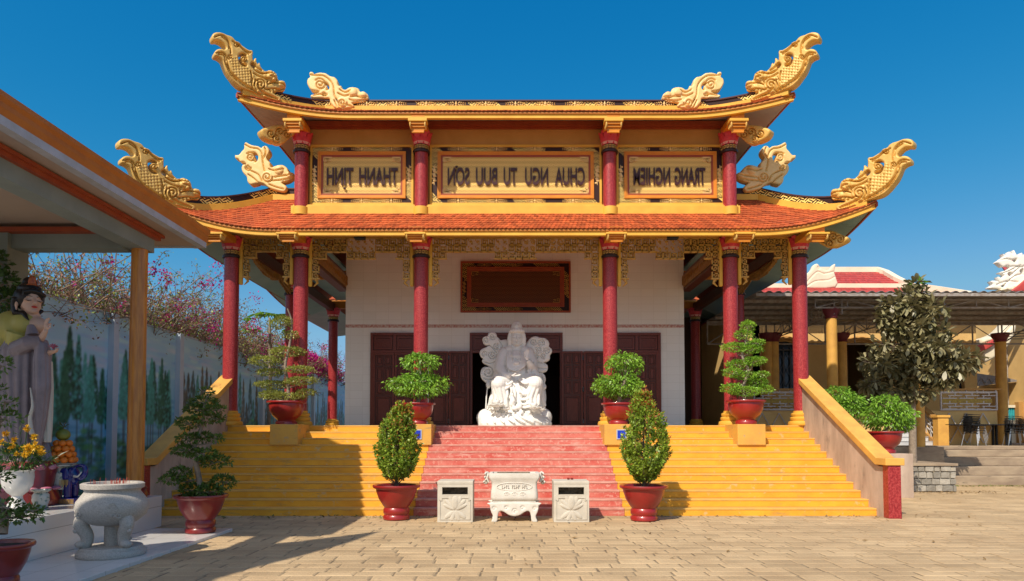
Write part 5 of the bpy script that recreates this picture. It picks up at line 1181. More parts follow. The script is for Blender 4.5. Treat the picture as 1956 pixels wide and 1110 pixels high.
for (y, z0, z1, w) in ((13.0,2.0,3.5,.22),(13.35,1.9,3.75,.28),(13.95,1.75,3.25,.26),(14.25,1.6,3.4,.28),(14.75,2.1,3.95,.30),(15.6,2.1,3.4,.28),(16.9,2.1,3.7,.24),(17.8,2.0,3.4,.24),(18.25,2.0,3.55,.24),(18.85,2.0,3.35,.22)): cypress(y, z0, z1, w, (DG, DG, BG_, (.03, .14, .07)), .85)
for i in range(16):
    y = 12.3 + i * .45 + mr.uniform(-.1, .1); cypress(y, 1.75 + mr.uniform(0, .3), mr.uniform(3.1, 3.8), mr.uniform(.2, .3), ((DG, BG_, TE), (TE, (.05, .22, .16)), (DG, (.03, .14, .07)))[i % 3], .8)
for k in range(1500):
    y = mr.uniform(10, 19.4); z = mr.uniform(0, 1) ** .8 * (1.45 + .25 * math.sin(y * 1.7) + .12 * math.sin(y * 5)); dab(y, z, mr.uniform(.06, .2), mr.uniform(.03, .1), ((.03, .17, .05), DG, (.10, .30, .08), (.04, .20, .18), BG_)[k % 5], .6, .3)
for (ya, yb) in ((19.7, 22.5), (22.9, 25.8), (26.2, 29.1), (29.5, 32.5), (32.9, 41.5)):
    for k in range(int(70 * (yb - ya))): dab(mr.uniform(ya, yb), mr.uniform(0, 2.1), mr.uniform(.2, .5), .05, ((.06, .28, .36), (.22, .46, .54), (.04, .18, .24))[k % 3], .5)
    n = int((yb - ya) / .30)
    for k in range(n):
        y = ya + .2 + k * (yb - ya - .4) / max(1, n - 1); H = mr.uniform(2.6, 3.75); w = mr.uniform(.16, .30); cs = (((.13, .08, .035), (.20, .13, .05), (.05, .035, .02)), ((.13, .08, .035), (.08, .055, .03), BG_), (DG, BG_, (.1, .07, .04)), (TE, DG))[k % 4]
        for q in range(190): t = mr.random(); dab(y + mr.uniform(-1, 1) * w * (1 - t) ** .6, 1.8 + (H - 1.8) * t, .04, .09, cs[int(mr.integers(len(cs)))], .7, .35)
    for q in range(int(60 * (yb - ya))): y = mr.uniform(ya, yb); dab(y, 1.85 + .2 * math.sin(y * 2.3) + mr.uniform(-.22, .1), .1, .05, ((.05, .20, .05), (.14, .34, .07), DG)[q % 3], .7, .3)
    for q in range(3): y = mr.uniform(ya + .3, yb - .3); [dab(y + .02 * s_, 1.2 + .03 * s_, .03, .05, (.8, .8, .78), .8) for s_ in range(5)]
IM = np.clip(IM * np.array([1.25, 1.5, 1.55]), 0, .85)
vs = [(XW + .004, MY0 + i * CY, k * CZ2) for k in range(nz_ + 1) for i in range(ny_ + 1)]; w_ = ny_ + 1
mur = MB(); mur.v = vs; mur.f = [(k * w_ + i, k * w_ + i + 1, (k + 1) * w_ + i + 1, (k + 1) * w_ + i) for k in range(nz_) for i in range(ny_)]
MUR = mat('mural_paint', (.3, .4, .5), rough=.5, bump=.002, bscale=9); va = MUR.node_tree.nodes.new('ShaderNodeVertexColor'); va.layer_name = 'paint'; MUR.node_tree.links.new(va.outputs[0], MUR.node_tree.nodes['Principled BSDF'].inputs['Base Color'])
mo = mur.build('mural', MUR, wl_); at_ = mo.data.color_attributes.new('paint', 'FLOAT_COLOR', 'POINT'); big_ = np.ones((nz_ + 1, ny_ + 1, 4)); pad_ = np.pad(IM, ((0, 1), (0, 1), (0, 0)), mode='edge'); big_[..., :3] = (pad_ + np.roll(pad_, 1, 0) + np.roll(pad_, 1, 1) + np.roll(np.roll(pad_, 1, 0), 1, 1)) / 4; big_[0, :, :3] = IM[0, 0]; big_[:, 0, :3] = pad_[:, 0]
at_.data.foreach_set('color', big_.reshape(-1).astype(np.float32))
m = MB(); m.box(-9.598, -7.52, 20, 34, 0, 1.78); tag(m.build('side_yard', CONC), kind='structure')
# ------------------------------------------------------------------ offerings on the plinth
ZP = .58
GW = mat('white_glaze_vase', (0.62, 0.60, 0.55), (0.55, 0.53, 0.5), 4, rough=.12, spec=.6)
YEL = mat('yellow_petal', (0.80, 0.52, 0.02), (0.75, 0.4, 0.02), 9, rough=.5, trans=.2)
vx, vy = xs(36, 9.35), 9.35; vs_ = empty('flower_vase', (vx, vy, ZP), 'tall white footed vase of yellow chrysanthemums and palm fronds on the plinth', 'vase')
m = MB(); m.lathe([(.15, 0), (.155, .03), (.12, .09), (.07, .18), (.065, .22), (.12, .27), (.18, .36), (.195, .47), (.19, .55), (.205, .565), (.19, .57), (.17, .55)], (vx, vy, ZP), 28); m.build('vase', GW, vs_, smooth=50)
mb = MB(); A = []
for (px, py) in ((52, 818), (66, 835), (22, 851), (40, 857), (55, 855), (68, 852), (80, 863), (47, 868), (33, 867), (12, 828), (5, 845), (60, 862), (75, 858), (28, 840), (15, 860)):
    p = P(px, py, vy - .1 + random.uniform(-.12, .1)); r = random.uniform(.03, .055)
    u = unit(60); u[:, 1] -= .3; A.append(leafquads(np.array(p)[None] + u * r * .2, u, r * 1.1, .35, .2)); mb.tube([(vx + random.uniform(-.06, .06), vy, ZP + .5), tuple(p)], .006, 5)
quads('blossom', np.concatenate(A), YEL, vs_)
mb.build('stem', LDARK, vs_); A = []
for (ax, ay, n_) in ((88, 868, 26), (100, 880, 26), (112, 872, 24), (70, 875, 20), (15, 800, 14), (35, 805, 14), (0, 870, 16)):
    a = Vector((vx + .05, vy, ZP + .58)); b = P(ax, ay, vy - .05)
    for k in range(n_):
        t = k / n_; c = a.lerp(b, t); sd = 1 if k % 2 else -1; d = (b - a).normalized() * .8 + Vector((.1 * sd, .35 * sd, .5 * sd - .1)); A.append(leafquads(np.array([c]), np.array([d]), .13, .09, .2))
A.append(pad((vx + .02, vy, ZP + .72), (.30, .22, .18), 420, L=.07, W=.4)); quads('foliage', np.concatenate(A), LDARK, vs_)
# small patterned jar
x_, y_ = xs(81, 9.75), 9.75; j_ = empty('ceramic_jar', (x_, y_, ZP), 'small patterned ceramic jar between the white vase and the elephant stand', 'jar')
CER = mat('patterned_glaze', (0.55, 0.52, 0.44), (0.16, 0.24, 0.2), 16, rough=.2, ramp=(.5, .6), c3=(.3, .12, .07), s3=14, t3=.62)
m = MB(); m.lathe([(.09, 0), (.10, .02), (.085, .05), (.11, .12), (.105, .2), (.08, .23), (.125, .26), (.125, .275), (.1, .27), (.09, .25)], (x_, y_, ZP), 24); m.build('jar', CER, j_, smooth=50)
# elephant stand
ex, ey = xs(126, 10.5), 10.5; el = empty('elephant_stand', (ex, ey, ZP), 'blue glazed ceramic elephant stand with raised trunk holding a plate', 'ceramic elephant')
BG = mat('cobalt_glaze', (0.008, 0.012, 0.12), (0.012, 0.02, 0.2), 8, rough=.12, spec=.7); GT = mat('gilt_trim', (.55, .33, .08), rough=.3, metal=.6)
m = MB(); m.box(ex - .26, ex + .26, ey - .17, ey + .17, ZP + .001, ZP + .09); m.build('base_slab', BG, el, bevel=.01); m = MB()
for i in range(24): m.box(ex - .25 + i * .0212, ex - .25 + i * .0212 + .012, ey - .176, ey - .1701, ZP + .025, ZP + .07)
m.box(ex - .255, ex + .255, ey - .175, ey - .1701, ZP + .075, ZP + .082); m.box(ex - .255, ex + .255, ey - .175, ey - .1701, ZP + .012, ZP + .02); m.build('base_pattern', GT, el)
mb = MB(); Z = ZP + .09
mb.ball((ex + .0, ey, Z + .30), (.22, .13, .14), 16, 12); mb.ball((ex + .13, ey - .02, Z + .36), (.10, .10, .11), 14, 10)
for (dx, dy) in ((-.14, -.07), (-.14, .07), (.1, -.08), (.1, .08)): mb.tube([(ex + dx, ey + dy, Z), (ex + dx, ey + dy, Z + .28)], [.055, .06], 10)
mb.tube(smooth3([(ex + .18, ey - .03, Z + .34), (ex + .26, ey - .04, Z + .30), (ex + .33, ey - .04, Z + .36), (ex + .33, ey - .04, Z + .46), (ex + .26, ey - .04, Z + .49), (ex + .17, ey - .04, Z + .47)]), np.linspace(.055, .022, 21), 10)
eb = fuse(mb.build('elephant', BG, el, smooth=180), .012, 4)
m = MB(); m.ball((ex + .06, ey - .115, Z + .36), (.075, .02, .10), 12, 8); m.build('ear', BG, el, smooth=60)
m = MB(); m.tube(smooth3([(ex + .2, ey - .09, Z + .33), (ex + .27, ey - .11, Z + .33), (ex + .32, ey - .1, Z + .40)]), np.linspace(.02, .005, 9), 8); m.build('tusk', GW, el, smooth=60)
m = MB(); m.lathe([(.115, 0), (.125, .04), (.125, .25), (.10, .27), (.10, .33), (.17, .36), (.17, .375), (.1, .375)], (ex - .04, ey - .02, Z + .13), 24, sx=1.1, sy=1.15); m.build('saddle_drum', CER, el, smooth=50)
g_ = MB()
for i in range(7): g_.tube([(ex + .02 + i * .02, ey - .145, Z + .28), (ex + .02 + i * .02, ey - .15, Z + .2 - .03 * (i % 2))], .005, 5)
g_.build('gilt_tassel', GT, el); zt_ = Z + .505
m = MB(); m.lathe([(.1, 0), (.19, .012), (.2, .02), (.18, .016), (.05, .01)], (ex - .03, ey - .02, zt_), 24); pl = m.build('offering_plate', GW, None, smooth=50); tag(pl, 'white plate under the orange pyramid on the elephant stand', 'plate')
ORG = mat('orange_peel', (0.80, 0.22, 0.015), (0.72, 0.17, 0.015), 6, rough=.4, bump=.0015, bscale=120); k_ = 0
rr = .054; first = None
def orange(x, y, z, label):
    global first
    if first is None:
        first = empty('orange', (x, y, z)); m = MB(); m.ball((0, 0, 0), (rr, rr, rr * .93), 16, 10); o = m.build('fruit', ORG, first, smooth=60, local=True); m = MB(); m.ball((0, 0, rr * .9), (.008, .008, .006), 6, 4); m.build('stalk', LDARK, o, local=True); o_ = first
    else: o_ = copy_tree(first); o_.location = (x, y, z)
    tag(o_, label, 'orange', 'oranges piled on the elephant stand'); return o_
ocx, ocy = ex - .03, ey - .02
for L_, (n_, R_, nm) in enumerate(((9, .155, 'bottom'), (8, .135, 'second'), (7, .115, 'third'), (6, .09, 'top'))):
    for i in range(n_):
        a = 2 * math.pi * (i + .5 * (L_ % 2)) / n_ - 1.57; orange(ocx + R_ * math.cos(a), ocy + R_ * math.sin(a), zt_ + .07 + L_ * .085, 'orange in the %s layer of the fruit pyramid on the elephant stand' % nm)
pm = empty('pomelo', (ocx, ocy, zt_ + .46), 'green pomelo with leaves crowning the orange pyramid', 'pomelo'); m = MB(); m.ball((ocx, ocy, zt_ + .455), (.10, .10, .092), 20, 14); m.build('fruit', mat('pomelo_peel', (.22, .22, .03), (.16, .18, .03), 9, rough=.4), pm, smooth=60)
m = MB(); m.tube([(ocx, ocy, zt_ + .54), (ocx + .01, ocy, zt_ + .6), (ocx + .04, ocy, zt_ + .64)], .006, 5); m.build('stalk', BARK, pm)
quads('leaves', leafquads(np.tile(np.array([[ocx + .01, ocy, zt_ + .57]]), (7, 1)), unit(7) + np.array([.3, -.2, .1]), .12, .5, .3), LDARK, pm)

# ------------------------------------------------------------------ round stone incense urn
INC = mat('incense_red', (.35, .06, .04), rough=.7)
GRAN = mat('grey_granite', (0.52, 0.48, 0.42), (0.36, 0.33, 0.285), 60, rough=.6, bump=.003, bscale=90)
ux, uy = xs(218, 9.05), 9.05; ur = empty('incense_urn', (ux, uy, .05), 'big round grey granite incense urn on three carved legs by the pavilion column', 'incense urn')
m = MB(); m.lathe([(.20, .395), (.30, .43), (.40, .52), (.435, .62), (.42, .70), (.355, .79), (.325, .83), (.335, .86), (.37, .875), (.375, .93), (.35, .945), (.30, .94), (.29, .9)], (ux, uy, .06), 40); m.build('bowl', GRAN, ur, smooth=60)
m = MB(); m.lathe([(.40, 0), (.41, .02), (.41, .06), (.385, .085), (.375, .09), (.375, .10), (.36, .125), (.3, .13)], (ux, uy, .052), 40); m.build('base_disc', GRAN, ur, smooth=45)
for a in (-2.45, -.55, 1.57):
    m = MB(); dx, dy = math.cos(a), math.sin(a); m.tube(smooth3([(ux + dx * .30, uy + dy * .30, .58), (ux + dx * .35, uy + dy * .35, .48), (ux + dx * .28, uy + dy * .28, .33), (ux + dx * .29, uy + dy * .29, .22), (ux + dx * .34, uy + dy * .34, .19)]), np.linspace(.10, .055, 17), 10)
    m.ball((ux + dx * .34, uy + dy * .34, .225), (.075, .075, .05)); m.ball((ux + dx * .39, uy + dy * .39, .47), (.05, .05, .06)); m.ball((ux + dx * .41, uy + dy * .41, .40), (.03, .03, .03)); m.build('leg', GRAN, ur, smooth=70)
m = MB(); m.lathe([(.09, 0), (.09, .3)], (ux, uy, .18), 12); m.build('core', GRAN, ur, smooth=50)
m = MB()
for a0, n_ in ((-1.0, 9), (-2.2, 5)):
    for i in range(n_):
        a = a0 + random.uniform(-.18, .18); zz = .66 + random.uniform(-.06, .08); rr_ = .425; c = Vector((ux + rr_ * math.cos(a), uy + rr_ * math.sin(a), zz)); t_ = Vector((-math.sin(a), math.cos(a), 0))
        m.tube([c + t_ * .05 * math.cos(b) * (1 - b / 11) + Vector((0, 0, .04 * math.sin(b) * (1 - b / 11))) for b in np.linspace(i, i + 8, 14)], .009, 5)
m.build('dragon_relief', GRAN, ur, smooth=60)
m = MB(); m.lathe([(.01, .9), (.29, .895)], (ux, uy, .06), 24); m.build('ash', SOIL, ur); m = MB()
for i in range(40): x, y = ux + random.uniform(-.2, .22), uy + random.uniform(-.2, .2); m = MB(); m.tube([(x, y, .94), (x + random.uniform(-.01, .01), y, 1.02 + random.uniform(0, .05))], .0035, 4); m.build('incense_stick', INC, ur)
for i in range(2): pass

# ------------------------------------------------------------------ standing statue
SKIN = mat('painted_skin', (0.66, 0.42, 0.30), (0.60, 0.37, 0.26), 3, rough=.4); ROBE = mat('mauve_grey_robe', (0.27, 0.215, 0.225), (0.20, 0.16, 0.17), 4, rough=.45); SHAWL = mat('olive_shawl', (0.46, 0.40, 0.10), (0.38, 0.33, 0.085), 3, rough=.45); HAIR = mat('black_painted_hair', (0.01, 0.008, 0.008), rough=.35); SASH = mat('ivory_sash', (0.55, 0.50, 0.42), rough=.5)
YG = 10.2; sg = YG / FPX
def G(px, py, dy=0.0): return P(px, py, YG + dy)
gs = empty('standing_statue', (G(48, 880).x, YG, ZP), 'tall painted robed deity with olive shawl, one hand raised, a lotus in the other', 'statue')
F_ = Vector((.80, -.60, 0)); S_ = Vector((.60, .80, 0)); hc = G(57, 577)
mb = MB(); hr = .185
def hp(f, s_, u): return hc + F_ * f * hr + S_ * s_ * hr + Vector((0, 0, u * hr))
rotF = Matrix((F_, S_, Vector((0, 0, 1)))).transposed()
mb.ball(hc + Vector((0, 0, .02)), (.18, .15, .20), 20, 16, rot=rotF); mb.ball(hp(.34, 0, -.52), (.125, .10, .14), 16, 10, rot=rotF)
mb.tube([hp(.98, 0, .15), hp(1.16, 0, -.22)], [.014, .03], 8); mb.ball(hp(1.12, 0, -.26), (.03, .036, .02), 8, 6, rot=rotF)
mb.ball(hp(.82, 0, -.82), (.05, .06, .045), 10, 8, rot=rotF)
for s_ in (-1, 1): mb.ball(hp(.78, .42 * s_, .02), (.03, .05, .022), 10, 6, rot=rotF); mb.ball(hp(.45, .42 * s_, -.35), (.05, .04, .07), 10, 8)
ear = MB(); ear.ball(hp(-.05, -.95, -.15), (.045, .03, .11), 10, 8, rot=rotF); ear.ball(hp(-.05, -.95, -.6), (.035, .025, .07), 10, 8, rot=rotF)
mb.add(ear.v, ear.f); mb.tube([hp(0, 0, -.7), G(64, 600), G(62, 612)], [.085, .08, .14], 14); mb.ball(G(66, 622), (.2, .17, .14), 14, 10)
# raised right hand, lotus hand
mb.tube([G(72, 655, -.2), G(82, 642, -.27), G(88, 630, -.3)], [.055, .045, .032], 10); mb.ball(G(89, 625, -.3), (.035, .025, .045), 10, 8)
for (a, b, c, d, r) in ((90, 617, 96, 607, .011), (88, 616, 93, 606, .011), (86, 617, 89, 607, .011), (93, 622, 98, 616, .011)): mb.tube([G(a - 1, 624, -.3), G(a, b, -.3), G(c, d, -.31)], [.015, .012, .008], 6)
mb.tube([G(92, 628, -.31), G(97, 624, -.32), G(97, 617, -.32)], [.014, .012, .009], 6)
mb.tube([G(84, 672, -.1), G(94, 674, -.2), G(101, 672, -.25)], [.05, .04, .03], 10); mb.ball(G(104, 671, -.25), (.05, .04, .025))
for i in range(4): mb.tube([G(105, 672, -.22 - i * .02), G(110, 669, -.22 - i * .02), G(113, 665, -.22 - i * .02)], [.013, .011, .008], 6)
mb.tube([G(103, 672, -.29), G(107, 667, -.30), G(108, 663, -.29)], [.014, .011, .008], 6)
bd = fuse(mb.build('body', SKIN, gs, smooth=180), .011, 3, .5)
m = MB()
for s_ in (-1, 1): m.tube([hp(.93, .18 * s_, .02), hp(.97, .42 * s_, -.05), hp(.80, .66 * s_, .02)], [.004, .007, .004], 6); m.tube([hp(1.0, .16 * s_, .30), hp(.96, .42 * s_, .36), hp(.78, .66 * s_, .26)], [.003, .005, .003], 6)
m.build('eyelid_line', HAIR, gs); m = MB(); m.ball(hp(1.04, .0, -.52), (.018, .042, .016), 10, 6, rot=rotF); m.build('lips', mat('red_lips', (.5, .03, .02), rough=.3), gs, smooth=60)
mb = MB(); mb.ball(hp(-.22, 0, .30), (.205, .20, .20), 20, 14, rot=rotF); mb.ball(hp(-.1, 0, 1.05), (.17, .16, .09), 14, 10, rot=rotF); mb.ball(hp(-.1, 0, 1.55), (.10, .10, .10), 12, 10)
mb.tube([hp(.0, -1.0, .2), hp(-.2, -1.02, -.4), hp(-.1, -.95, -1.0), G(46, 600, -.12), G(55, 612, -.2)], [.05, .05, .05, .045, .01], 8); mb.tube([hp(.3, .8, -.6), G(70, 603, .0), G(77, 613, -.05)], [.03, .03, .008], 8); mb.tube([G(45, 597, -.1), G(42, 603, -.15)], [.05, .01], 8)
mb.tube([hp(.8, -.75, .62), hp(.95, -.2, .80), hp(.93, .3, .74), hp(.7, .8, .5)], .035, 8)
fuse(mb.build('hair', HAIR, gs, smooth=180), .012, 3); m = MB(); q_ = hp(.42, 0, 1.5); rt = Matrix.Rotation(.1, 3, 'Y')
m.ball(q_, (.03, .055, .12), 10, 8, rot=rotF); m.ball(hp(.5, 0, 1.2), (.035, .09, .05), 10, 8, rot=rotF); cr = m.build('crown_ornament', mat('gilt_red_crown', (.5, .14, .04), (.3, .06, .02), 20, rough=.4), gs, smooth=60)
mb = MB(); mb.ball(G(24, 628, .0), (.26, .24, .27), 18, 12); mb.ball(G(48, 622, -.02), (.24, .2, .2), 16, 12); mb.tube([G(15, 620), G(4, 660, .0), G(-6, 690, .05)], [.22, .22, .17], 14); mb.tube([G(40, 640, -.1), G(30, 665, -.12)], [.2, .14], 12)
fuse(mb.build('shawl', SHAWL, gs, smooth=180), .016, 4)
mb = MB(); bell(mb, [(G(50, 885, .0), .34, .30, .07), (G(48, 840, .02), .29, .27, .08), (G(47, 780, .04), .31, .29, .07), (G(47, 720, .04), .34, .31, .06), (G(48, 670, .03), .33, .30, .04), (G(52, 648, .0), .26, .24, .02)], 20, 120)
bell(mb, [(G(14, 835, -.12), .06, .08, .2), (G(10, 780, -.12), .12, .13, .14), (G(8, 720, -.1), .16, .16, .10), (G(12, 672, -.08), .17, .17, .03)], 10)
bell(mb, [(G(72, 850, -.18), .04, .05, .2), (G(76, 800, -.2), .08, .09, .16), (G(80, 740, -.22), .10, .11, .14), (G(80, 690, -.22), .10, .11, .10), (G(80, 655, -.22), .08, .09, .03)], 9)
mb.tube([G(30, 668, -.2), G(55, 655, -.27), G(80, 652, -.25)], [.12, .11, .08], 12); mb.tube([G(59, 622, -.14), G(62, 642, -.18)], [.05, .1], 10)
fuse(mb.build('robe', ROBE, gs, smooth=180), .012, 1, .35)
mb = MB(); bell(mb, [(G(90, 845, -.05), .05, .05, .2), (G(88, 800, -.05), .07, .08, .2), (G(90, 740, -.06), .07, .08, .16), (G(92, 690, -.08), .05, .06, .1)], 8)
mb.tube(smooth3([G(58, 740, -.33), G(62, 775, -.35), G(57, 800, -.34), G(61, 830, -.32)]), np.linspace(.012, .035, 13), 8)
fuse(mb.build('sash', SASH, gs, smooth=180), .012, 2); PETP = mat('painted_lotus_pink', (0.40, 0.08, 0.15), (0.48, 0.22, 0.28), 5, rough=.5)
lt = lotus(G(102, 664, -.25), .07, gs, 6, 3, PETP); c_ = G(50, 900, 0); mb = MB(); mb.lathe([(.42, 0), (.45, .1), (.36, .3), (.40, .55), (.36, G(50, 880).z - ZP)], (c_.x, YG, ZP), 28); mb.build('lotus_seat', MAROON, gs, smooth=50); mb = MB()
for k in range(2):
    for i in range(12):
        a = 2 * math.pi * (i + .5 * k) / 12; d = Vector((math.cos(a) * .8, math.sin(a) * .8, .55 - .4 * k)); mb.ball(Vector((c_.x, YG, ZP + .30 - k * .12)) + d * .40, (.10, .04, .15), 8, 6, rot=d.to_track_quat('Z', 'Y').to_matrix())
mb.build('lotus_petal', PETP, gs, smooth=60)

# ------------------------------------------------------------------ potted trees at the left
bonsai('tall dark bonsai of many thin tiers in a maroon pot at the left stair foot', 383, 1016, 11.1, 98, 72,
  [(395, 748, 12, 6), (390, 768, 26, 9), (410, 782, 20, 7), (378, 782, 24, 8), (398, 800, 30, 9), (360, 808, 24, 10), (385, 835, 20, 8), (360, 838, 22, 8), (412, 838, 16, 7), (355, 860, 26, 9), (390, 868, 26, 9), (408, 882, 30, 12), (345, 905, 22, 12), (330, 915, 24, 9), (372, 935, 30, 12), (400, 938, 26, 11), (425, 922, 24, 14), (380, 952, 34, 8)], LSHADE, MAROON,
  [(383, 950), (378, 915), (376, 880), (372, 850), (385, 810), (392, 780), (398, 752)], L=.06, dens=.9, depth=.9, zbase=.052, style=1)
bonsai('dark leafy bonsai in a maroon pot, cut by the left edge of the photo', 2, 1112, 6.9, 108, 95,
  [(-2, 700, 24, 20), (-14, 745, 24, 12), (10, 768, 22, 8), (4, 800, 34, 13), (-6, 860, 24, 14), (-8, 915, 28, 22), (40, 985, 45, 11), (15, 968, 30, 10), (62, 975, 22, 8), (5, 990, 36, 12)], LSHADE, MAROON,
  [(4, 1020), (0, 980), (-12, 930), (-20, 870), (-10, 800), (-15, 720), (-10, 660)], L=.055, dens=.55, depth=.8, zbase=.052, style=1)
bonsai('dark fig tree half hidden behind the shoulder of the standing statue', -18, 960, 10.9, 60, 45, [(2, 540, 30, 22), (-5, 575, 34, 26), (0, 620, 26, 20), (-10, 500, 24, 20)], LDARK, MAROON, [(-18, 920), (-14, 750), (-10, 600), (-5, 540)], L=.09, dens=.9, zbase=ZP)
# ------------------------------------------------------------------ hall at the right with its steel canopy
ZT = 1.22; YWL = 28.0
YW2 = mat('pale_yellow_wall', (0.78, 0.52, 0.20), (0.70, 0.45, 0.17), 1.5, rough=.8, bump=.003)
CREAM = mat('cream_plaster', (0.80, 0.72, 0.54), (0.72, 0.63, 0.46), 2, rough=.7, bump=.003)
TILER = mat('red_roof_tile', (0.50, 0.07, 0.055), (0.40, 0.05, 0.045), 4, rough=.5, island=.2)
STEPC = mat('weathered_concrete_step', (0.42, 0.325, 0.22), (0.27, 0.20, 0.14), 1.3, rough=.9, bump=.008, c3=(.2, .16, .11), s3=3, t3=.62, stretch=(1, 3, 3))
ter = MB()
m = MB(); m.box(9.2, 40, 24.0, 44, -.02, ZT - .002); m.box(9.2, 13.9, 22.0, 24.0, -.02, ZT - .004)
o = m.build('terrace', STEPC); tag(o, kind='structure')
m = MB()
for i, (y, z) in enumerate(((21.7, .30), (22.1, .58), (22.6, .86), (23.3, 1.08))): m.box(13.2 + .0, 40, y, 24.0 - .001 * i, (0 if i == 0 else (.30, .58, .86)[i - 1]) - .001, z)
m.box(13.901, 40, 23.7, 24.0, 1.081, ZT - .001)
tag(m.build('terrace_steps', STEPC, None, bevel=.02), 'long weathered stone steps up to the terrace at the right', 'steps')
hall = empty('side_hall', (15, 30, ZT), 'low yellow hall with arched openings and a red tiled roof with cream ridges', 'hall')
wx0, wx1 = xs(1400, YWL), xs(1866, YWL, 700); ztop = zy(590, YWL)
def arch_pts(x0, x1, z0, zs, y, n=14):
    r = (x1 - x0) / 2; c = (x0 + x1) / 2; return [(x0, y, z0)] + [(c - r * math.cos(math.pi * i / n), y, zs + (r * .62) * math.sin(math.pi * i / n)) for i in range(n + 1)] + [(x1, y, z0)]
ops = [(xs(1474, YWL), xs(1528, YWL), zy(745, YWL), zy(668, YWL)), (xs(1602, YWL), xs(1690, YWL), zy(784, YWL), zy(680, YWL)), (xs(1790, YWL), xs(1845, YWL), zy(745, YWL), zy(680, YWL))]
m = MB(); cur = wx0
for (a, b, z0, zs) in ops:
    m.box(cur, a, YWL, YWL + .3, ZT - .1, ztop); r = (b - a) / 2; c = (a + b) / 2; n = 14; ar = [(c - r * math.cos(math.pi * i / n), zs + r * .62 * math.sin(math.pi * i / n)) for i in range(n + 1)]
    m.prism([(x, YWL, z) for x, z in [(a, ztop)] + ar + [(b, ztop)]][::-1], (0, .3, 0)); m.box(a, b, YWL, YWL + .3, ZT - .1, z0); cur = b
m.box(cur, wx1, YWL, YWL + .3, ZT - .1, ztop); m.box(wx1 - .3, wx1, YWL + .3, 40, ZT - .1, ztop); m.box(wx0, wx0 + .3, YWL + .3, 40, ZT - .1, ztop); m.box(wx0 + .3, wx1 - .3, 32, 32.2, ZT - .1, ztop)
hwl = m.build('wall', YW2, hall)
m = MB(); m.box(wx0 - .3, wx1 + .2, YWL - .1, YWL + .2, ztop + .061, ztop + .5); m.build('eave_band', YW2, hall)
ARCHM = mat('ochre_arch_moulding', (0.50, 0.27, 0.08), (0.44, 0.23, 0.07), 3, rough=.7)
for (a, b, z0, zs) in ops:
    r = (b - a) / 2; c = (a + b) / 2; m = MB()
    m.tube([(c - (r + .1) * math.cos(math.pi * i / 20), YWL - .02, zs + (r * .62 + .12) * math.sin(math.pi * i / 20)) for i in range(21)], .10, 6); m.box(a - .34, a - .02, YWL - .06, YWL - .001, zs - .3, zs + .05); m.box(b + .02, b + .34, YWL - .06, YWL - .001, zs - .3, zs + .05); m.build('arch_moulding', ARCHM, hwl)
IRON = mat('grey_iron', (0.10, 0.095, 0.09), rough=.5)
a, b, z0, zs = ops[0]; m = MB(); W_ = b - a
for i in range(5): x = a + W_ * i / 4; m.box(x - .02, x + .02, YWL + .1, YWL + .14, z0, zs + .1)
m.box(a, b, YWL + .1, YWL + .14, zs - .02, zs + .03)
for i in range(4):
    x = a + W_ * (i + .5) / 4; m.tube([(x + .13 * math.sin(t * 1.0), YWL + .12, z0 + .15 + (zs - z0 - .3) * t / 6.283) for t in np.linspace(0, 6.283, 22)], .014, 5); m.tube([(x - .13 * math.sin(t), YWL + .12, z0 + .15 + (zs - z0 - .3) * t / 6.283) for t in np.linspace(0, 6.283, 22)], .014, 5)
m.build('window_grille', IRON, hwl); DGL = mat('dark_glass', (.02, .03, .04), rough=.08)
for q in (ops[0], ops[2]): m = MB(); m.box(q[0], q[1], YWL + .2, YWL + .22, q[2], q[3] + .6); m.build('window_glass', DGL, hwl)
a, b, z0, zs = ops[1]; m = MB(); m.box(a + .05, (a + b) / 2 - .4, YWL + .25, YWL + .3, z0, zs + .3); m.box((a + b) / 2 + .4, b - .05, YWL + .25, YWL + .3, z0, zs + .3); m.build('door_leaf', DARKWOOD2, hwl)
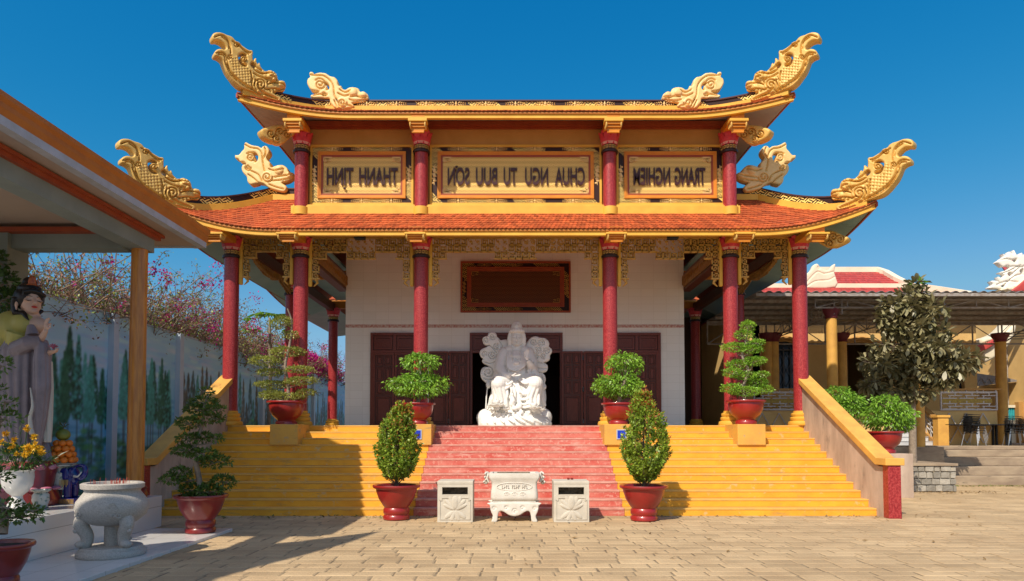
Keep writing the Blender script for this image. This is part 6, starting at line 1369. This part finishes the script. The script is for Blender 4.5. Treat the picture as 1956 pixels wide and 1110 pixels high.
# porch with lattice balustrades
PZ = zy(785, 25.0); LW = mat('white_lattice', (0.62, 0.58, 0.55), (.52, .48, .46), 4, rough=.6); LY = mat('gold_lattice_band', (0.50, 0.36, 0.06), (0.3, 0.2, 0.05), 16, rough=.6)
m = MB(); px_a, px_b = xs(1440, 25), xs(1762, 25); px_c, px_d = xs(1762, 25), xs(1906, 25); st0, st1 = xs(1704, 25), xs(1790, 25)
m.box(px_a, st0, 25, YWL, ZT - .05, PZ); m.box(st1 - .35, px_d, 25, YWL, ZT - .05, PZ); m.box(st0, st1 - .35, 26.6, YWL, ZT - .05, PZ - .001); pb = m.build('porch_floor', YW2, hall)
def balus(x0, x1, y):
    z0, z1 = PZ + .02, zy(748, y); n = MB(); m = MB(); rect_frame(m, x0, x1, z0, z1, .05, y - .04, y + .02); H = z1 - z0
    for r_ in range(7):
        if r_ == 3: continue
        zz = z0 + H * (r_ + .5) / 7; x = x0 + .08 + (.2 if r_ % 2 else 0)
        while x < x1 - .3: e = min(x1 - .06, x + .52); m.box(x, e, y - .035, y + .01, zz - .018, zz + .018); m.box(x + .24, x + .28, y - .034, y + .009, zz, zz + H / 7); x += .62
    for i in range(int((x1 - x0) / .9) + 1): xx = min(x1 - .05, x0 + .45 + i * .9); m.box(xx - .03, xx + .03, y - .036, y + .011, z1 - .02, z1 + .06)
    b_ = m.build('lattice_panel', LW, hall); g = MB(); g.box(x0 + .06, x1 - .2, y - .03, y + .0, z0 + H * 3 / 7 - .02, z0 + H * 4 / 7 + .02); g.build('gold_band', LY, b_)
    c = MB(); c.box(x0 - .05, x1 + .15, y - .09, y + .09, z1 + .05, zy(742.5, y)); c.build('cap_rail', ARCHM, b_)
    d = MB()
    k = 0; x = x0
    while x < x1 - .3:
        w_ = .62; zc_, hh = (ZT + PZ) / 2, (PZ - ZT) / 2 - .08
        for sx in (-1, 1):
            for sz in (-1, 1): d.tube([(x + w_ / 2 + sx * w_ / 2, y - .02, zc_), (x + w_ / 2, y - .02, zc_ + sz * hh)], .018, 4)
        x += w_
    d.build('diamond_moulding', LW, b_)
balus(xs(1440, 24.97), xs(1530, 24.97), 24.97); balus(xs(1797, 24.97), xs(1906, 24.97), 24.97)
m = MB(); n_ = 8
sx0_, sx1_ = xs(1700, 24), xs(1800, 24.0)
WSTEP = mat('white_tiled_step', (0.62, 0.62, 0.62), (.54, .54, .55), 5, rough=.3)
for i in range(n_): y = 24.55 + i * .26; m.box(sx0_, sx1_, y, 26.65, ZT + (PZ - ZT) * i / n_ + .001, ZT + (PZ - ZT) * (i + 1) / n_ - .02); m.box(sx0_, sx1_, y - .02, y + .3, ZT + (PZ - ZT) * (i + 1) / n_ - .0199, ZT + (PZ - ZT) * (i + 1) / n_)
m.build('porch_stair', WSTEP, hall, bevel=.005)
m = MB(); s1_ = sx1_ + .02; m.prism([(s1_, 24.5, ZT), (s1_, 26.6, PZ), (s1_, 26.6, PZ + .12), (s1_, 24.5, ZT + .15)], (.16, 0, 0)); m.prism([(s1_ - .02, 24.45, ZT + .88), (s1_ - .02, 26.6, PZ + .85), (s1_ - .02, 26.6, PZ + .95), (s1_ - .02, 24.45, ZT + .98)], (.2, 0, 0)); m.build('stair_rail', ARCHM, hall)
m = MB()
for i in range(9):
    t = i / 8; y = 24.55 + 2.0 * t; za = ZT + .15 + (PZ - ZT - .03) * t; m.box(s1_ + .05, s1_ + .09, y - .025, y + .025, za, za + .72)
for k in (.2, .38, .55): m.prism([(s1_ + .05, 24.5, ZT + .15 + k - .02), (s1_ + .05, 26.6, PZ + .12 + k - .02), (s1_ + .05, 26.6, PZ + .12 + k + .02), (s1_ + .05, 24.5, ZT + .15 + k + .02)], (.04, 0, 0))
m.build('stair_lattice', LW, hall)
m = MB(); nx0 = sx1_ - .02; m.box(nx0, nx0 + .38, 24.2, 24.5, ZT, ZT + 1.0); m.box(nx0 - .04, nx0 + .42, 24.16, 24.54, ZT + 1.0, ZT + 1.08); m.build('newel_post', RAILM, hall)
# canopy
STEEL = mat('painted_steel_truss', (0.40, 0.37, 0.34), (0.26, 0.2, 0.16), 6, rough=.55); SHEET = mat('corrugated_sheet', (0.30, 0.28, 0.26), (0.22, 0.19, 0.17), 2, rough=.55, metal=.3)
can = empty('steel_canopy', (16, 22, ZT), 'corrugated steel canopy on trusses and tall plastered columns before the side hall', 'canopy')
CY0, CZ = 21.5, zy(557, 21.5); cx0, cx1 = xs(1400, 24), 27.0
m = MB(); nC = 260
vs = []; 
for j, (y, z) in enumerate(((CY0, CZ), (27.4, CZ + .02))):
    for i in range(nC + 1): x = cx0 + (cx1 - cx0) * i / nC; vs.append((x, y, z + .03 * (1 if i % 4 in (1, 2) else -1) * .8))
m.add(vs, [(i, i + 1, nC + 2 + i, nC + 1 + i) for i in range(nC)]); o = m.build('corrugated_sheet', SHEET, can); s_ = o.modifiers.new('s', 'SOLIDIFY'); s_.thickness = .012
m = MB(); m.box(cx0, cx1, CY0 + .02, CY0 + .06, CZ - .14, CZ - .04)
for k in range(1, 6): y = CY0 + k * 1.1; m.box(cx0, cx1, y, y + .06, CZ - .14, CZ - .04)
m.build('purlin', STEEL, can)
def truss(p0, p1, zt_, h, n, w=.025):
    """parallel chord truss"""
    p0, p1 = Vector(p0), Vector(p1); m = MB(); A = [p0.lerp(p1, i / n) for i in range(n + 1)]
    for z in (zt_, zt_ - h): m.tube([(p0.x, p0.y, z), (p1.x, p1.y, z)], w * 1.2, 4)
    for i, a in enumerate(A):
        m.tube([(a.x, a.y, zt_), (a.x, a.y, zt_ - h)], w, 4)
        if i < n: b = A[i + 1]; q = ((a, zt_, b, zt_ - h) if i % 2 else (a, zt_ - h, b, zt_)); m.tube([(q[0].x, q[0].y, q[1]), (q[2].x, q[2].y, q[3])], w * .8, 4)
    return m.build('truss', STEEL, can)
truss((xs(1560, 22), 21.95, 0), (26.5, 21.95, 0), CZ - .17, .26, 16, .022); truss((cx0, 27.0, 0), (26.5, 27.0, 0), CZ - .17, zy(595, 27) - zy(632, 27), 16, .03)
colx = [xs(1466, 27), xs(1592, 22.2), xs(1756, 22.2), xs(1912, 27)]
for k in range(4):
    xx = [colx[0] + .6, colx[1], colx[2], colx[3]][k]; m_ = MB()
    truss((xx, 22.0, 0), (xx, 27.0, 0), CZ - .17, .45, 6, .022)
for i, (x, y) in enumerate(((colx[0], 26.9), (colx[1], 22.2), (colx[2], 22.2), (colx[3], 26.9), (colx[1] - .1, 26.9), (colx[2] - .2, 26.9), (19.2, 22.2))):
    m = MB(); zt_ = CZ - .45 if y < 25 else zy(640, 27); r = .17 if y < 25 else .20; m.lathe([(r, ZT - .3), (r * .97, zt_ - .3)], (x, y, 0), 20); c = m.build('column', RAILM, can, smooth=50)
    k_ = MB(); k_.lathe([(r * .98, zt_ - .3), (r * 1.15, zt_ - .28), (r * 1.1, zt_ - .2), (r * 1.5, zt_ - .08), (r * 1.6, zt_), (r * 1.6, zt_ + .05)], (x, y, 0), 20); k_.build('capital', mat('dark_red_capital', (.16, .02, .025), rough=.5), c, smooth=40)
# red and cream roof behind
def roofrows(m, x0, x1, y0, z0, y1, z1, xi0, xi1, nx, nr):
    for r_ in range(nr):
        t0, t1 = r_ / nr, (r_ + 1.15) / nr; t1 = min(t1, 1)
        for c in range(nx):
            def S(u, t): return Vector((x0 + (x1 - x0) * u + t * ((xi0 + (xi1 - xi0) * u) - (x0 + (x1 - x0) * u)), y0 + (y1 - y0) * t, z0 + (z1 - z0) * t))
            u0, u1 = c / nx, (c + .96) / nx; q = [S(u0, t0), S(u1, t0), S(u1, t1), S(u0, t1)]
            m.add([q[0] + Vector((0, 0, .05)), q[1] + Vector((0, 0, .05)), q[2] + Vector((0, 0, .01)), q[3] + Vector((0, 0, .01)), q[0], q[1]], [(0, 1, 2, 3), (0, 4, 5, 1)])
m = MB(); A0 = P(1400, 580, 27.4); z_l = zy(578, 27.4)
roofrows(m, P(1380, 590, 27.4).x, P(1880, 590, 27.4).x, 27.4, zy(600, 27.4), 31, zy(549, 31), P(1440, 550, 31).x, P(1740, 550, 31).x, 90, 16)
roofrows(m, P(1545, 550, 31).x, P(1735, 550, 31).x, 31.0, zy(549, 31.0), 33.5, zy(519, 33.5), P(1560, 519, 33.5).x, P(1680, 519, 33.5).x, 46, 8)
m.add([P(1380, 590, 27.4), P(1880, 590, 27.4), P(1740, 550, 31), P(1440, 550, 31), P(1735, 550, 31), P(1680, 519, 33.5), P(1560, 519, 33.5), P(1545, 550, 31)], [(0, 1, 2, 3), (7, 4, 5, 6)])
m.box(wx0, wx1, YWL + .02, 40, ztop, ztop + .06); m.build('tiled_roof', TILER, hall)
m = MB()
def bandc(pts, w, h): sweep(m, [Vector(p) for p in pts], w, -h * .3, h * .7, 0)
bandc([P(1440, 551, 31), P(1745, 551, 31)], .16, .28); bandc([P(1560, 518, 33.5), P(1676, 518, 33.5)], .14, .26)
bandc([P(1676, 517, 33.5), P(1692, 523, 33), P(1712, 535, 32), P(1735, 546, 31.2)], .16, .26); bandc([P(1740, 549, 31), P(1775, 553, 30), P(1850, 565, 28.5), P(1880, 590, 27.4)], .16, .3); bandc([P(1560, 518, 33.5), P(1545, 534, 32), P(1530, 549, 31)], .14, .26)
m.build('cream_ridge', CREAM, hall)
rm = lambda Y: (lambda u, v, h: P(u, v, Y) + Vector((0, -h, 0)))
relief([(1528,549),(1530,530),(1545,520),(1552,508),(1560,505),(1568,514),(1580,517),(1588,508),(1594,506),(1592,522),(1594,549)], rm(30.9), .12, 5, 1.0, grooves=[[(1535,546),(1548,530),(1560,520),(1572,524),(1590,520)], [(1540,548),(1556,538),(1580,536),(1592,530)], spiral(1562, 512, 3, 1, 1.2)], gd=.3, gw=1.1).build('ridge_ornament', CREAM, hall, smooth=70)
relief([(1862,652),(1880,645),(1900,636),(1915,622),(1924,606),(1927,612),(1926,636),(1912,664),(1896,680),(1880,690),(1862,694)], rm(29.5), .5, 6, 1.4, grooves=[[(1862,660),(1895,648),(1918,625)]], gd=.2).build('upturned_eave', CREAM, hall, smooth=70)
relief([(1862,662),(1885,655),(1902,645),(1900,656),(1885,667),(1862,675)], rm(28.9), .06, 3, 1.4).build('eave_tile', TILER, hall, smooth=70)
relief([(1900,556),(1930,548),(1956,528),(1985,505),(2030,480),(2050,520),(2000,556),(1950,558)], rm(29.6), .4, 8, 2.0, grooves=[[(1915,556),(1950,545),(1985,520)]], gd=.2).build('upturned_eave', CREAM, hall, smooth=70)
relief([(1932,556),(1945,545),(1975,520),(2010,500),(2020,520),(1990,545),(1960,556)], rm(29.0), .05, 3, 2.0).build('eave_tile', TILER, hall, smooth=70)
fw = MB(); xa_ = xs(1966, 30.4); fw.box(xa_, xa_ + 9, 30.4, 37, ZT - .05, zy(552, 30.4)); fw.build('wing_wall', YW2, hall)
fw = MB(); fw.prism([(xa_ - .6, 30.0, zy(556, 30)), (xa_ + 9, 30.0, zy(556, 30)), (xa_ + 9, 33.7, zy(556, 30) + 2.2), (xa_ + 1.2, 33.7, zy(556, 30) + 2.2)], (0, 0, .12)); fw.build('wing_roof', TILER, hall)
DW = [(1885,552),(1893,545),(1889,538),(1902,538),(1908,544),(1902,530),(1910,532),(1915,526),(1905,522),(1918,518),(1926,512),(1920,508),(1912,511),(1903,504),(1900,502),(1908,496),(1914,492),(1912,486),(1920,490),(1924,482),(1932,488),(1933,479),(1940,490),(1948,484),(1952,490),(1968,478),(1985,482),(1982,495),(1985,515),(1972,530),(1955,535),(1945,545),(1925,552)]
relief(DW, rm(29.55), .16, 4, 1.0, holes=[[(1906,512),(1916,514),(1912,520),(1904,518)], [(1930,498),(1938,496),(1936,504)], [(1921,524),(1926,520),(1930,526),(1925,529)], [(1944,518),(1950,514),(1952,522),(1947,524)], [(1908,548),(1916,545),(1914,550)]], grooves=[[(1905,498),(1920,496),(1935,500)], [(1925,530),(1940,515),(1960,505)], [(1915,545),(1935,528),(1955,525)], [(1910,524),(1925,518),(1945,508)], [(1900,545),(1920,538),(1940,540)], [(1912,516),(1930,510),(1960,512)]], gd=.5, gw=1.1).build('dragon_finial', mat('white_dragon_plaster', (.82, .78, .68), rough=.6), hall, smooth=70)
# dark backdrop walls, brown standing in for porch shade, and roof of the rear hall
back = empty('rear_hall', (CX0, 30, ZF), 'rear hall behind the temple with dark upturned eaves and orange fascia', 'hall')
S3 = Skirt(ex=9.9, ey=28.1, ez=zy(572, 28), rise=.75, s0=.86, flare=.5, ix=8.2, iy=29.6, iz=zy(572, 28) + .9, by=38, biy=37, bend=.1)
rf3 = build_skirt(S3, 90, 8, 30, 8, SOFFIT, name='rear_roof', sof_in=(8.0, 29.4, zy(572, 28) + .1), rootparent=back)
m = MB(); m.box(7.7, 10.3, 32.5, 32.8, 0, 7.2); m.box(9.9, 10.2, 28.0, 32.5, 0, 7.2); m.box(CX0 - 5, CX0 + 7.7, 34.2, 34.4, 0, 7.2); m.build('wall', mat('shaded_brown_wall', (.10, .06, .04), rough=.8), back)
for sd in (-1, 1): cloud = MB()
# awning, far wall, pole
AW = mat('grey_awning', (.25, .24, .24), (.18, .16, .15), 3, rough=.6)
aw = empty('awning', (xs(1905, 30), 30, zy(725, 30)), 'small grey sloping awning on the end of the side hall', 'awning'); a, b = P(1866, 738, 31), P(1942, 729, 31)
m = MB(); m.prism([P(1866, 713, 31), P(1925, 722, 31), P(1942, 726, 31), P(1942, 729, 31), P(1920, 731, 31), P(1866, 738, 31)], (0, 2.5, 0)); m.build('sheet', AW, aw)
m = MB(); [m.tube([P(1868 + 14 * i, 735 - 1.5 * i, 30.98), P(1875 + 14 * i, 722 + .5 * i, 30.98), P(1882 + 14 * i, 734 - 1.5 * i, 30.98)], .02, 4) for i in range(4)]; m.build('bracket', STEEL, aw)
TEALF = mat('teal_sheet', (.03, .32, .36), (.05, .42, .45), 8, rough=.5)
fx_ = empty('teal_fence', (xs(1945, 31), 31, ZT), 'teal fence panel with a cream cap at the right edge', 'fence'); a, b = P(1924, 803, 31), P(2010, 779, 31)
m = MB(); m.box(a.x, b.x, 31, 31.1, a.z, b.z); 
for i in range(26): x = a.x + (b.x - a.x) * i / 26; m.box(x, x + .03, 30.96, 30.999, a.z, b.z)
m.build('panel', TEALF, fx_); m = MB(); m.box(a.x - .05, b.x, 30.9, 31.2, b.z + .001, b.z + .12); m.box(a.x - .05, b.x, 30.9, 31.2, -.0 + ZT, a.z - .001); m.build('cap', CREAM, fx_)
m = MB(); m.box(b.x - 1.75, b.x - 1.5, 30.7, 30.95, ZT, b.z + .25); m.build('post', ARCHM, fx_)
p0 = P(1921, 600, 31.5); m = MB(); m.tube([(p0.x, 31.5, ZT), (p0.x, 31.5, p0.z)], .035, 8); tag(m.build('pole', STEEL, None, smooth=60), 'thin pale pole behind the terrace beside the last canopy column', 'pole')
m = MB(); pa = P(1900, 650, 26.5)
for i in range(3):
    A_ = P(1916, 640 + 4 * i, 26.8); B_ = Vector((A_.x + 5, 26.8, A_.z + 1.3 + .1 * i)); M_ = (A_ + B_) / 2 - Vector((0, 0, .35 + .1 * i)); w_ = MB(); w_.tube(smooth3([A_, M_, B_], 6), .014, 5)
    tag(w_.build('power_cable', FLB), 'black cable running up right from the last canopy column', 'cable', 'cables at the right edge')
# tables and stacked chairs
BLK = mat('black_plastic', (.012, .012, .013), rough=.4); CHR = mat('chair_leg_steel', (.5, .5, .5), rough=.3, metal=.8)
def table(x, y, w, label):
    t = empty('cafe_table', (x, y, ZT), label, 'table', 'tables on the terrace'); m = MB(); m.box(x - w / 2, x + w / 2, y - .4, y + .4, ZT + .72, ZT + .76); m.build('tabletop', BLK, t, bevel=.008)
    for a in (-1, 1):
        for b in (-1, 1): m = MB(); m.box(x + a * (w / 2 - .07) - .03, x + a * (w / 2 - .07) + .03, y + b * .34 - .03, y + b * .34 + .03, ZT, ZT + .719); m.build('leg', BLK, t)
tx = xs(1870, 25.2, 805); table(xs(1856, 24.6), 24.6, 2.4, 'long black table left, behind the chair stack on the terrace'); table(xs(1956, 24.6), 24.6, 1.9, 'black table at the right edge of the terrace')
def chair():
    r = empty('cafe_chair', (0, 0, 0)); m = MB(); w = .25
    m.box(-w, w, -w, w, .43, .455); 
    m.build('seat', BLK, r, bevel=.01, local=True); m = MB()
    rows = 6
    for i in range(rows + 1): z = .47 + .36 * i / rows; m.tube([(-.27 + .04 * (i / rows), -.05, z), (-.22, .24 + .02 * i / rows, z + .03), (0, .29, z + .05), (.22, .24 + .02 * i / rows, z + .03), (.27 - .04 * (i / rows), -.05, z)], .011, 5)
    for k in range(9): a = math.pi * (k / 8); m.tube([(-.25 * math.cos(a), .28 * math.sin(a), .46), (-.25 * math.cos(a + .2), .30 * math.sin(a + .1), .88 - .3 * abs(math.cos(a)))], .011, 5)
    m.build('backrest', BLK, r, local=True)
    for sx in (-1, 1):
        for sy in (-1, 1): m = MB(); m.tube([(sx * .2, sy * .2, .43), (sx * .27, sy * .27, 0)], .014, 6); m.build('leg', CHR, r, local=True)
    return r
c0_ = chair(); cc_ = 0
for (px, nm) in ((1864, 'left'), (1942, 'right')):
    for k in range(4 if nm == 'left' else 3):
        c = c0_ if cc_ == 0 else copy_tree(c0_); cc_ += 1; x = xs(px, 24.0, 830); c.location = (x + .03 * k, 24.12 + .01 * k, ZT + .085 * k); c.rotation_euler = (0, 0, .5 if nm == 'left' else -.3)
        pos = ['lowest', 'second from the bottom', 'third from the bottom', 'topmost'][k] if nm == 'left' else ['lowest', 'middle', 'topmost'][k]
        tag(c, 'black wire-backed chair, %s in the %s stack on the terrace' % (pos, nm), 'chair', 'stacked black chairs on the terrace')
# stone planter, block, tree
RUB = mat('rubble_stone', (0.40, 0.37, 0.31), (0.30, 0.27, 0.22), 5, rough=.9, bump=.02, bscale=14, island=.3, c3=(.45, .36, .2), s3=3, t3=.62)
a, b = P(1738, 940, 19.3), P(1828, 940, 19.3); zp = zy(886, 19.3)
pl_ = empty('stone_planter', ((a.x + b.x) / 2, 20, 0), 'rubble stone planter with a flat coping under the palmate tree', 'planter'); m = MB(); m.box(a.x + .03, b.x - .03, 19.34, 21.0, 0, zp - .06)
x = a.x
z = 0.0
rows_ = [0, .19, .37, .56, zp - .07]
for r_ in range(4):
    x = a.x
    while x < b.x - .05:
        w_ = min(random.uniform(.16, .34), b.x - x); z0, z1 = rows_[r_] + .012, rows_[r_ + 1] - .012; j = lambda: random.uniform(-.02, .02)
        m.prism([(x + .01 + j(), 19.34, z0 + .01 + j() * .3), (x + w_ - .015 + j(), 19.34, z0 + .01), (x + w_ - .012, 19.34, z1 + j() * .4), (x + w_ * .5, 19.34, z1 + .01), (x + .012, 19.34, z1 + j() * .4)][::-1], (0, -.035 - random.uniform(0, .02), 0)); x += w_
m.build('rubble_wall', RUB, pl_, bevel=.01); m = MB(); m.box(a.x - .03, b.x + .03, 19.26, 21.05, zp - .059, zp + .01); m.build('coping', STEPC, pl_, bevel=.008)
a2, b2 = P(1700, 943, 18.6), P(1739, 943, 18.6); m = MB(); m.box(a2.x, b2.x, 18.6, 19.6, 0, zy(869, 18.6)); tag(m.build('plaster_block', CONC, None, bevel=.015), 'stained plaster block between the stair newel and the rubble planter', 'block')
# palmate tree
random.seed(21)
tr_ = empty('palmate_tree', (xs(1745, 20.0), 20.0, zp), 'tree with dusty palmate leaves standing in the rubble planter', 'tree'); Yt = 20.0
T = [P(1744, 884, Yt), P(1743, 800, Yt), P(1742, 700, Yt), P(1745, 620, Yt), P(1748, 560, Yt), P(1752, 540, Yt)]
blobs = [(1750,545,12,8),(1745,570,30,18),(1720,590,36,22),(1768,600,36,24),(1735,630,48,24),(1785,640,30,18),(1720,665,55,22),(1770,675,60,24),(1820,690,45,22),(1850,690,24,14),(1690,700,45,24),(1740,715,50,26),(1800,720,40,20),(1672,735,34,14),(1745,750,32,16),(1700,750,30,14),(1765,655,40,20),(1700,610,20,16)]
V = []; br = []; so_dir = np.array([-.4, -.7, .3])
for (px, py, rx, rz) in blobs:
    c = P(px, py, Yt); s_ = Yt / FPX; n = int(3 + rx * rz / 30)
    near = min(T, key=lambda t: abs(t.z - (c.z - .3))); br.append((([near, (near + c) / 2 + Vector((0, random.uniform(-.1, .1), .05)), c]), .035))
    for k in range(n):
        u = unit(1)[0]; u[2] = u[2] * .8 + .15; p = np.array(c) + u * np.array([rx * s_, rx * s_ * .85, rz * s_]) * rng.uniform(.5, 1); stem = np.array(u) * np.array([1, 1, .5]) + np.array([0, 0, -.1])
        d0 = stem / np.linalg.norm(stem); ax = np.cross(d0, [0, 0, 1]); ax /= np.linalg.norm(ax) + 1e-9; b_ = np.cross(ax, d0); nl = 8
        for q in range(nl):
            a = 2 * math.pi * q / nl + k; rad = math.cos(a) * ax + math.sin(a) * b_; D = rad * .9 + d0 * .35 + np.array([0, 0, -.35]); V.append((p, D))
        br.append(([c, Vector((c + Vector(p)) / 2), Vector(p)], .012))
C = np.array([v[0] for v in V]); D = np.array([v[1] for v in V]); D /= np.linalg.norm(D, axis=1)[:, None]
S_2 = np.cross(D, np.array([0, 0, 1.0])) + unit(len(D)) * .25; S_2 /= np.linalg.norm(S_2, axis=1)[:, None]; L = rng.uniform(.26, .38, len(D))[:, None]; W2 = L * .40; N2 = np.cross(S_2, D)
N2 *= np.sign(N2[:, 2:3] + 1e-6)
lv = np.stack([C + D * L * .12, C + D * L * .45 + S_2 * W2 * .38 + N2 * L * .05, C + D * L * .78 + S_2 * W2 * .46 + N2 * L * .02, C + D * L - N2 * L * .12, C + D * L * .78 - S_2 * W2 * .46 + N2 * L * .02, C + D * L * .45 - S_2 * W2 * .38 + N2 * L * .05], 1)
quads('foliage', lv, LSCHEF, tr_, k=6); trunk(tr_, T, [.11, .10, .08, .06, .04, .02], BARKL, br)
fr_ = pad(P(1752, 541, Yt), (.2, .2, .08), 50, L=.16, W=.3); quads('new_shoots', fr_, LBRIGHT, tr_)
# shrubs behind the stair wall
m = MB(); q0 = P(1652, 900, 17.9); q1 = P(1728, 900, 17.9); 
tag(m.box(q0.x, q1.x, 17.5, 18.5, 0, zy(866, 17.9)).build('pot_stand', CONC, None, bevel=.01), 'plaster stand under the right hand red pot behind the stair wall', 'stand')
bonsai('glossy red pot with a bushy fig just behind the right stair wall', 1692, 866, 18.0, 64, 42, [(1690, 770, 26, 16), (1672, 795, 26, 18), (1715, 790, 30, 20), (1695, 808, 40, 20), (1728, 810, 18, 12)], LBRIGHT, REDPOT, [(1692, 830), (1694, 800), (1692, 775)], L=.10, W=.42, droop=.9, dens=1.0, up=.35)
bonsai('round fig bush in a maroon pot showing over the slope of the right handrail', 1608, 850, 18.6, 60, 40, [(1600, 752, 26, 14), (1592, 772, 28, 18), (1625, 770, 26, 16), (1640, 780, 16, 9), (1610, 785, 36, 16)], LBRIGHT, MAROON, [(1608, 815), (1608, 790), (1604, 760)], L=.10, W=.42, droop=.9, dens=1.0, up=.35, zbase=1.2)
p_ = P(1608, 850, 18.6); m = MB(); m.box(p_.x - .5, p_.x + .5, 18.2, 19.0, 0, 1.198); tag(m.build('pot_stand', CONC, None, bevel=.01), 'plaster stand hidden behind the stair wall under the maroon pot', 'stand')

# ------------------------------------------------------------------ bougainvillea over the boundary wall
MAG = mat('bougainvillea_bract', (0.62, 0.02, 0.22), (0.5, 0.015, 0.25), 3, rough=.6, island=.3, trans=.4)
DRYB = mat('dry_bract_brown', (0.32, 0.19, 0.11), (0.34, 0.14, 0.10), 4, rough=.8, island=.3, trans=.3)
TWIG = mat('grey_brown_twig', (0.26, 0.19, 0.14), (0.16, 0.11, 0.08), 8, rough=.9)
LYG = leafmat('yellow_green_leaf', (0.26, 0.34, 0.05), (0.14, 0.22, 0.03))
random.seed(5)
for k, (y0, y1, hh, nfl, lab) in enumerate(((10.6, 15.2, 1.35, .2, 'bare twiggy bougainvillea behind the standing statue with few flowers'), (15.0, 19.5, 1.9, .25, 'tangled bougainvillea of dry brown twigs right of the wooden pavilion column'), (19.2, 24.5, 2.1, 1.3, 'bougainvillea with scattered pink bracts beside the leftmost red column'), (24.0, 30.0, 1.9, 2.2, 'bougainvillea with yellow green leaves and pink bracts behind the layered bonsai'), (29.5, 40.0, 1.7, 6, 'deep magenta bougainvillea in full bloom at the far end of the wall'))):
    ym = (y0 + y1) / 2; r = empty('bougainvillea', (XW - 1.2, ym, 0), lab, 'bougainvillea', 'bougainvilleas behind the boundary wall'); tw = MB(); pts = []
    for s_ in range(170):
        y = random.uniform(y0, y1); x = XW - random.uniform(.3, 1.8); p = Vector((x, y, ZW - random.uniform(.2, 1.0))); d = Vector((random.uniform(-.3, .5), random.uniform(-.8, .8), 1)).normalized(); L_ = hh * random.uniform(.5, 1.25); P_ = [p.copy()]
        for q in range(7):
            d = (d + Vector((random.uniform(-.35, .4), random.uniform(-.5, .5), random.uniform(-.35, .2)))).normalized(); p = p + d * L_ / 6; P_.append(p.copy()); pts.append(p.copy())
            if random.random() < .75:
                e = p + Vector((random.uniform(-.4, .4), random.uniform(-.5, .5), random.uniform(-.15, .5))); tw.tube([p, (p + e) / 2 + Vector((0, 0, .04)), e], [.009, .007, .004], 3, cap=False); pts.append(e)
                e2 = e + Vector((random.uniform(-.25, .25), random.uniform(-.3, .3), random.uniform(-.1, .25))); tw.tube([e, e2], [.006, .003], 3, cap=False); pts.append(e2)
        tw.tube(P_, np.linspace(.022, .008, len(P_)), 4, cap=False)
    tw.tube([(XW - 1.2, ym, 0), (XW - 1.2, ym + .2, 2.5), (XW - 1.1, ym, ZW)], [.12, .09, .05], 8); tw.build('branches', TWIG, r)
    pa = np.array([list(q) for q in pts]); k1 = rng.integers(0, len(pa), int(7500 * (1 + .25 * nfl))); C = pa[k1] + rng.normal(size=(len(k1), 3)) * .09
    mi = rng.choice(3, len(k1), p=(.30, .25, .45)); quads('foliage', leafquads(C, unit(len(C)), .075, .55, .3), [LYG, LOLIVE, DRYB], r, mi)
    k2 = rng.integers(0, len(pa) // 4, int(30 * nfl) + 16); cl = pa[k2] + rng.normal(size=(len(k2), 3)) * .2; nb = int(34); C = np.repeat(cl, nb, 0) + rng.normal(size=(len(cl) * nb, 3)) * .10
    quads('bracts', leafquads(C, unit(len(C)), .075, .8, .3), MAG, r)
    if k == 4:
        A = pad((XW - .7, ym, ZW + .35), (.9, 5.2, .8), 9000, L=.10, W=.8); quads('bracts', A, MAG, r)
# papaya like tree behind the far bonsai
tp = empty('papaya_tree', (xs(520, 27) - 0, 30, 0), 'young papaya with bright lobed leaves behind the layered bonsai', 'tree'); 
px_ = XW + .9; py_ = 9.6
bx = P(515, 612, 24.5); V = []
T = [Vector((bx.x, 24.5, 1.6)), Vector((bx.x + .05, 24.5, 3.5)), Vector((bx.x, 24.5, bx.z + .1))]; trunk(tp, T, [.07, .06, .04], BARKL)
for k in range(13):
    a = k * 2.4; c = Vector((bx.x + .62 * math.cos(a), 24.5 + .62 * math.sin(a), bx.z + .35 * math.sin(k * 1.3))); 
    for q in range(7):
        t = a + (q - 3) * .42; V.append((np.array(c), np.array([math.cos(t), math.sin(t), -.25])))
C = np.array([v[0] for v in V]); D = np.array([v[1] for v in V]); quads('foliage', leafquads(C, D, .42, .32, .75), leafmat('papaya_leaf', (.20, .36, .03), (.15, .3, .03)), tp)
